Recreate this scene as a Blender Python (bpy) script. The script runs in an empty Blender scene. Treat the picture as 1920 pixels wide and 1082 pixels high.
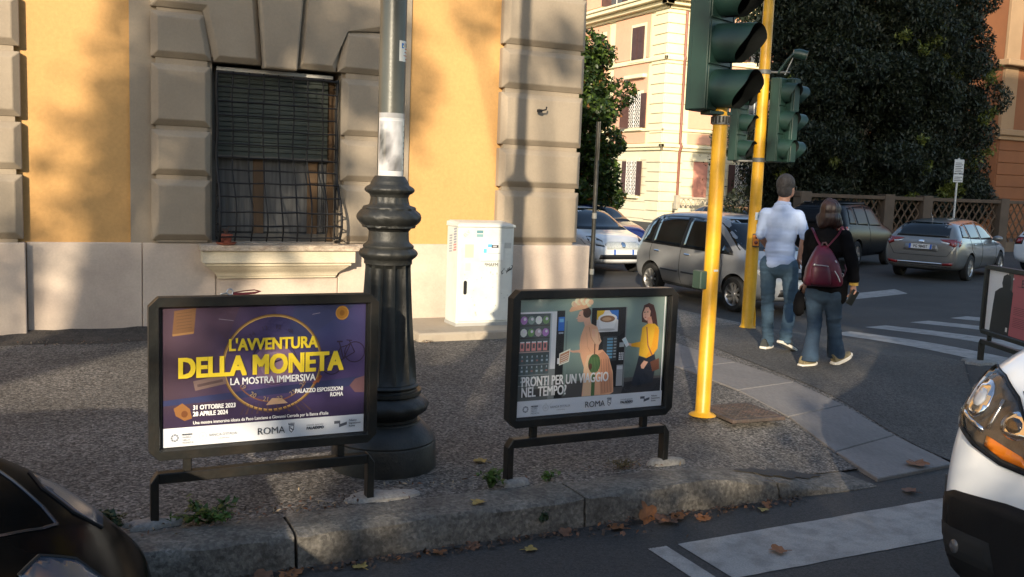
import bpy, bmesh, math, random
import numpy as np
from mathutils import Vector, Matrix, noise
from mathutils.geometry import delaunay_2d_cdt
from mathutils.bvhtree import BVHTree

R = math.radians
rng = random.Random(7)
SC = bpy.context.scene
COL = SC.collection

# ------------------------------------------------------------------ camera
YAW, PITCH, ROLL = R(25.8), R(6.55), R(2.17)
_r0 = Vector((math.cos(YAW), -math.sin(YAW), 0)); _f0 = Vector((math.sin(YAW), math.cos(YAW), 0)); _u0 = Vector((0, 0, 1))
_fw = math.cos(PITCH) * _f0 - math.sin(PITCH) * _u0
_dn = -math.sin(PITCH) * _f0 - math.cos(PITCH) * _u0
_right = math.cos(ROLL) * _r0 - math.sin(ROLL) * _dn
_down = math.sin(ROLL) * _r0 + math.cos(ROLL) * _dn
cd = bpy.data.cameras.new('camera'); cam = bpy.data.objects.new('camera', cd); COL.objects.link(cam)
m = Matrix.Identity(4)
for i, v in enumerate((_right, -_down, -_fw)):
    for j in range(3): m[j][i] = v[j]
m[0][3], m[1][3], m[2][3] = 0, 0, 1.80
cam.matrix_world = m
cd.sensor_width = 36; cd.lens = 36 * 1755.9 / 1920; cd.clip_start = 0.05; cd.clip_end = 2000
SC.camera = cam

# ------------------------------------------------------------------ sky and sun
SUN_DIR = Vector((0.655, 1.0, -0.34)).normalized()          # the way the light travels
W = bpy.data.worlds.new('World'); SC.world = W; W.use_nodes = True
wn = W.node_tree.nodes; wl = W.node_tree.links
bg = wn['Background']
sky = wn.new('ShaderNodeTexSky'); sky.sky_type = 'NISHITA'; sky.sun_disc = False
sky.sun_elevation = math.asin(-SUN_DIR.z)
sky.sun_rotation = math.atan2(-SUN_DIR.x, -SUN_DIR.y)
sky.air_density = 1.0; sky.dust_density = 1.0; sky.ozone_density = 1.0
wl.new(sky.outputs[0], bg.inputs[0]); bg.inputs[1].default_value = 0.15
sd = bpy.data.lights.new('sun', 'SUN'); sd.energy = 3.7; sd.angle = R(0.55); sd.color = (1.0, 0.85, 0.64)
so = bpy.data.objects.new('sun', sd); COL.objects.link(so)
so.rotation_euler = SUN_DIR.to_track_quat('-Z', 'Y').to_euler(); so.location = (-12, -18, 12)
vs = SC.view_settings
vs.view_transform = 'Standard'; vs.look = 'None'; vs.exposure = 1.12; vs.gamma = 1.0; vs.use_curve_mapping = False
SC.cycles.max_bounces = 6; SC.cycles.transparent_max_bounces = 8
SC.cycles.sample_clamp_indirect = 4.0

# ------------------------------------------------------------------ materials
MATS = {}
def srgb(r, g, b):
    f = lambda c: (c / 255 / 12.92) if c / 255 <= 0.04045 else ((c / 255 + 0.055) / 1.055) ** 2.4
    return (f(r), f(g), f(b))
def M(name, col, rough=0.6, metal=0.0, var=0.0, vscale=6.0, var2=0.0, v2scale=60.0, bump=0.0, bscale=80.0, spec=0.5,
      coat=0.0, stretch=None, tint=None, tscale=1.5, tamt=0.5, trans=0.0, sss=None, emit=None, bdist=0.01, speck=None):
    """procedural principled material: broad + fine tonal variation, optional second tint in blotches, bump"""
    if name in MATS: return MATS[name]
    mt = bpy.data.materials.new(name); mt.use_nodes = True
    nt = mt.node_tree; N = nt.nodes; L = nt.links
    P = N['Principled BSDF']
    P.inputs['Roughness'].default_value = rough; P.inputs['Metallic'].default_value = metal
    P.inputs['Specular IOR Level'].default_value = spec
    P.inputs['Coat Weight'].default_value = coat; P.inputs['Coat Roughness'].default_value = 0.04
    if trans: P.inputs['Transmission Weight'].default_value = trans
    if emit: P.inputs['Emission Color'].default_value = (*emit[0], 1); P.inputs['Emission Strength'].default_value = emit[1]
    P.inputs['Base Color'].default_value = (*col, 1)
    tc = N.new('ShaderNodeTexCoord'); src = tc.outputs['Object']
    if stretch:
        mp = N.new('ShaderNodeMapping'); mp.inputs['Scale'].default_value = stretch; L.new(src, mp.inputs[0]); src = mp.outputs[0]
    def nz(scale, detail=4, rough_=0.6):
        n = N.new('ShaderNodeTexNoise'); n.inputs['Scale'].default_value = scale; n.inputs['Detail'].default_value = detail
        n.inputs['Roughness'].default_value = rough_; L.new(src, n.inputs['Vector']); return n.outputs[0]
    def rgb(c):
        n = N.new('ShaderNodeRGB'); n.outputs[0].default_value = (*c, 1); return n.outputs[0]
    cur = None
    if tint:
        mx = N.new('ShaderNodeMix'); mx.data_type = 'RGBA'
        rp = N.new('ShaderNodeMapRange'); rp.inputs[1].default_value = 0.45; rp.inputs[2].default_value = 0.62
        rp.inputs[3].default_value = 0; rp.inputs[4].default_value = tamt
        L.new(nz(tscale, 5), rp.inputs[0]); L.new(rp.outputs[0], mx.inputs[0])
        L.new(rgb(col), mx.inputs[6]); L.new(rgb(tint), mx.inputs[7]); cur = mx.outputs[2]
    for amt, sc_ in ((var, vscale), (var2, v2scale)):
        if not amt: continue
        if cur is None: cur = rgb(col)
        rp = N.new('ShaderNodeMapRange'); rp.inputs[1].default_value = 0.3; rp.inputs[2].default_value = 0.7
        rp.inputs[3].default_value = 1 - amt; rp.inputs[4].default_value = 1 + amt
        L.new(nz(sc_, 6), rp.inputs[0])
        mm = N.new('ShaderNodeVectorMath'); mm.operation = 'SCALE'
        L.new(cur, mm.inputs[0]); L.new(rp.outputs[0], mm.inputs['Scale']); cur = mm.outputs[0]
    if speck:
        if cur is None: cur = rgb(col)
        vo = N.new('ShaderNodeTexVoronoi'); vo.inputs['Scale'].default_value = speck[1]; L.new(src, vo.inputs['Vector'])
        sx = N.new('ShaderNodeSeparateColor'); L.new(vo.outputs['Color'], sx.inputs[0])
        rp = N.new('ShaderNodeMapRange'); rp.inputs[3].default_value = 1 - speck[0]; rp.inputs[4].default_value = 1 + speck[0]
        L.new(sx.outputs[0], rp.inputs[0]); mm = N.new('ShaderNodeVectorMath'); mm.operation = 'SCALE'
        L.new(cur, mm.inputs[0]); L.new(rp.outputs[0], mm.inputs['Scale']); cur = mm.outputs[0]
    if cur is not None: L.new(cur, P.inputs['Base Color'])
    if bump:
        b = N.new('ShaderNodeBump'); b.inputs['Strength'].default_value = bump; b.inputs['Distance'].default_value = bdist
        L.new(nz(bscale, 5), b.inputs['Height']); L.new(b.outputs[0], P.inputs['Normal'])
    MATS[name] = mt
    return mt
def print_mat(name='printed_ink', rough=0.35, spec=0.4):
    if name in MATS: return MATS[name]
    mt = bpy.data.materials.new(name); mt.use_nodes = True
    P = mt.node_tree.nodes['Principled BSDF']; P.inputs['Roughness'].default_value = rough; P.inputs['Specular IOR Level'].default_value = spec
    a = mt.node_tree.nodes.new('ShaderNodeAttribute'); a.attribute_name = 'ink'
    mt.node_tree.links.new(a.outputs['Color'], P.inputs['Base Color'])
    MATS[name] = mt
    return mt

# ------------------------------------------------------------------ object helpers
def link(o, parent=None):
    COL.objects.link(o)
    if parent is not None: o.parent = parent
    return o
def tag(o, label=None, cat=None, group=None, kind=None):
    if label: o['label'] = label
    if cat: o['category'] = cat
    if group: o['group'] = group
    if kind: o['kind'] = kind
    return o
def thing(name, label, cat, loc=(0, 0, 0), rz=0.0, group=None):
    o = bpy.data.objects.new(name, None); COL.objects.link(o)
    o.empty_display_size = 0.2
    o.location = loc; o.rotation_euler = (0, 0, rz)
    return tag(o, label, cat, group)
def copy_tree(o, parent=None):
    c = o.copy(); COL.objects.link(c); c.parent = parent
    for ch in list(o.children): copy_tree(ch, c)
    return c

class MB:
    """collects faces, links them as ONE mesh object"""
    def __init__(s): s.v = []; s.f = []; s.mi = []; s.cur = 0; s.col = None; s.fc = []
    def poly(s, pts, col=None):
        b = len(s.v); s.v += [tuple(p) for p in pts]; s.f.append(tuple(range(b, b + len(pts)))); s.mi.append(s.cur); s.fc.append(col)
    def box(s, x0, x1, y0, y1, z0, z1):
        b = len(s.v)
        s.v += [(x0, y0, z0), (x1, y0, z0), (x1, y1, z0), (x0, y1, z0), (x0, y0, z1), (x1, y0, z1), (x1, y1, z1), (x0, y1, z1)]
        for q in ((0, 3, 2, 1), (4, 5, 6, 7), (0, 1, 5, 4), (1, 2, 6, 5), (2, 3, 7, 6), (3, 0, 4, 7)):
            s.f.append(tuple(b + i for i in q)); s.mi.append(s.cur); s.fc.append(None)
        return s
    def frust(s, a, b_):
        """two matching rings of points, walls between and both caps"""
        n = len(a); b = len(s.v); s.v += [tuple(p) for p in a] + [tuple(p) for p in b_]
        for i in range(n):
            j = (i + 1) % n
            s.f.append((b + i, b + j, b + n + j, b + n + i)); s.mi.append(s.cur); s.fc.append(None)
        s.f.append(tuple(b + i for i in reversed(range(n)))); s.mi.append(s.cur); s.fc.append(None)
        s.f.append(tuple(b + n + i for i in range(n))); s.mi.append(s.cur); s.fc.append(None)
        return s
    def loft(s, rings, caps=True, closed=True):
        n = len(rings[0]); b = len(s.v)
        for r in rings: s.v += [tuple(p) for p in r]
        for k in range(len(rings) - 1):
            for i in range(n if closed else n - 1):
                j = (i + 1) % n
                s.f.append((b + k * n + i, b + k * n + j, b + (k + 1) * n + j, b + (k + 1) * n + i)); s.mi.append(s.cur); s.fc.append(None)
        if caps and closed:
            s.f.append(tuple(b + i for i in reversed(range(n)))); s.mi.append(s.cur); s.fc.append(None)
            s.f.append(tuple(b + (len(rings) - 1) * n + i for i in range(n))); s.mi.append(s.cur); s.fc.append(None)
        return s
    def tube(s, pts, r, n=8, caps=True, flat=1.0):
        pts = [Vector(p) for p in pts]; rr = r if isinstance(r, (list, tuple)) else [r] * len(pts)
        rings = []; up = None
        for i, p in enumerate(pts):
            t = (pts[min(i + 1, len(pts) - 1)] - pts[max(i - 1, 0)])
            t = t.normalized() if t.length > 1e-9 else Vector((0, 0, 1))
            if up is None:
                up = Vector((0, 0, 1)) if abs(t.z) < 0.9 else Vector((1, 0, 0))
            a = t.cross(up)
            if a.length < 1e-6: a = t.cross(Vector((0, 1, 0)))
            a.normalize(); c = a.cross(t).normalized(); up = c
            rings.append([p + rr[i] * (math.cos(2 * math.pi * k / n) * a + flat * math.sin(2 * math.pi * k / n) * c) for k in range(n)])
        return s.loft(rings, caps)
    def lathe(s, prof, n=24, c=(0, 0, 0), mod=None, caps=True):
        rings = []
        for i, (r, z) in enumerate(prof):
            rings.append([(c[0] + (mod(i, k, r) if mod else r) * math.cos(2 * math.pi * k / n), c[1] + (mod(i, k, r) if mod else r) * math.sin(2 * math.pi * k / n), c[2] + z) for k in range(n)])
        return s.loft(rings, caps)
    def ball(s, c, r, nu=10, nv=7):
        r = r if isinstance(r, (tuple, list)) else (r, r, r)
        rings = []
        for i in range(nv + 1):
            a = -math.pi / 2 + math.pi * (i * 0.98 + 0.01 * nv) / nv
            rings.append([(c[0] + r[0] * math.cos(a) * math.cos(2 * math.pi * k / nu), c[1] + r[1] * math.cos(a) * math.sin(2 * math.pi * k / nu), c[2] + r[2] * math.sin(a)) for k in range(nu)])
        return s.loft(rings)
    def xform(s, mtx, start=0):
        for i in range(start, len(s.v)): s.v[i] = tuple(mtx @ Vector(s.v[i]))
        return s
    def mesh(s, name, mats, smooth=None, bevel=None, bseg=1):
        me = bpy.data.meshes.new(name); me.from_pydata(s.v, [], s.f)
        for mt in (mats if isinstance(mats, (list, tuple)) else [mats]): me.materials.append(mt)
        if any(s.mi): me.polygons.foreach_set('material_index', s.mi)
        if any(c is not None for c in s.fc):
            at = me.color_attributes.new('ink', 'FLOAT_COLOR', 'CORNER')
            buf = []
            for f, c in zip(s.f, s.fc):
                c = c or (0.5, 0.5, 0.5)
                if isinstance(c[0], (tuple, list)):
                    for q in c: buf += [*q, 1]
                else: buf += [*c, 1] * len(f)
            at.data.foreach_set('color', buf)
        if bevel:
            bm = bmesh.new(); bm.from_mesh(me)
            es = [e for e in bm.edges if len(e.link_faces) == 2 and e.calc_face_angle(0) > 0.5]
            bmesh.ops.bevel(bm, geom=es, offset=bevel, segments=bseg, affect='EDGES', profile=0.5, clamp_overlap=True)
            bm.to_mesh(me); bm.free()
        if smooth is not None:
            me.polygons.foreach_set('use_smooth', [True] * len(me.polygons))
            me.set_sharp_from_angle(angle=R(smooth))
        me.update()
        return me
    def build(s, name, mats, parent=None, smooth=None, bevel=None, bseg=1, loc=None):
        o = bpy.data.objects.new(name, s.mesh(name, mats, smooth, bevel, bseg))
        if loc: o.location = loc
        return link(o, parent)
def inst(name, me, parent=None, loc=(0, 0, 0), rot=(0, 0, 0), scale=None):
    o = bpy.data.objects.new(name, me); o.location = loc; o.rotation_euler = rot
    if scale: o.scale = scale
    return link(o, parent)
def evaluated_mesh(o, name):
    dg = bpy.context.evaluated_depsgraph_get(); dg.update()
    return bpy.data.meshes.new_from_object(o.evaluated_get(dg), depsgraph=dg)
def bake(o):
    """apply the modifiers of o without operators"""
    me = evaluated_mesh(o, o.name); o.modifiers.clear(); old = o.data; o.data = me; bpy.data.meshes.remove(old); me.name = o.name
    return o
def text_mesh(txt, size, bold=0.0, align='LEFT', spacing=1.0, xs=1.0, thick=0.0):
    cu = bpy.data.curves.new('txt', 'FONT'); cu.body = txt; cu.size = size; cu.align_x = align; cu.offset = bold; cu.space_character = spacing
    cu.resolution_u = 3; cu.extrude = thick
    o = bpy.data.objects.new('txt', cu); COL.objects.link(o)
    me = evaluated_mesh(o, 'lettering'); bpy.data.objects.remove(o); bpy.data.curves.remove(cu)
    if xs != 1.0:
        for v in me.vertices: v.co.x *= xs
    return me
def lettering(txt, size, mat, parent, mtx, bold=0.0, align='LEFT', spacing=1.0, xs=1.0, name='lettering'):
    """heavier strokes are made by overprinting the thin letters, each layer a hair above the last"""
    me = text_mesh(txt, size, 0.0, align, spacing, xs); me.materials.clear(); me.materials.append(mat)
    if bold > 0.0002:
        bm = bmesh.new(); k = 0
        for dx, dy in ((-1, -0.8), (1, -0.8), (1, 0.8), (-1, 0.8), (-1, 0), (1, 0)) if bold > 0.0006 else ((-1, 0), (1, 0)):
            m2 = me.copy(); m2.transform(Matrix.Translation((dx * bold * 1.15, dy * bold, k * 0.00002))); bm.from_mesh(m2); bpy.data.meshes.remove(m2); k += 1
        bm.to_mesh(me); bm.free()
    me.transform(mtx)
    return inst(name, me, parent)
def smoothstep(t):
    t = min(1, max(0, t)); return t * t * (3 - 2 * t)
# ================================================================== ground
def road_z(x, y):
    return -0.20 * smoothstep((y - 7.5) / 4.5) * (1 - 0.6 * smoothstep((x - 12.5) / 5)) * smoothstep((x - 4) / 3)
side_limit = lambda y: 8.9 if y > 7.0 else 8.9 - (7.0 - y) * 1.15
def kerb_h(x): return 0.155 if x < 3.3 else max(0.008, 0.155 * (1 - smoothstep((x - 3.2) / 1.35)))
def walk_z(x, y):
    t = smoothstep((x - (side_limit(y) - 1.5)) / 1.5)
    f = kerb_h(x) / 0.155
    h = 0.15 * (f + (1 - f) * smoothstep((y - 4.2) / 1.9))
    return h * (1 - t) + (road_z(x, y) + 0.008) * t
m_road = M('road_asphalt', (0.044, 0.040, 0.037), rough=0.85, var=0.18, vscale=0.9, var2=0.35, v2scale=170, bump=0.5, bscale=150, tint=(0.029, 0.028, 0.028), tscale=0.7, tamt=0.7, bdist=0.006, speck=(0.3, 95))
m_walk = M('pavement_asphalt', (0.112, 0.103, 0.093), rough=0.9, var=0.16, vscale=1.3, var2=0.85, v2scale=62, bump=1.0, bscale=70, tint=(0.075, 0.069, 0.062), tscale=0.9, tamt=0.7, bdist=0.008, speck=(0.75, 68))
m_apron = M('apron_asphalt', (0.066, 0.061, 0.056), rough=0.88, var=0.15, vscale=1.1, var2=0.45, v2scale=120, bump=0.7, bscale=130, tint=(0.042, 0.040, 0.037), tscale=0.8, tamt=0.7, bdist=0.006, speck=(0.6, 75))
m_paint = M('road_paint', (0.30, 0.284, 0.265), rough=0.8, var=0.10, vscale=2.5, var2=0.22, v2scale=110, bump=0.4, bscale=120, tint=(0.13, 0.123, 0.115), tscale=7, tamt=0.5, bdist=0.004)
m_kerb = M('kerb_stone', (0.135, 0.124, 0.108), rough=0.9, var=0.28, vscale=5, var2=0.35, v2scale=50, bump=1.0, bscale=26, tint=(0.062, 0.056, 0.049), tscale=4.5, tamt=0.7, bdist=0.012, speck=(0.3, 60))
m_slab = M('basalt_slab', (0.165, 0.155, 0.148), rough=0.75, var=0.12, vscale=2.5, var2=0.18, v2scale=70, bump=0.3, bscale=60, stretch=(1, 0.35, 1), tint=(0.115, 0.108, 0.103), tscale=2, tamt=0.6)
m_conc = M('concrete_patch', (0.27, 0.26, 0.24), rough=0.95, var=0.25, vscale=9, var2=0.25, v2scale=60, bump=0.9, bscale=40, tint=(0.16, 0.15, 0.14), tscale=9, tamt=0.7)
m_soil = M('soil', (0.055, 0.046, 0.038), rough=1.0, var=0.4, vscale=9, var2=0.5, v2scale=60, bump=1.0, bscale=35, bdist=0.02)

def sheet(xs, ys, zf, mask=None):
    mb = MB(); idx = {}
    for i, x in enumerate(xs):
        for j, y in enumerate(ys):
            idx[i, j] = len(mb.v); mb.v.append((x, y, zf(x, y)))
    for i in range(len(xs) - 1):
        for j in range(len(ys) - 1):
            if mask and not mask((xs[i] + xs[i + 1]) / 2, (ys[j] + ys[j + 1]) / 2): continue
            mb.f.append((idx[i, j], idx[i + 1, j], idx[i + 1, j + 1], idx[i, j + 1])); mb.mi.append(0); mb.fc.append(None)
    return mb
def lin(a, b, n): return [a + (b - a) * i / n for i in range(n + 1)]
gx = [-600, -200, -80, -40] + lin(-20, 60, 160) + [90, 160, 300, 800]; gy = [-500, -150, -60, -30] + lin(-15, 60, 150) + [90, 160, 300, 900]
road = sheet(gx, gy, lambda x, y: road_z(x, y) - 0.004).build('road', m_road, smooth=60)
tag(road, 'dark asphalt roadway of the two streets meeting at the corner', kind='structure')

KERB_Y0, KERB_Y1 = 4.13, 4.40
wx = lin(-9, 3.0, 24) + lin(3.1, 9.2, 61)
wy = [4.38] + lin(4.5, 10.6, 40) + lin(11, 40, 29)
walk = sheet(wx, wy, walk_z, mask=lambda x, y: x < min(side_limit(y) - 0.02, 9.0) and (y < 10.6 or x > 5.5))
walk = walk.build('sidewalk', m_walk, smooth=60)
tag(walk, 'coarse grey asphalt pavement in front of the yellow corner building', kind='structure')
# smoother tarred apron past the stone strip, laid 4 mm above the pavement
def apron_l(y): return 5.12 + (y - 4.1) * 0.19
apm = MB()
ny = 24
for j in range(ny):
    y0, y1 = 4.22 + j * 0.2, 4.22 + (j + 1) * 0.2
    for i in range(14):
        xa0, xb0 = apron_l(y0) + 0.3, side_limit(y0) + 0.05; xa1, xb1 = apron_l(y1) + 0.3, side_limit(y1) + 0.05
        if xb0 <= xa0: continue
        q = []
        for (xa, xb, y, k) in ((xa0, xb0, y0, i), (xa0, xb0, y0, i + 1), (xa1, xb1, y1, i + 1), (xa1, xb1, y1, i)):
            x = xa + (xb - xa) * k / 14; q.append((x, y, walk_z(x, max(y, 4.3)) + 0.005))
        apm.poly(q)
ap = apm.build('tarred_apron', m_apron, walk, smooth=60)

# stone strip of big basalt slabs crossing the pavement towards the kerb
strip = [(4.62, 4.15, 5.40, 4.22), (4.76, 4.66, 5.52, 4.84), (4.93, 5.32, 5.62, 5.45), (5.00, 6.0, 5.72, 6.12), (5.08, 6.9, 5.80, 7.0), (5.12, 7.8, 5.84, 7.9), (5.2, 8.6, 5.9, 8.7)]
for a, b in zip(strip[:-1], strip[1:]):
    g = 0.006
    def sz(x, y): return walk_z(x, max(y, 4.3))
    pts = [(a[0] + g, a[1] + g), (a[2] - g, a[3] + g), (b[2] - g, b[3] - g), (b[0] + g, b[1] - g)]
    mb = MB(); mb.frust([(x, y, sz(x, y) - 0.05) for x, y in pts], [(x, y, sz(x, y) + 0.012) for x, y in pts])
    mb.build('paving_slab', m_slab, walk, bevel=0.005)

# kerb: rough long stones, sinking into the road at the corner
kerb = thing('kerb', 'weathered stone kerb edging the pavement along the road', None, (0, 4.2, 0)); kerb['kind'] = 'structure'
kx = [-9.0, -7.2, -5.4, -3.6, -1.9, -0.62, 0.945, 2.47, 3.78, 4.55]
for x0, x1 in zip(kx[:-1], kx[1:]):
    mb = MB(); rings = []
    n = max(6, int((x1 - x0) / 0.05))
    for i in range(n + 1):
        x = x0 + 0.008 + (x1 - x0 - 0.016) * i / n
        h = kerb_h(x)
        e = 1.0 if 0 < i < n else 0.55
        w = lambda k, a: a * noise.noise(Vector((x * 5.3, k * 5.7, 1.3)))
        yb = KERB_Y0 + (0.0 if x < 3.2 else -0.04 * smoothstep((x - 3.2) / 1.3))
        r = 0.015 * e
        rings.append([(x, 4.41, -0.05), (x, 4.41, h - 0.004 + w(1, 0.004)), (x, yb + 0.13, h + w(2, 0.006)), (x, yb + r + 0.012 + w(3, 0.022), h - 0.003 + w(4, 0.006)),
                      (x, yb + 0.006 + w(5, 0.020), h - r * 1.3 + w(6, 0.014)), (x, yb - 0.004 + w(7, 0.012), h * 0.55), (x, yb - 0.012 + w(8, 0.012), h * 0.2), (x, yb - 0.014, -0.05)])
    mb.loft(rings).build('kerb_stone', m_kerb, kerb, smooth=40, loc=(0, -4.2, 0))
# tar patch smeared over the sunken kerb end
mb = MB()
for i in range(16):
    for jj in range(5):
        def tp(a, b):
            x = 3.62 + 0.70 * a / 16; w_ = 0.085 * math.sin(math.pi * (a + 0.4) / 16.8) * (1 + 0.35 * math.sin(a * 1.7)); y = 4.33 + w_ * (b / 2.5 - 1)
            return (x, y, max(kerb_h(x), walk_z(x, y) if y > 4.4 else 0) + 0.008)
        mb.poly([tp(i, jj), tp(i + 1, jj), tp(i + 1, jj + 1), tp(i, jj + 1)])
mb.build('tar_patch', M('tar', (0.022, 0.022, 0.023), rough=0.8, var=0.2, vscale=20, bump=0.6, bscale=90), kerb, loc=(0, -4.2, 0))

# soil and debris strip along the foot of the facade
mb = MB(); rings = []
for i in range(81):
    x = -9 + i * (11.9 / 80); w = 0.5 + 0.10 * noise.noise(Vector((x * 1.7, 0, 0)))
    y1 = 9.93; h = 0.05 + 0.03 * noise.noise(Vector((x * 5, 3, 0)))
    rings.append([(x, y1 - w * 1.0, 0.152), (x, y1 - w * 0.6, 0.165 + 0.01 * noise.noise(Vector((x * 8, 1, 0)))), (x, y1 - w * 0.2, 0.16 + h * 0.5), (x, y1, 0.16 + h)])
mb.loft(rings, closed=False).build('soil_bank', m_soil, walk, smooth=60)

# painted markings: sheets 4 mm above the road
def mark(name, pts, sub=40):
    mb = MB(); a, b, c, d = [Vector((*p, 0)) for p in pts]
    sd0 = a.x * 3.7 + a.y
    jit = lambda t, s_: 0.006 * noise.noise(Vector((t * sub * 0.9, s_ * 9.1, sd0))) + 0.005 * noise.noise(Vector((t * sub * 0.25, s_ * 3.3, sd0)))
    nrm = (d - a).normalized(); tan = (b - a).normalized()
    for i in range(sub):
        q = []
        for t, s_ in ((i / sub, 0), ((i + 1) / sub, 0), ((i + 1) / sub, 1), (i / sub, 1)):
            p = a.lerp(b, t) if s_ == 0 else d.lerp(c, t)
            p = p + nrm * jit(t, s_) + (tan * jit(s_ * 0.3, 7) if t in (0, 1) else Vector())
            q.append((p.x, p.y, road_z(p.x, p.y) - 0.0005))
        mb.poly(q)
    return mb.build(name, m_paint, road)
mark('crosswalk_bar', [(2.80, 3.30), (5.6, 3.30), (5.6, 3.80), (2.80, 3.74)])
mark('crosswalk_bar', [(2.80, 2.25), (5.6, 2.25), (5.6, 2.75), (2.80, 2.75)])
mark('crosswalk_bar', [(2.80, 1.2), (5.6, 1.2), (5.6, 1.7), (2.80, 1.7)])
mark('edge_line', [(2.62, 0.6), (2.73, 0.6), (2.73, 3.74), (2.62, 3.74)])
for i, (x, ya, yb) in enumerate(((9.25, 4.3, 9.35), (10.45, 4.6, 9.85), (11.75, 5.0, 10.2), (13.0, 5.2, 10.5), (14.2, 5.4, 10.8))):
    mark('crosswalk_bar', [(x, ya), (x, yb), (x + 0.52, yb + 0.1), (x + 0.52, ya)])
mark('stop_line', [(12.9, 13.0), (15.2, 13.3), (15.5, 13.9), (13.2, 13.6)])
mark('lane_line', [(16.5, 9.0), (30, 9.3), (30, 9.45), (16.5, 9.15)])

# inspection cover at the foot of the first yellow pole
cv = thing('inspection_cover', 'square rusty cast iron inspection cover beside the front yellow pole', 'manhole cover', (4.56, 5.42, 0.15), R(-4))
m_iron = M('rusty_iron', (0.075, 0.060, 0.052), rough=0.75, metal=0.3, var=0.3, vscale=12, var2=0.25, v2scale=60, bump=0.4, bscale=60, tint=(0.11, 0.065, 0.05), tscale=6)
mb = MB(); mb.box(-0.23, 0.23, -0.23, 0.23, -0.02, 0.006); mb.build('frame', m_iron, cv, bevel=0.003)
pm = MB().box(-0.19, 0.19, -0.19, 0.19, 0.004, 0.011); pm.build('plate', m_iron, cv, bevel=0.002)
sm = MB()
for i in range(9):
    for j in range(9):
        x, y = -0.165 + i * 0.041, -0.165 + j * 0.041
        sm.box(x - 0.012, x + 0.012, y - 0.012, y + 0.012, 0.0105, 0.0145)
sm.build('tread_pattern', m_iron, cv)
# ================================================================== yellow corner building
def keep_world(o, parent):
    pm = Matrix.LocRotScale(parent.location, parent.rotation_euler, parent.scale)
    if parent.parent is not None: pm = parent.parent_world @ pm if hasattr(parent, 'parent_world') else pm
    o.parent = parent; o.matrix_parent_inverse = pm.inverted()
    return o
def wb(mb, name, mats, parent, **k):
    o = mb.build(name, mats, None, **k); return keep_world(o, parent)

m_yel = M('yellow_stucco', (0.53, 0.305, 0.112), rough=0.92, var=0.10, vscale=1.6, var2=0.07, v2scale=26, bump=0.35, bscale=38, tint=(0.45, 0.255, 0.096), tscale=0.8, tamt=0.6, bdist=0.012)
m_grey = M('grey_stucco', (0.285, 0.235, 0.175), rough=0.9, var=0.08, vscale=1.5, var2=0.05, v2scale=40, bump=0.25, bscale=60, tint=(0.235, 0.19, 0.14), tscale=1.2, tamt=0.55, bdist=0.006)
m_plinth = M('travertine_plaster', (0.52, 0.43, 0.35), rough=0.85, var=0.10, vscale=2.2, var2=0.06, v2scale=50, bump=0.25, bscale=45, tint=(0.43, 0.345, 0.285), tscale=1.7, tamt=0.7, bdist=0.006)
m_sill = M('sill_stone', (0.60, 0.52, 0.38), rough=0.8, var=0.09, vscale=4, var2=0.06, v2scale=60, bump=0.2, bscale=60)
m_trav = M('travertine_slab', (0.50, 0.41, 0.31), rough=0.85, var=0.2, vscale=8, var2=0.25, v2scale=60, bump=0.6, bscale=50, tint=(0.30, 0.22, 0.16), tscale=11, tamt=0.7, stretch=(1, 1, 2.5))
B = thing('corner_building', 'yellow stuccoed corner building with grey quoins and a barred ground floor window', 'building', (2.5, 10.0, 0.15))
YW = 10.0
# walls of the front with the window opening left open, thick enough to be a real wall
OX0, OX1, OZ0, OZ1 = 1.385, 2.705, 1.05, 2.88
TOP = 7.4
for x0, x1 in ((-9.0, 0.615), (3.484, 5.56)):
    wb(MB().box(x0, x1, YW, YW + 0.5, 0.6, TOP), 'wall', m_yel, B)
m = MB(); m.box(0.615, OX0, 9.972, 10.5, 1.03, TOP); m.box(OX1, 3.484, 9.972, 10.5, 1.03, TOP)
m.box(OX0, OX1, 9.972, 10.5, OZ1, TOP); m.box(OX0, OX1, 9.99, 10.5, 0.6, OZ0 - 0.02)
wb(m, 'window_surround', m_grey, B)
wb(MB().box(5.56, 5.6, 10.05, 30, 0.6, TOP), 'side_wall', m_yel, B)
wb(MB().box(-9.3, 5.95, 9.6, 30, TOP, TOP + 0.35), 'cornice', m_grey, B, bevel=0.04)
# chamfered blocks: quoins and rusticated window blocks
COURSES = [(1.062, 1.71), (1.71, 2.195), (2.195, 2.835), (2.835, 3.33), (3.33, 3.97), (3.97, 4.47), (4.47, 5.1), (5.1, 5.6), (5.6, 6.24), (6.24, 6.74), (6.74, 7.38)]
def chamfer_block(poly, yback, yfront, c):
    """polygon in x,z; face set in from the outline by c and pushed out to yfront"""
    n = len(poly); cx = sum(p[0] for p in poly) / n; cz = sum(p[1] for p in poly) / n
    P2 = [Vector(p) for p in poly]; ins = []
    for i in range(n):
        a, b, d = P2[i - 1], P2[i], P2[(i + 1) % n]
        e1 = (b - a).normalized(); e2 = (d - b).normalized()
        n1 = Vector((-e1.y, e1.x)); n2 = Vector((-e2.y, e2.x))
        if n1.dot(Vector((cx, cz)) - b) < 0: n1, n2 = -n1, -n2
        q = (n1 + n2); q = q / max(0.35, (1 + n1.dot(n2))); ins.append(b + q * c)
    mb = MB()
    ymid = yfront + c * 0.92
    mb.loft([[(p.x, yback, p.y) for p in P2], [(p.x, ymid, p.y) for p in P2], [(p.x, yfront, p.y) for p in ins]])
    return mb
def course_blocks(x0, x1, yback, yfront, name, c=0.062, gap=0.024, upto=99):
    for k, (z0, z1) in enumerate(COURSES[:upto]):
        p = [(x0, z0 + gap), (x1, z0 + gap), (x1, z1 - gap), (x0, z1 - gap)]
        wb(chamfer_block(p, yback, yfront, c), name, m_grey, B, bevel=0.006)
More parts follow.
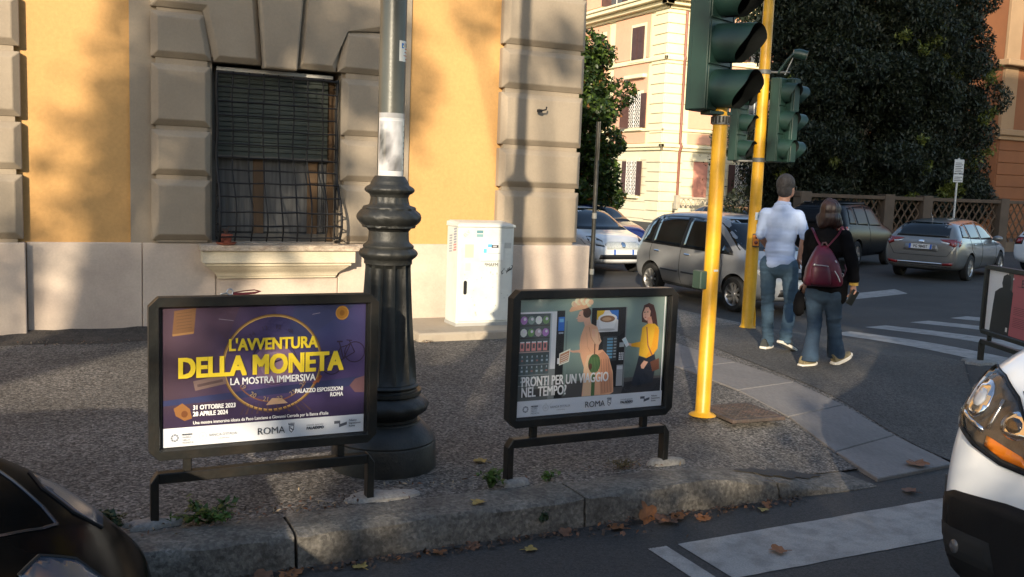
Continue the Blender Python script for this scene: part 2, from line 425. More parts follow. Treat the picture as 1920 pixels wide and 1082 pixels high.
for x0, x1 in ((-1.45, -0.325), (4.56, 5.635)):
    wb(MB().box(x0 + 0.05, x1 - (0.05), 9.92, 10.3, 1.0, TOP), 'pilaster_back', m_grey, B)
    course_blocks(x0, x1, 9.99, 9.855, 'quoin_stone')
for k in range(len(COURSES)):
    z0, z1 = COURSES[k]; mb = MB().box(5.50, 5.635, 9.90, 10.75 if k % 2 else 10.5, z0 + 0.03, z1 - 0.03)
    wb(mb, 'quoin_return', m_grey, B, bevel=0.02)
for x0, x1 in ((0.805, 1.365), (2.70, 3.27)):
    wb(MB().box(x0 + 0.045, x1 - (0.03 if x0 < 2 else 0.045), 9.935, 10.2, 1.06, 2.9), 'block_back', m_grey, B)
    for (z0, z1) in COURSES[:3]:
        p = [(x0, z0 + 0.022), (x1, z0 + 0.022), (x1, z1 - 0.022), (x0, z1 - 0.022)]
        wb(chamfer_block(p, 9.98, 9.872, 0.060), 'window_block', m_grey, B, bevel=0.006)
# flat arch of stepped voussoirs and a keystone over the window
def vb(p, yf=9.872, c=0.058): wb(chamfer_block(p, 9.98, yf, c), 'voussoir', m_grey, B, bevel=0.006)
wb(MB().box(0.86, 3.22, 9.94, 9.975, 2.92, 3.9), 'arch_back', m_grey, B)
vb([(0.805, 2.872), (1.375, 2.872), (1.30, 3.315), (0.805, 3.315)])
vb([(0.805, 3.35), (1.285, 3.35), (1.392, 2.872), (1.862, 2.872), (1.79, 3.86), (0.805, 3.86)])
vb([(2.218, 2.872), (2.632, 2.872), (2.70, 3.35), (3.27, 3.35), (3.27, 3.86), (2.29, 3.86)])
vb([(2.65, 2.872), (3.27, 2.872), (3.27, 3.315), (2.715, 3.315)])
wb(chamfer_block([(1.872, 2.84), (2.208, 2.84), (2.295, 3.95), (1.785, 3.95)], 9.975, 9.815, 0.018), 'keystone', m_grey, B, bevel=0.006)
wb(MB().box(0.70, 3.40, 9.84, 9.975, 3.985, 4.12), 'surround_cornice', m_grey, B, bevel=0.02)
# plinth slabs, the piers under the quoins standing forward
for x0, x1, yf, x in ((-9.0, -1.60, 9.975, 0), (-1.585, -0.312, 9.872, 1), (-0.306, 0.717, 9.975, 0), (0.722, 1.42, 9.962, 0), (1.425, 2.70, 9.975, 0), (2.705, 4.43, 9.962, 0), (4.436, 5.80, 9.872, 1)):
    wb(MB().box(x0, x1, yf - 0.012, 10.45, 0.05, 1.052), 'plinth_slab', m_plinth, B, bevel=0.008)
wb(MB().box(5.5, 5.80, 10.46, 30, 0.05, 1.052), 'plinth_side', m_plinth, B, bevel=0.008)

# window: reveal back, wooden frame, roller shutter, panes, curtain
m_wood = M('old_wood', (0.105, 0.062, 0.030), rough=0.7, var=0.25, vscale=8, bump=0.3, bscale=40, stretch=(1, 1, 0.15))
m_frame = M('window_frame_paint', (0.09, 0.085, 0.075), rough=0.6, var=0.2, vscale=10)
m_shut = M('shutter_green', (0.045, 0.055, 0.047), rough=0.55, var=0.15, vscale=7, stretch=(0.3, 1, 3))
m_glass = M('window_glass', (0.030, 0.034, 0.036), rough=0.06, spec=0.8)
m_curt = M('curtain_cloth', (0.095, 0.095, 0.093), rough=0.9, var=0.3, vscale=6, stretch=(6, 1, 0.3))
Wn = bpy.data.objects.new('window', None); COL.objects.link(Wn); Wn.location = (2.045, 10.2, 1.05); keep_world(Wn, B); Wn.matrix_parent_inverse = Matrix.Translation((-2.5, -10.0, -0.15))
def wchild(mb, name, mat, **k):
    o = mb.build(name, mat, None, **k)
    for v in o.data.vertices: v.co -= Vector((2.045, 10.2, 1.05))
    o.parent = Wn; return o
wchild(MB().box(OX0, OX1, 10.36, 10.44, OZ0 - 0.02, OZ1), 'dark_interior', M('interior_dark', (0.02, 0.02, 0.02), rough=0.9))
for (x0, x1, z0, z1) in ((OX0 + 0.003, 1.45, 1.06, 2.86), (2.63, OX1 - 0.003, 1.06, 2.86), (1.45, 2.63, 2.79, 2.86), (1.45, 2.63, 1.06, 1.14)):
    wchild(MB().box(x0, x1, 10.20, 10.27, z0, z1), 'frame_member', m_wood if x0 > 2.5 else m_frame, bevel=0.004)
for x0, x1 in ((1.84, 1.95), (2.42, 2.53)):
    wchild(MB().box(x0, x1, 10.215, 10.26, 1.14, 2.79), 'mullion', m_wood, bevel=0.004)
for x0, x1 in ((1.45, 1.84), (1.95, 2.42), (2.53, 2.63)):
    wchild(MB().box(x0, x1, 10.235, 10.242, 1.14, 2.79), 'pane', m_glass)
    n = 14; cm = MB(); rings = []
    for i in range(n + 1):
        x = x0 + (x1 - x0) * i / n; y = 10.228 + 0.005 * math.sin(i * 1.9)
        rings.append([(x, y, 1.16), (x + 0.01 * math.sin(i), y, 1.95)])
    cm.loft(rings, caps=False, closed=False); wchild(cm, 'curtain', m_curt, smooth=60)
for k in range(17):
    z1 = 2.80 - k * 0.05
    wchild(MB().frust([(1.462, 10.165, z1 - 0.049), (2.618, 10.165, z1 - 0.049), (2.618, 10.165, z1 - 0.004), (1.462, 10.165, z1 - 0.004)],
                      [(1.462, 10.1615, z1 - 0.044), (2.618, 10.1615, z1 - 0.044), (2.618, 10.1615, z1 - 0.008), (1.462, 10.1615, z1 - 0.008)]), 'shutter_slat', m_shut)
wchild(MB().box(1.455, 2.625, 10.15, 10.18, 1.925, 1.955), 'shutter_rail', m_frame, bevel=0.003)
wchild(MB().box(1.44, 2.64, 10.05, 10.2, 2.805, 2.84), 'lit_edge_strip', M('lit_edge_white', (0.6, 0.58, 0.55), rough=0.7))  # white strip put in for the sunlit edge above the shutter

# belly grille: each bar its own
m_bar = M('grille_iron', (0.010, 0.010, 0.011), rough=0.6, metal=0.0, spec=0.25, var=0.25, vscale=15, bump=0.3, bscale=60)
G_ = bpy.data.objects.new('window_grille', None); COL.objects.link(G_); G_.location = (2.045, 9.93, 1.08)
G_.parent = B; G_.matrix_parent_inverse = Matrix.Translation((-2.5, -10.0, -0.15))
def gchild(mb, name, **k):
    o = mb.build(name, m_bar, None, **k)
    for v in o.data.vertices: v.co -= Vector((2.045, 9.93, 1.08))
    o.parent = G_; return o
def belly(z):
    if z > 2.02: return 9.935
    t = (2.02 - z) / (2.02 - 1.08)
    return 9.935 - 0.26 * (math.sin(min(1, t * 1.18) * math.pi / 2) ** 2) * (1 if t < 0.86 else 1 - (t - 0.86) / 0.14 * 0.25)
xs = lin(1.43, 2.66, 8); zs = [2.768, 2.63, 2.49, 2.355, 2.21, 2.065, 1.93, 1.805, 1.675, 1.54, 1.385, 1.25, 1.13]
for i, x in enumerate(xs):
    zz = lin(2.79, 1.09, 30); wob = rng.uniform(-0.004, 0.004)
    pts = [(x + wob + 0.006 * math.sin(z * 9 + i), belly(z), z) for z in zz]
    if i in (0, 8): pts.append((x, 9.93, 1.075))
    gchild(MB().tube(pts, 0.0145 if i in (0, 8) else 0.0085, 6), 'upright_bar', smooth=50)
for k, z in enumerate(zs):
    tilt = rng.uniform(-0.006, 0.006)
    gchild(MB().tube([(x, belly(z) - 0.013, z + tilt * (x - 2) + 0.004 * math.sin(j * 2.1 + k)) for j, x in enumerate(xs)], 0.0085 if k else 0.013, 6), 'cross_bar', smooth=50)
for sx in (1.43, 2.66):
    for z in zs[6:]:
        gchild(MB().tube([(sx, belly(z), z), (sx, 9.985, z)], 0.007, 6), 'side_bar')
    pts = [(sx, 9.95 - 0.11 * (1 - math.cos(a)) * 0.5 - 0.02, 1.55 + 0.13 * math.sin(a)) for a in lin(0, 2 * math.pi * 1.4, 28)]
    gchild(MB().tube(pts, 0.006, 5), 'scroll')
    gchild(MB().tube([(sx, 9.97, 2.79), (sx, 9.97, 1.09)], 0.012, 6), 'wall_bar')
for x in (1.43, 2.66):
    for z in (2.7, 2.1):
        gchild(MB().tube([(x, 9.94, z), (x, 10.08, z)], 0.010, 6), 'anchor')

# sill: slab over a moulded apron
S_ = MB()
def lev(z, out, xa, xb): return [(xa, 9.99, z), (xa, out, z), (xb, out, z), (xb, 9.99, z)]
wb(MB().loft([lev(0.985, 9.745, 1.255, 2.865), lev(0.992, 9.725, 1.245, 2.875), lev(1.042, 9.725, 1.245, 2.875), lev(1.05, 9.745, 1.255, 2.865)]), 'sill_slab', m_trav, B)
wb(MB().box(OX0 + 0.003, OX1 - 0.003, 9.9, 10.22, 1.03, 1.058), 'sill_inner', m_trav, B)
prof = [(0.690, 9.925, 1.435, 2.665), (0.712, 9.920, 1.430, 2.670), (0.714, 9.905, 1.425, 2.675), (0.74, 9.895, 1.415, 2.685), (0.765, 9.875, 1.39, 2.71), (0.79, 9.84, 1.355, 2.745), (0.815, 9.815, 1.325, 2.775), (0.830, 9.805, 1.310, 2.79), (0.832, 9.785, 1.300, 2.80), (0.862, 9.785, 1.300, 2.80), (0.864, 9.755, 1.272, 2.835), (0.985, 9.755, 1.272, 2.835)]
wb(MB().loft([lev(z, o, a, b) for z, o, a, b in prof]), 'sill_apron', m_sill, B, smooth=25)
# little iron bracket left in the corner quoin
br = thing('wall_bracket', 'small dark iron bracket jutting from the right-hand quoin stones', 'bracket', (5.02, 9.85, 2.62))
mb = MB(); mb.tube([(0.0, 0.03, 0.0), (-0.02, -0.09, -0.005)], 0.016, 6); mb.tube([(-0.02, -0.09, -0.005), (0.045, -0.10, 0.012), (0.05, -0.10, 0.045)], 0.010, 6); mb.box(-0.05, 0.0, -0.10, -0.05, -0.02, 0.012)
mb.build('bracket_arm', m_bar, br, bevel=0.002)
# flower pot on the sill
pot = thing('flower_pot', 'small terracotta pot on a saucer at the left end of the window sill', 'flower pot', (1.50, 9.80, 1.052))
m_terra = M('terracotta', (0.30, 0.085, 0.05), rough=0.8, var=0.2, vscale=20, bump=0.2)
MB().lathe([(0.02, 0), (0.085, 0.0), (0.105, 0.022), (0.098, 0.024), (0.08, 0.008), (0.0, 0.008)], 20).build('saucer', m_terra, pot, smooth=40)
MB().lathe([(0.0, 0.01), (0.045, 0.01), (0.06, 0.085), (0.066, 0.086), (0.066, 0.105), (0.056, 0.105), (0.052, 0.09), (0.0, 0.088)], 20).build('pot', m_terra, pot, smooth=40)
mb = MB()
for k in range(7):
    a = k * 0.9; mb.tube([(0, 0, 0.085), (0.03 * math.cos(a), 0.03 * math.sin(a), 0.12 + 0.01 * k), (0.06 * math.cos(a), 0.06 * math.sin(a), 0.13 + 0.008 * k)], [0.004, 0.003, 0.001], 5)
mb.build('dry_stems', M('dry_stem', (0.12, 0.06, 0.04), rough=0.9), pot)
# ================================================================== street lamp
m_cast = M('cast_iron_paint', (0.017, 0.018, 0.017), rough=0.5, metal=0.1, var=0.25, vscale=7, var2=0.15, v2scale=40, bump=0.25, bscale=55, tint=(0.028, 0.028, 0.025), tscale=4)
m_pipe = M('grey_pole_paint', (0.080, 0.083, 0.074), rough=0.35, metal=0.2, var=0.12, vscale=5, bump=0.1, bscale=40, tint=(0.11, 0.11, 0.095), tscale=3)
LX, LY = 1.655, 5.04
lamp = thing('street_lamp', 'dark cast iron street lamp with fluted base between the two poster boards', 'street lamp', (LX, LY, 0.15))
zz = 0.15
base = [(0.0, -0.03), (0.300, -0.03), (0.300, 0.0), (0.296, 0.145), (0.290, 0.155), (0.292, 0.165), (0.275, 0.195), (0.235, 0.24), (0.205, 0.262), (0.203, 0.27), (0.188, 0.275), (0.188, 0.29)]
MB().lathe(base, 48).build('base_drum', m_cast, lamp, smooth=35)
def torus_prof(z0, z1, r_in, r_out, n=9):
    return [(r_in + (r_out - r_in) * math.sin(math.pi * i / n), z0 + (z1 - z0) * i / n) for i in range(n + 1)]
bump_mod = lambda amp, f, f2=0: (lambda i, k, r: r)
def ornate(amp, n):
    def fn(i, k, r):
        return r + amp * (0.6 * noise.noise(Vector((math.cos(2 * math.pi * k / n) * 5.5, math.sin(2 * math.pi * k / n) * 5.5, i * 0.55))) + 0.4 * math.sin(k * 2 * math.pi / n * 14 + i))
    return fn
MB().lathe([(0.17, 0.285)] + torus_prof(0.29, 0.425, 0.185, 0.250) + [(0.18, 0.43)], 96, mod=ornate(0.006, 96)).build('lower_torus', m_cast, lamp, smooth=60)
MB().lathe([(0.16, 0.42), (0.205, 0.425), (0.205, 0.445), (0.180, 0.448), (0.178, 0.455)] + torus_prof(0.455, 0.49, 0.175, 0.192, 6) + [(0.165, 0.492)], 48).build('lower_collar', m_cast, lamp, smooth=35)
# fluted shaft flaring to the foot
NF = 96; fl = []
shaft = [(0.180, 0.49), (0.178, 0.52), (0.172, 0.60), (0.158, 0.72), (0.148, 0.84), (0.140, 0.96), (0.134, 1.06), (0.130, 1.14), (0.130, 1.17)]
def flute(i, k, r):
    ph = (k % 8) / 8.0
    d = 0.026 * max(0, math.sin(math.pi * ph)) ** 0.55
    f = 0 if i in (0, len(shaft) - 1) else (0.75 if i == 1 else 1)
    return r - d * f
MB().lathe(shaft, NF, mod=flute).build('fluted_shaft', m_cast, lamp, smooth=32)
MB().lathe([(0.11, 1.16), (0.135, 1.162), (0.135, 1.185)] + torus_prof(1.19, 1.25, 0.140, 0.163) + [(0.142, 1.255), (0.142, 1.265), (0.118, 1.285), (0.114, 1.30), (0.112, 1.345)], 64, mod=lambda i, k, r: r + (0.003 * math.sin(k * 2 * math.pi / 64 * 16) if 3 < i < 12 else 0)).build('middle_ring', m_cast, lamp, smooth=45)
MB().lathe([(0.10, 1.34), (0.112, 1.345), (0.125, 1.362), (0.148, 1.366), (0.150, 1.376)] + torus_prof(1.378, 1.468, 0.148, 0.181) + [(0.150, 1.472), (0.145, 1.482), (0.112, 1.492), (0.106, 1.51), (0.104, 1.535)], 96, mod=ornate(0.005, 96)).build('upper_torus', m_cast, lamp, smooth=60)
MB().lathe([(0.09, 1.53), (0.106, 1.535), (0.110, 1.545)] + torus_prof(1.55, 1.60, 0.113, 0.137) + [(0.108, 1.605), (0.106, 1.615), (0.098, 1.628), (0.086, 1.645), (0.084, 1.65), (0.07, 1.652)], 64, mod=lambda i, k, r: r + (0.003 * math.sin(k * 2 * math.pi / 64 * 16) if 3 < i < 12 else 0)).build('top_ring', m_cast, lamp, smooth=45)
MB().lathe([(0.073, 1.63), (0.073, 2.6), (0.0725, 3.15)], 32).build('pipe', m_pipe, lamp, smooth=50)
MB().lathe([(0.06, 3.14), (0.10, 3.15), (0.14, 3.2), (0.15, 3.26), (0.12, 3.3), (0.085, 3.33), (0.07, 3.36)], 32).build('pipe_collar', m_cast, lamp, smooth=40)
MB().lathe([(0.062, 3.34), (0.055, 6.5), (0.05, 7.5)], 24).build('upper_pipe', m_pipe, lamp, smooth=50)
MB().tube([(0, 0, 7.45), (0, -0.15, 7.9), (0, -0.6, 8.15), (0, -1.4, 8.2)], 0.035, 10).build('arm', m_cast, lamp, smooth=50)
MB().lathe([(0.02, 0.1), (0.12, 0.06), (0.28, -0.05), (0.30, -0.1), (0.0, -0.12)], 24, c=(0, -1.5, 8.2)).build('lantern', m_cast, lamp, smooth=40)
# paper flyer taped round the pipe: printed silhouettes in greys, and the small sticker above it
def wrap(mb, a0, a1, z0, z1, r, col, n=10):
    for i in range(n):
        t0, t1 = a0 + (a1 - a0) * i / n, a0 + (a1 - a0) * (i + 1) / n
        mb.poly([(r * math.sin(t0), -r * math.cos(t0), z0), (r * math.sin(t1), -r * math.cos(t1), z0), (r * math.sin(t1), -r * math.cos(t1), z1), (r * math.sin(t0), -r * math.cos(t0), z1)], col)
fly = MB(); A0 = R(-72 + 18); r0 = 0.0745
g = lambda v: (v, v, v * 1.03)
wrap(fly, R(-80), R(95), 1.652, 1.985, r0, g(0.48), 24)
wrap(fly, R(-80), R(95), 1.968, 1.995, r0 + 0.0006, g(0.30), 24)
wrap(fly, R(-75), R(38), 1.675, 1.955, r0 + 0.0008, g(0.66), 20)
def blob(cx, cz, rx, rz, col, r, ph=0, n=18):
    pts = [(cx + rx * (1 + 0.12 * math.sin(3 * t + ph)) * math.cos(t), cz + rz * (1 + 0.1 * math.sin(2 * t + ph)) * math.sin(t)) for t in lin(0, 2 * math.pi * (n - 1) / n, n - 1)]
    pts = [(max(R(-75), min(R(37), a)), max(1.678, min(1.952, z))) for a, z in pts]
    fly.poly([(r * math.sin(a), -r * math.cos(a), z) for a, z in pts], col)
def photo_grey(a, z):
    u, v = (math.degrees(a) + 75) / 113, (z - 1.675) / 0.28
    n_ = noise.noise(Vector((u * 4.2, v * 5.0, 3.1))) + 0.5 * noise.noise(Vector((u * 11, v * 13, 1.7)))
    k = 0.44 - 0.40 * max(0, 1 - math.hypot((u - 0.18) / 0.42, (v - 0.48) / 0.36)) ** 0.5 - 0.30 * max(0, 1 - math.hypot((u - 0.75) / 0.4, (v - 0.1) / 0.25)) ** 0.5
    k -= 0.22 * max(0, 1 - math.hypot((u - 0.12) / 0.2, (v - 0.9) / 0.2)); k += 0.14 * n_
    k = min(0.5, max(0.03, k)); return (k, k, k * 1.04)
for i in range(16):
    for jj in range(20):
        a0, a1, z0, z1 = R(-75 + 113 * i / 16), R(-75 + 113 * (i + 1) / 16), 1.678 + 0.275 * jj / 20, 1.678 + 0.275 * (jj + 1) / 20; rr_ = r0 + 0.0012
        fly.poly([(rr_ * math.sin(a_), -rr_ * math.cos(a_), z_) for a_, z_ in ((a0, z0), (a1, z0), (a1, z1), (a0, z1))], tuple(photo_grey(a_, z_) for a_, z_ in ((a0, z0), (a1, z0), (a1, z1), (a0, z1))))
wrap(fly, R(40), R(56), 1.66, 1.96, r0 + 0.0008, (0.46, 0.50, 0.50), 4)
for k in range(9): wrap(fly, R(46), R(50), 1.68 + k * 0.03, 1.69 + k * 0.03, r0 + 0.0012, g(0.12), 1)
wrap(fly, R(60), R(92), 1.66, 1.965, r0 + 0.0008, (0.07, 0.08, 0.11), 6); wrap(fly, R(66), R(84), 1.86, 1.90, r0 + 0.0014, g(0.5), 3)
for k in range(3): fly.poly([(r0 * 1.02 * math.sin(R(a)), -r0 * 1.02 * math.cos(R(a)), z) for a, z in ((62, 1.68 + k * .07), (76, 1.66 + k * .07), (80, 1.72 + k * .07))], g(0.3))
fly.build('paper_flyer', print_mat('flyer_ink', 0.12, 0.6), lamp, loc=(0, 0, 0))
stk = MB(); r1 = 0.0742
wrap(stk, R(10), R(86), 2.275, 2.385, r1, (0.62, 0.60, 0.55), 8)
wrap(stk, R(22), R(34), 2.345, 2.372, r1 + 0.0006, (0.02, 0.12, 0.4), 2); wrap(stk, R(28), R(33), 2.352, 2.36, r1 + 0.001, (0.7, 0.7, 0.2), 1)
for k, (a, b, c) in enumerate(((44, 72, (0.5, 0.12, 0.05)), (40, 70, (0.5, 0.2, 0.15)), (34, 74, (0.5, 0.25, 0.2)), (50, 66, (0.45, 0.08, 0.05)))):
    wrap(stk, R(a), R(b), 2.340 - k * 0.018, 2.346 - k * 0.018, r1 + 0.0007, c, 4)
for k in range(4): wrap(stk, R(40 + k * 11), R(44 + k * 11), 2.352, 2.374, r1 + 0.0007, (0.08, 0.35, 0.2) if k % 2 else (0.5, 0.15, 0.1), 1)
stk.build('sticker', print_mat('flyer_ink', 0.12, 0.6), lamp)

# ================================================================== poster boards
m_board = M('board_steel_dark', (0.014, 0.0145, 0.0135), rough=0.45, metal=0.25, var=0.25, vscale=6, var2=0.2, v2scale=45, bump=0.15, bscale=60, tint=(0.030, 0.022, 0.015), tscale=5, tamt=0.55)
m_black = M('black_rubber', (0.012, 0.012, 0.012), rough=0.5)
m_pglass = bpy.data.materials.new('poster_pane'); m_pglass.use_nodes = True
def _glass(mt, tint=(1, 1, 1), mixf=0.06, rough=0.03):
    nt = mt.node_tree; N = nt.nodes; N.remove(N['Principled BSDF']); t = N.new('ShaderNodeBsdfTransparent'); g_ = N.new('ShaderNodeBsdfGlossy'); g_.inputs['Roughness'].default_value = rough
    t.inputs[0].default_value = (*tint, 1); mx = N.new('ShaderNodeMixShader'); fr = N.new('ShaderNodeFresnel'); fr.inputs[0].default_value = 1.45
    ge = N.new('ShaderNodeNewGeometry'); ma = N.new('ShaderNodeMath'); ma.operation = 'SUBTRACT'; ma.inputs[0].default_value = 1.0; nt.links.new(ge.outputs['Backfacing'], ma.inputs[1]); mb_ = N.new('ShaderNodeMath'); mb_.operation = 'MULTIPLY'; nt.links.new(fr.outputs[0], mb_.inputs[0]); nt.links.new(ma.outputs[0], mb_.inputs[1]); nt.links.new(mb_.outputs[0], mx.inputs[0]); nt.links.new(t.outputs[0], mx.inputs[1]); nt.links.new(g_.outputs[0], mx.inputs[2]); nt.links.new(mx.outputs[0], N['Material Output'].inputs[0])
_glass(m_pglass)
m_white_ink = M('ink_white', (0.86, 0.86, 0.86), rough=0.4); m_yel_ink = M('ink_yellow', (0.88, 0.66, 0.04), rough=0.4); m_dark_ink = M('ink_dark', (0.03, 0.032, 0.04), rough=0.4); m_grey_ink = M('ink_grey', (0.22, 0.23, 0.25), rough=0.4)
FR, BK = -0.035, 0.035                      # front and back of the steel frame (local y)
PW, PH = 1.075, 0.755                       # outer frame
IW, IH = 0.955, 0.650                       # printed sheet
def oct_ring(w, h, c, y, zc):
    a, b = w / 2, h / 2
    return [(-a + c, y, zc - b), (a - c, y, zc - b), (a, y, zc - b + c), (a, y, zc + b - c), (a - c, y, zc + b), (-a + c, y, zc + b), (-a, y, zc + b - c), (-a, y, zc - b + c)]
def board(label, loc, rz, tilt=0.0):
    t = thing('poster_board', label, 'poster board', loc, rz, 'low poster boards along the kerb'); t.rotation_euler = (tilt, 0, rz)
    zc = 0.690
    mb = MB(); n = 8
    o1, o2 = oct_ring(PW, PH, 0.042, FR, zc), oct_ring(PW, PH, 0.042, BK, zc)
    i1, i2 = oct_ring(PW - 0.085, PH - 0.085, 0.004, FR, zc), oct_ring(PW - 0.085, PH - 0.085, 0.004, BK, zc)
    r1 = oct_ring(PW - 0.10, PH - 0.10, 0.002, FR + 0.018, zc)
    mb.loft([i2, o2, o1, i1, r1], caps=False)
    mb.build('frame', m_board, t, bevel=0.004)
    MB().box(-PW / 2 + 0.03, PW / 2 - 0.03, 0.0, 0.018, zc - PH / 2 + 0.03, zc + PH / 2 - 0.03).build('back_panel', m_black, t)
    mb = MB(); a, b = IW / 2 + 0.012, IH / 2 + 0.01
    for s_ in (-1, 1):
        mb.box(s_ * a - 0.006, s_ * a + 0.006, -0.018, -0.002, zc - b, zc + b); mb.box(-a, a, -0.017, -0.003, zc + s_ * b - 0.006, zc + s_ * b + 0.006)
    mb.build('seal', m_black, t)
    mb = MB(); w = 0.018
    zb = 0.205
    prof = lambda xx: None
    lx = 0.515
    # legs with chamfered shoulder, one welded tube each
    for s_ in (-1, 1):
        q = MB(); pts = [(s_ * lx - w, -0.06), (s_ * lx + w, -0.06), (s_ * lx + w, zb), (s_ * lx + w - (0.03 if s_ > 0 else 0), zb + 0.045), (s_ * lx - w + (0.03 if s_ < 0 else 0), zb + 0.045), (s_ * lx - w, zb)]
        q.frust([(x, -0.03, z) for x, z in pts], [(x, 0.03, z) for x, z in pts]); q.build('leg', m_board, t, bevel=0.004)
    MB().box(-lx + w, lx - w, -0.027, 0.027, zb - 0.006, zb + 0.043).build('crossbar', m_board, t, bevel=0.004)
    for x in (-0.37, 0.36): MB().box(x - 0.018, x + 0.018, -0.02, 0.02, zb + 0.042, 0.32).build('bracket', m_board, t, bevel=0.003)
    MB().box(-IW / 2 - 0.01, IW / 2 + 0.01, -0.020, -0.0175, zc - IH / 2 - 0.008, zc + IH / 2 + 0.008).build('glass_pane', m_pglass, t)
    return t, zc
def px(u, v): return Matrix.Translation((-IW / 2 + u * IW, -0.0125, 0.690 + IH / 2 - v * IH)) @ Matrix.Rotation(R(90), 4, 'X')
INK = 1.15
def ink(c): return tuple(min(0.86, x * INK) for x in c)
class Print:
    """flat ink on the sheet, u right 0..1, v down 0..1"""
    def __init__(s): s.mb = MB(); s.k = 0
    def P(s, u, v): return (-IW / 2 + u * IW, -0.004 - s.k * 0.000008, 0.690 + IH / 2 - v * IH)
    def poly(s, uv, col):
        s.k += 1; s.mb.poly([s.P(*q) for q in uv], ink(col))
    def rect(s, u0, v0, u1, v1, col): s.poly([(u0, v1), (u1, v1), (u1, v0), (u0, v0)], col)
    def ell(s, u, v, ru, rv, col, n=22, a0=0, a1=2 * math.pi): s.poly([(u + ru * math.cos(a), v - rv * math.sin(a)) for a in lin(a0, a1 - (a1 - a0) / n, n - 1)], col)
    def line(s, pts, w, col):
        asp = IW / IH; s.k += 1
        for a, b in zip(pts[:-1], pts[1:]):
            dx, dy = (b[0] - a[0]) * asp, b[1] - a[1]; l = math.hypot(dx, dy) or 1; nx, ny = -dy / l * w / 2, dx / l * w / 2
            s.mb.poly([s.P(a[0] + nx / asp, a[1] + ny), s.P(b[0] + nx / asp, b[1] + ny), s.P(b[0] - nx / asp, b[1] - ny), s.P(a[0] - nx / asp, a[1] - ny)], ink(col))
    def ring(s, u, v, r, w, col, a0=0, a1=2 * math.pi, n=48):
        asp = IW / IH; s.line([(u + r / asp * math.cos(a), v - r * math.sin(a)) for a in lin(a0, a1, n)], w, col)
def gradient_sheet(pr, fn, v1, nu=24, nv=14):
    for i in range(nu):
        for j in range(nv):
            c = [(i / nu, (j + 1) / nv * v1), ((i + 1) / nu, (j + 1) / nv * v1), ((i + 1) / nu, j / nv * v1), (i / nu, j / nv * v1)]
            pr.mb.poly([pr.P(*q) for q in c], tuple(ink(fn(*q)) for q in c))
def mixc(a, b, t): t = min(1, max(0, t)); return tuple(x + (y - x) * t for x, y in zip(a, b))
def strip_logos(t, pr, zscale=1.0):
    global INK
    keep = INK; INK = 1.9
    """sponsor strip at the foot of the sheet"""
    pr.rect(0, 0.862, 1, 1, (0.36, 0.375, 0.40))
    dk = (0.05, 0.055, 0.07); gr = (0.30, 0.31, 0.33)
    for a in range(8): pr.poly([(0.055 + 0.020 * math.cos(a * .785 + s) , 0.935 - 0.030 * math.sin(a * .785 + s)) for s in (-.33, .33)] + [(0.055 + 0.011 * math.cos(a * .785 + s), 0.935 - 0.016 * math.sin(a * .785 + s)) for s in (.33, -.33)], (0.10, 0.11, 0.13))
    for k, s in enumerate(('MUDEM', 'MUSEO', 'DELLA', 'MONETA')):
        lettering(s, 0.0125, m_dark_ink if k == 0 else m_grey_ink, t, px(0.086, 0.918 + k * 0.020), bold=0.0005 if k == 0 else 0)
    pr.rect(0.148, 0.895, 0.1495, 0.978, gr)
    pr.ring(0.186, 0.935, 0.026, 0.010, gr, n=16); pr.ell(0.186, 0.935, 0.009, 0.013, gr, 8); pr.ring(0.186, 0.902, 0.009, 0.006, gr, n=8)
    lettering("BANCA D'ITALIA", 0.0185, m_grey_ink, t, px(0.212, 0.938), xs=0.92); lettering('EUROSISTEMA', 0.0085, m_grey_ink, t, px(0.255, 0.962))
    lettering('ROMA', 0.049, m_dark_ink, t, px(0.445, 0.958), xs=0.95, bold=-0.0006)
    pr.poly([(0.606, 0.912), (0.634, 0.908), (0.632, 0.945), (0.620, 0.966), (0.608, 0.948)], dk); pr.poly([(0.610, 0.918), (0.630, 0.914), (0.628, 0.942), (0.620, 0.957), (0.612, 0.944)], (0.5, 0.52, 0.55))
    pr.line([(0.612, 0.925), (0.628, 0.945)], 0.008, dk)
    for k in range(5): pr.rect(0.604 + k * 0.0065, 0.888, 0.608 + k * 0.0065, 0.902, dk)
    pr.rect(0.604, 0.899, 0.634, 0.906, dk)
    lettering('azienda speciale', 0.0145, m_grey_ink, t, px(0.695, 0.920), xs=0.9); lettering('PALAEXPO', 0.0195, m_dark_ink, t, px(0.695, 0.948), bold=0.0007, xs=0.9)
    pr.rect(0.842, 0.902, 0.868, 0.924, dk); pr.poly([(0.868, 0.930), (0.910, 0.914), (0.910, 0.936), (0.868, 0.954)], dk); pr.poly([(0.868, 0.902), (0.874, 0.902), (0.874, 0.95), (0.868, 0.954)], dk)
    for k, s in enumerate(('Palazzo', 'Esposizioni', 'Roma')): lettering(s, 0.0135, m_dark_ink, t, px(0.918, 0.908 + k * 0.022), bold=0.0003)
    INK = keep

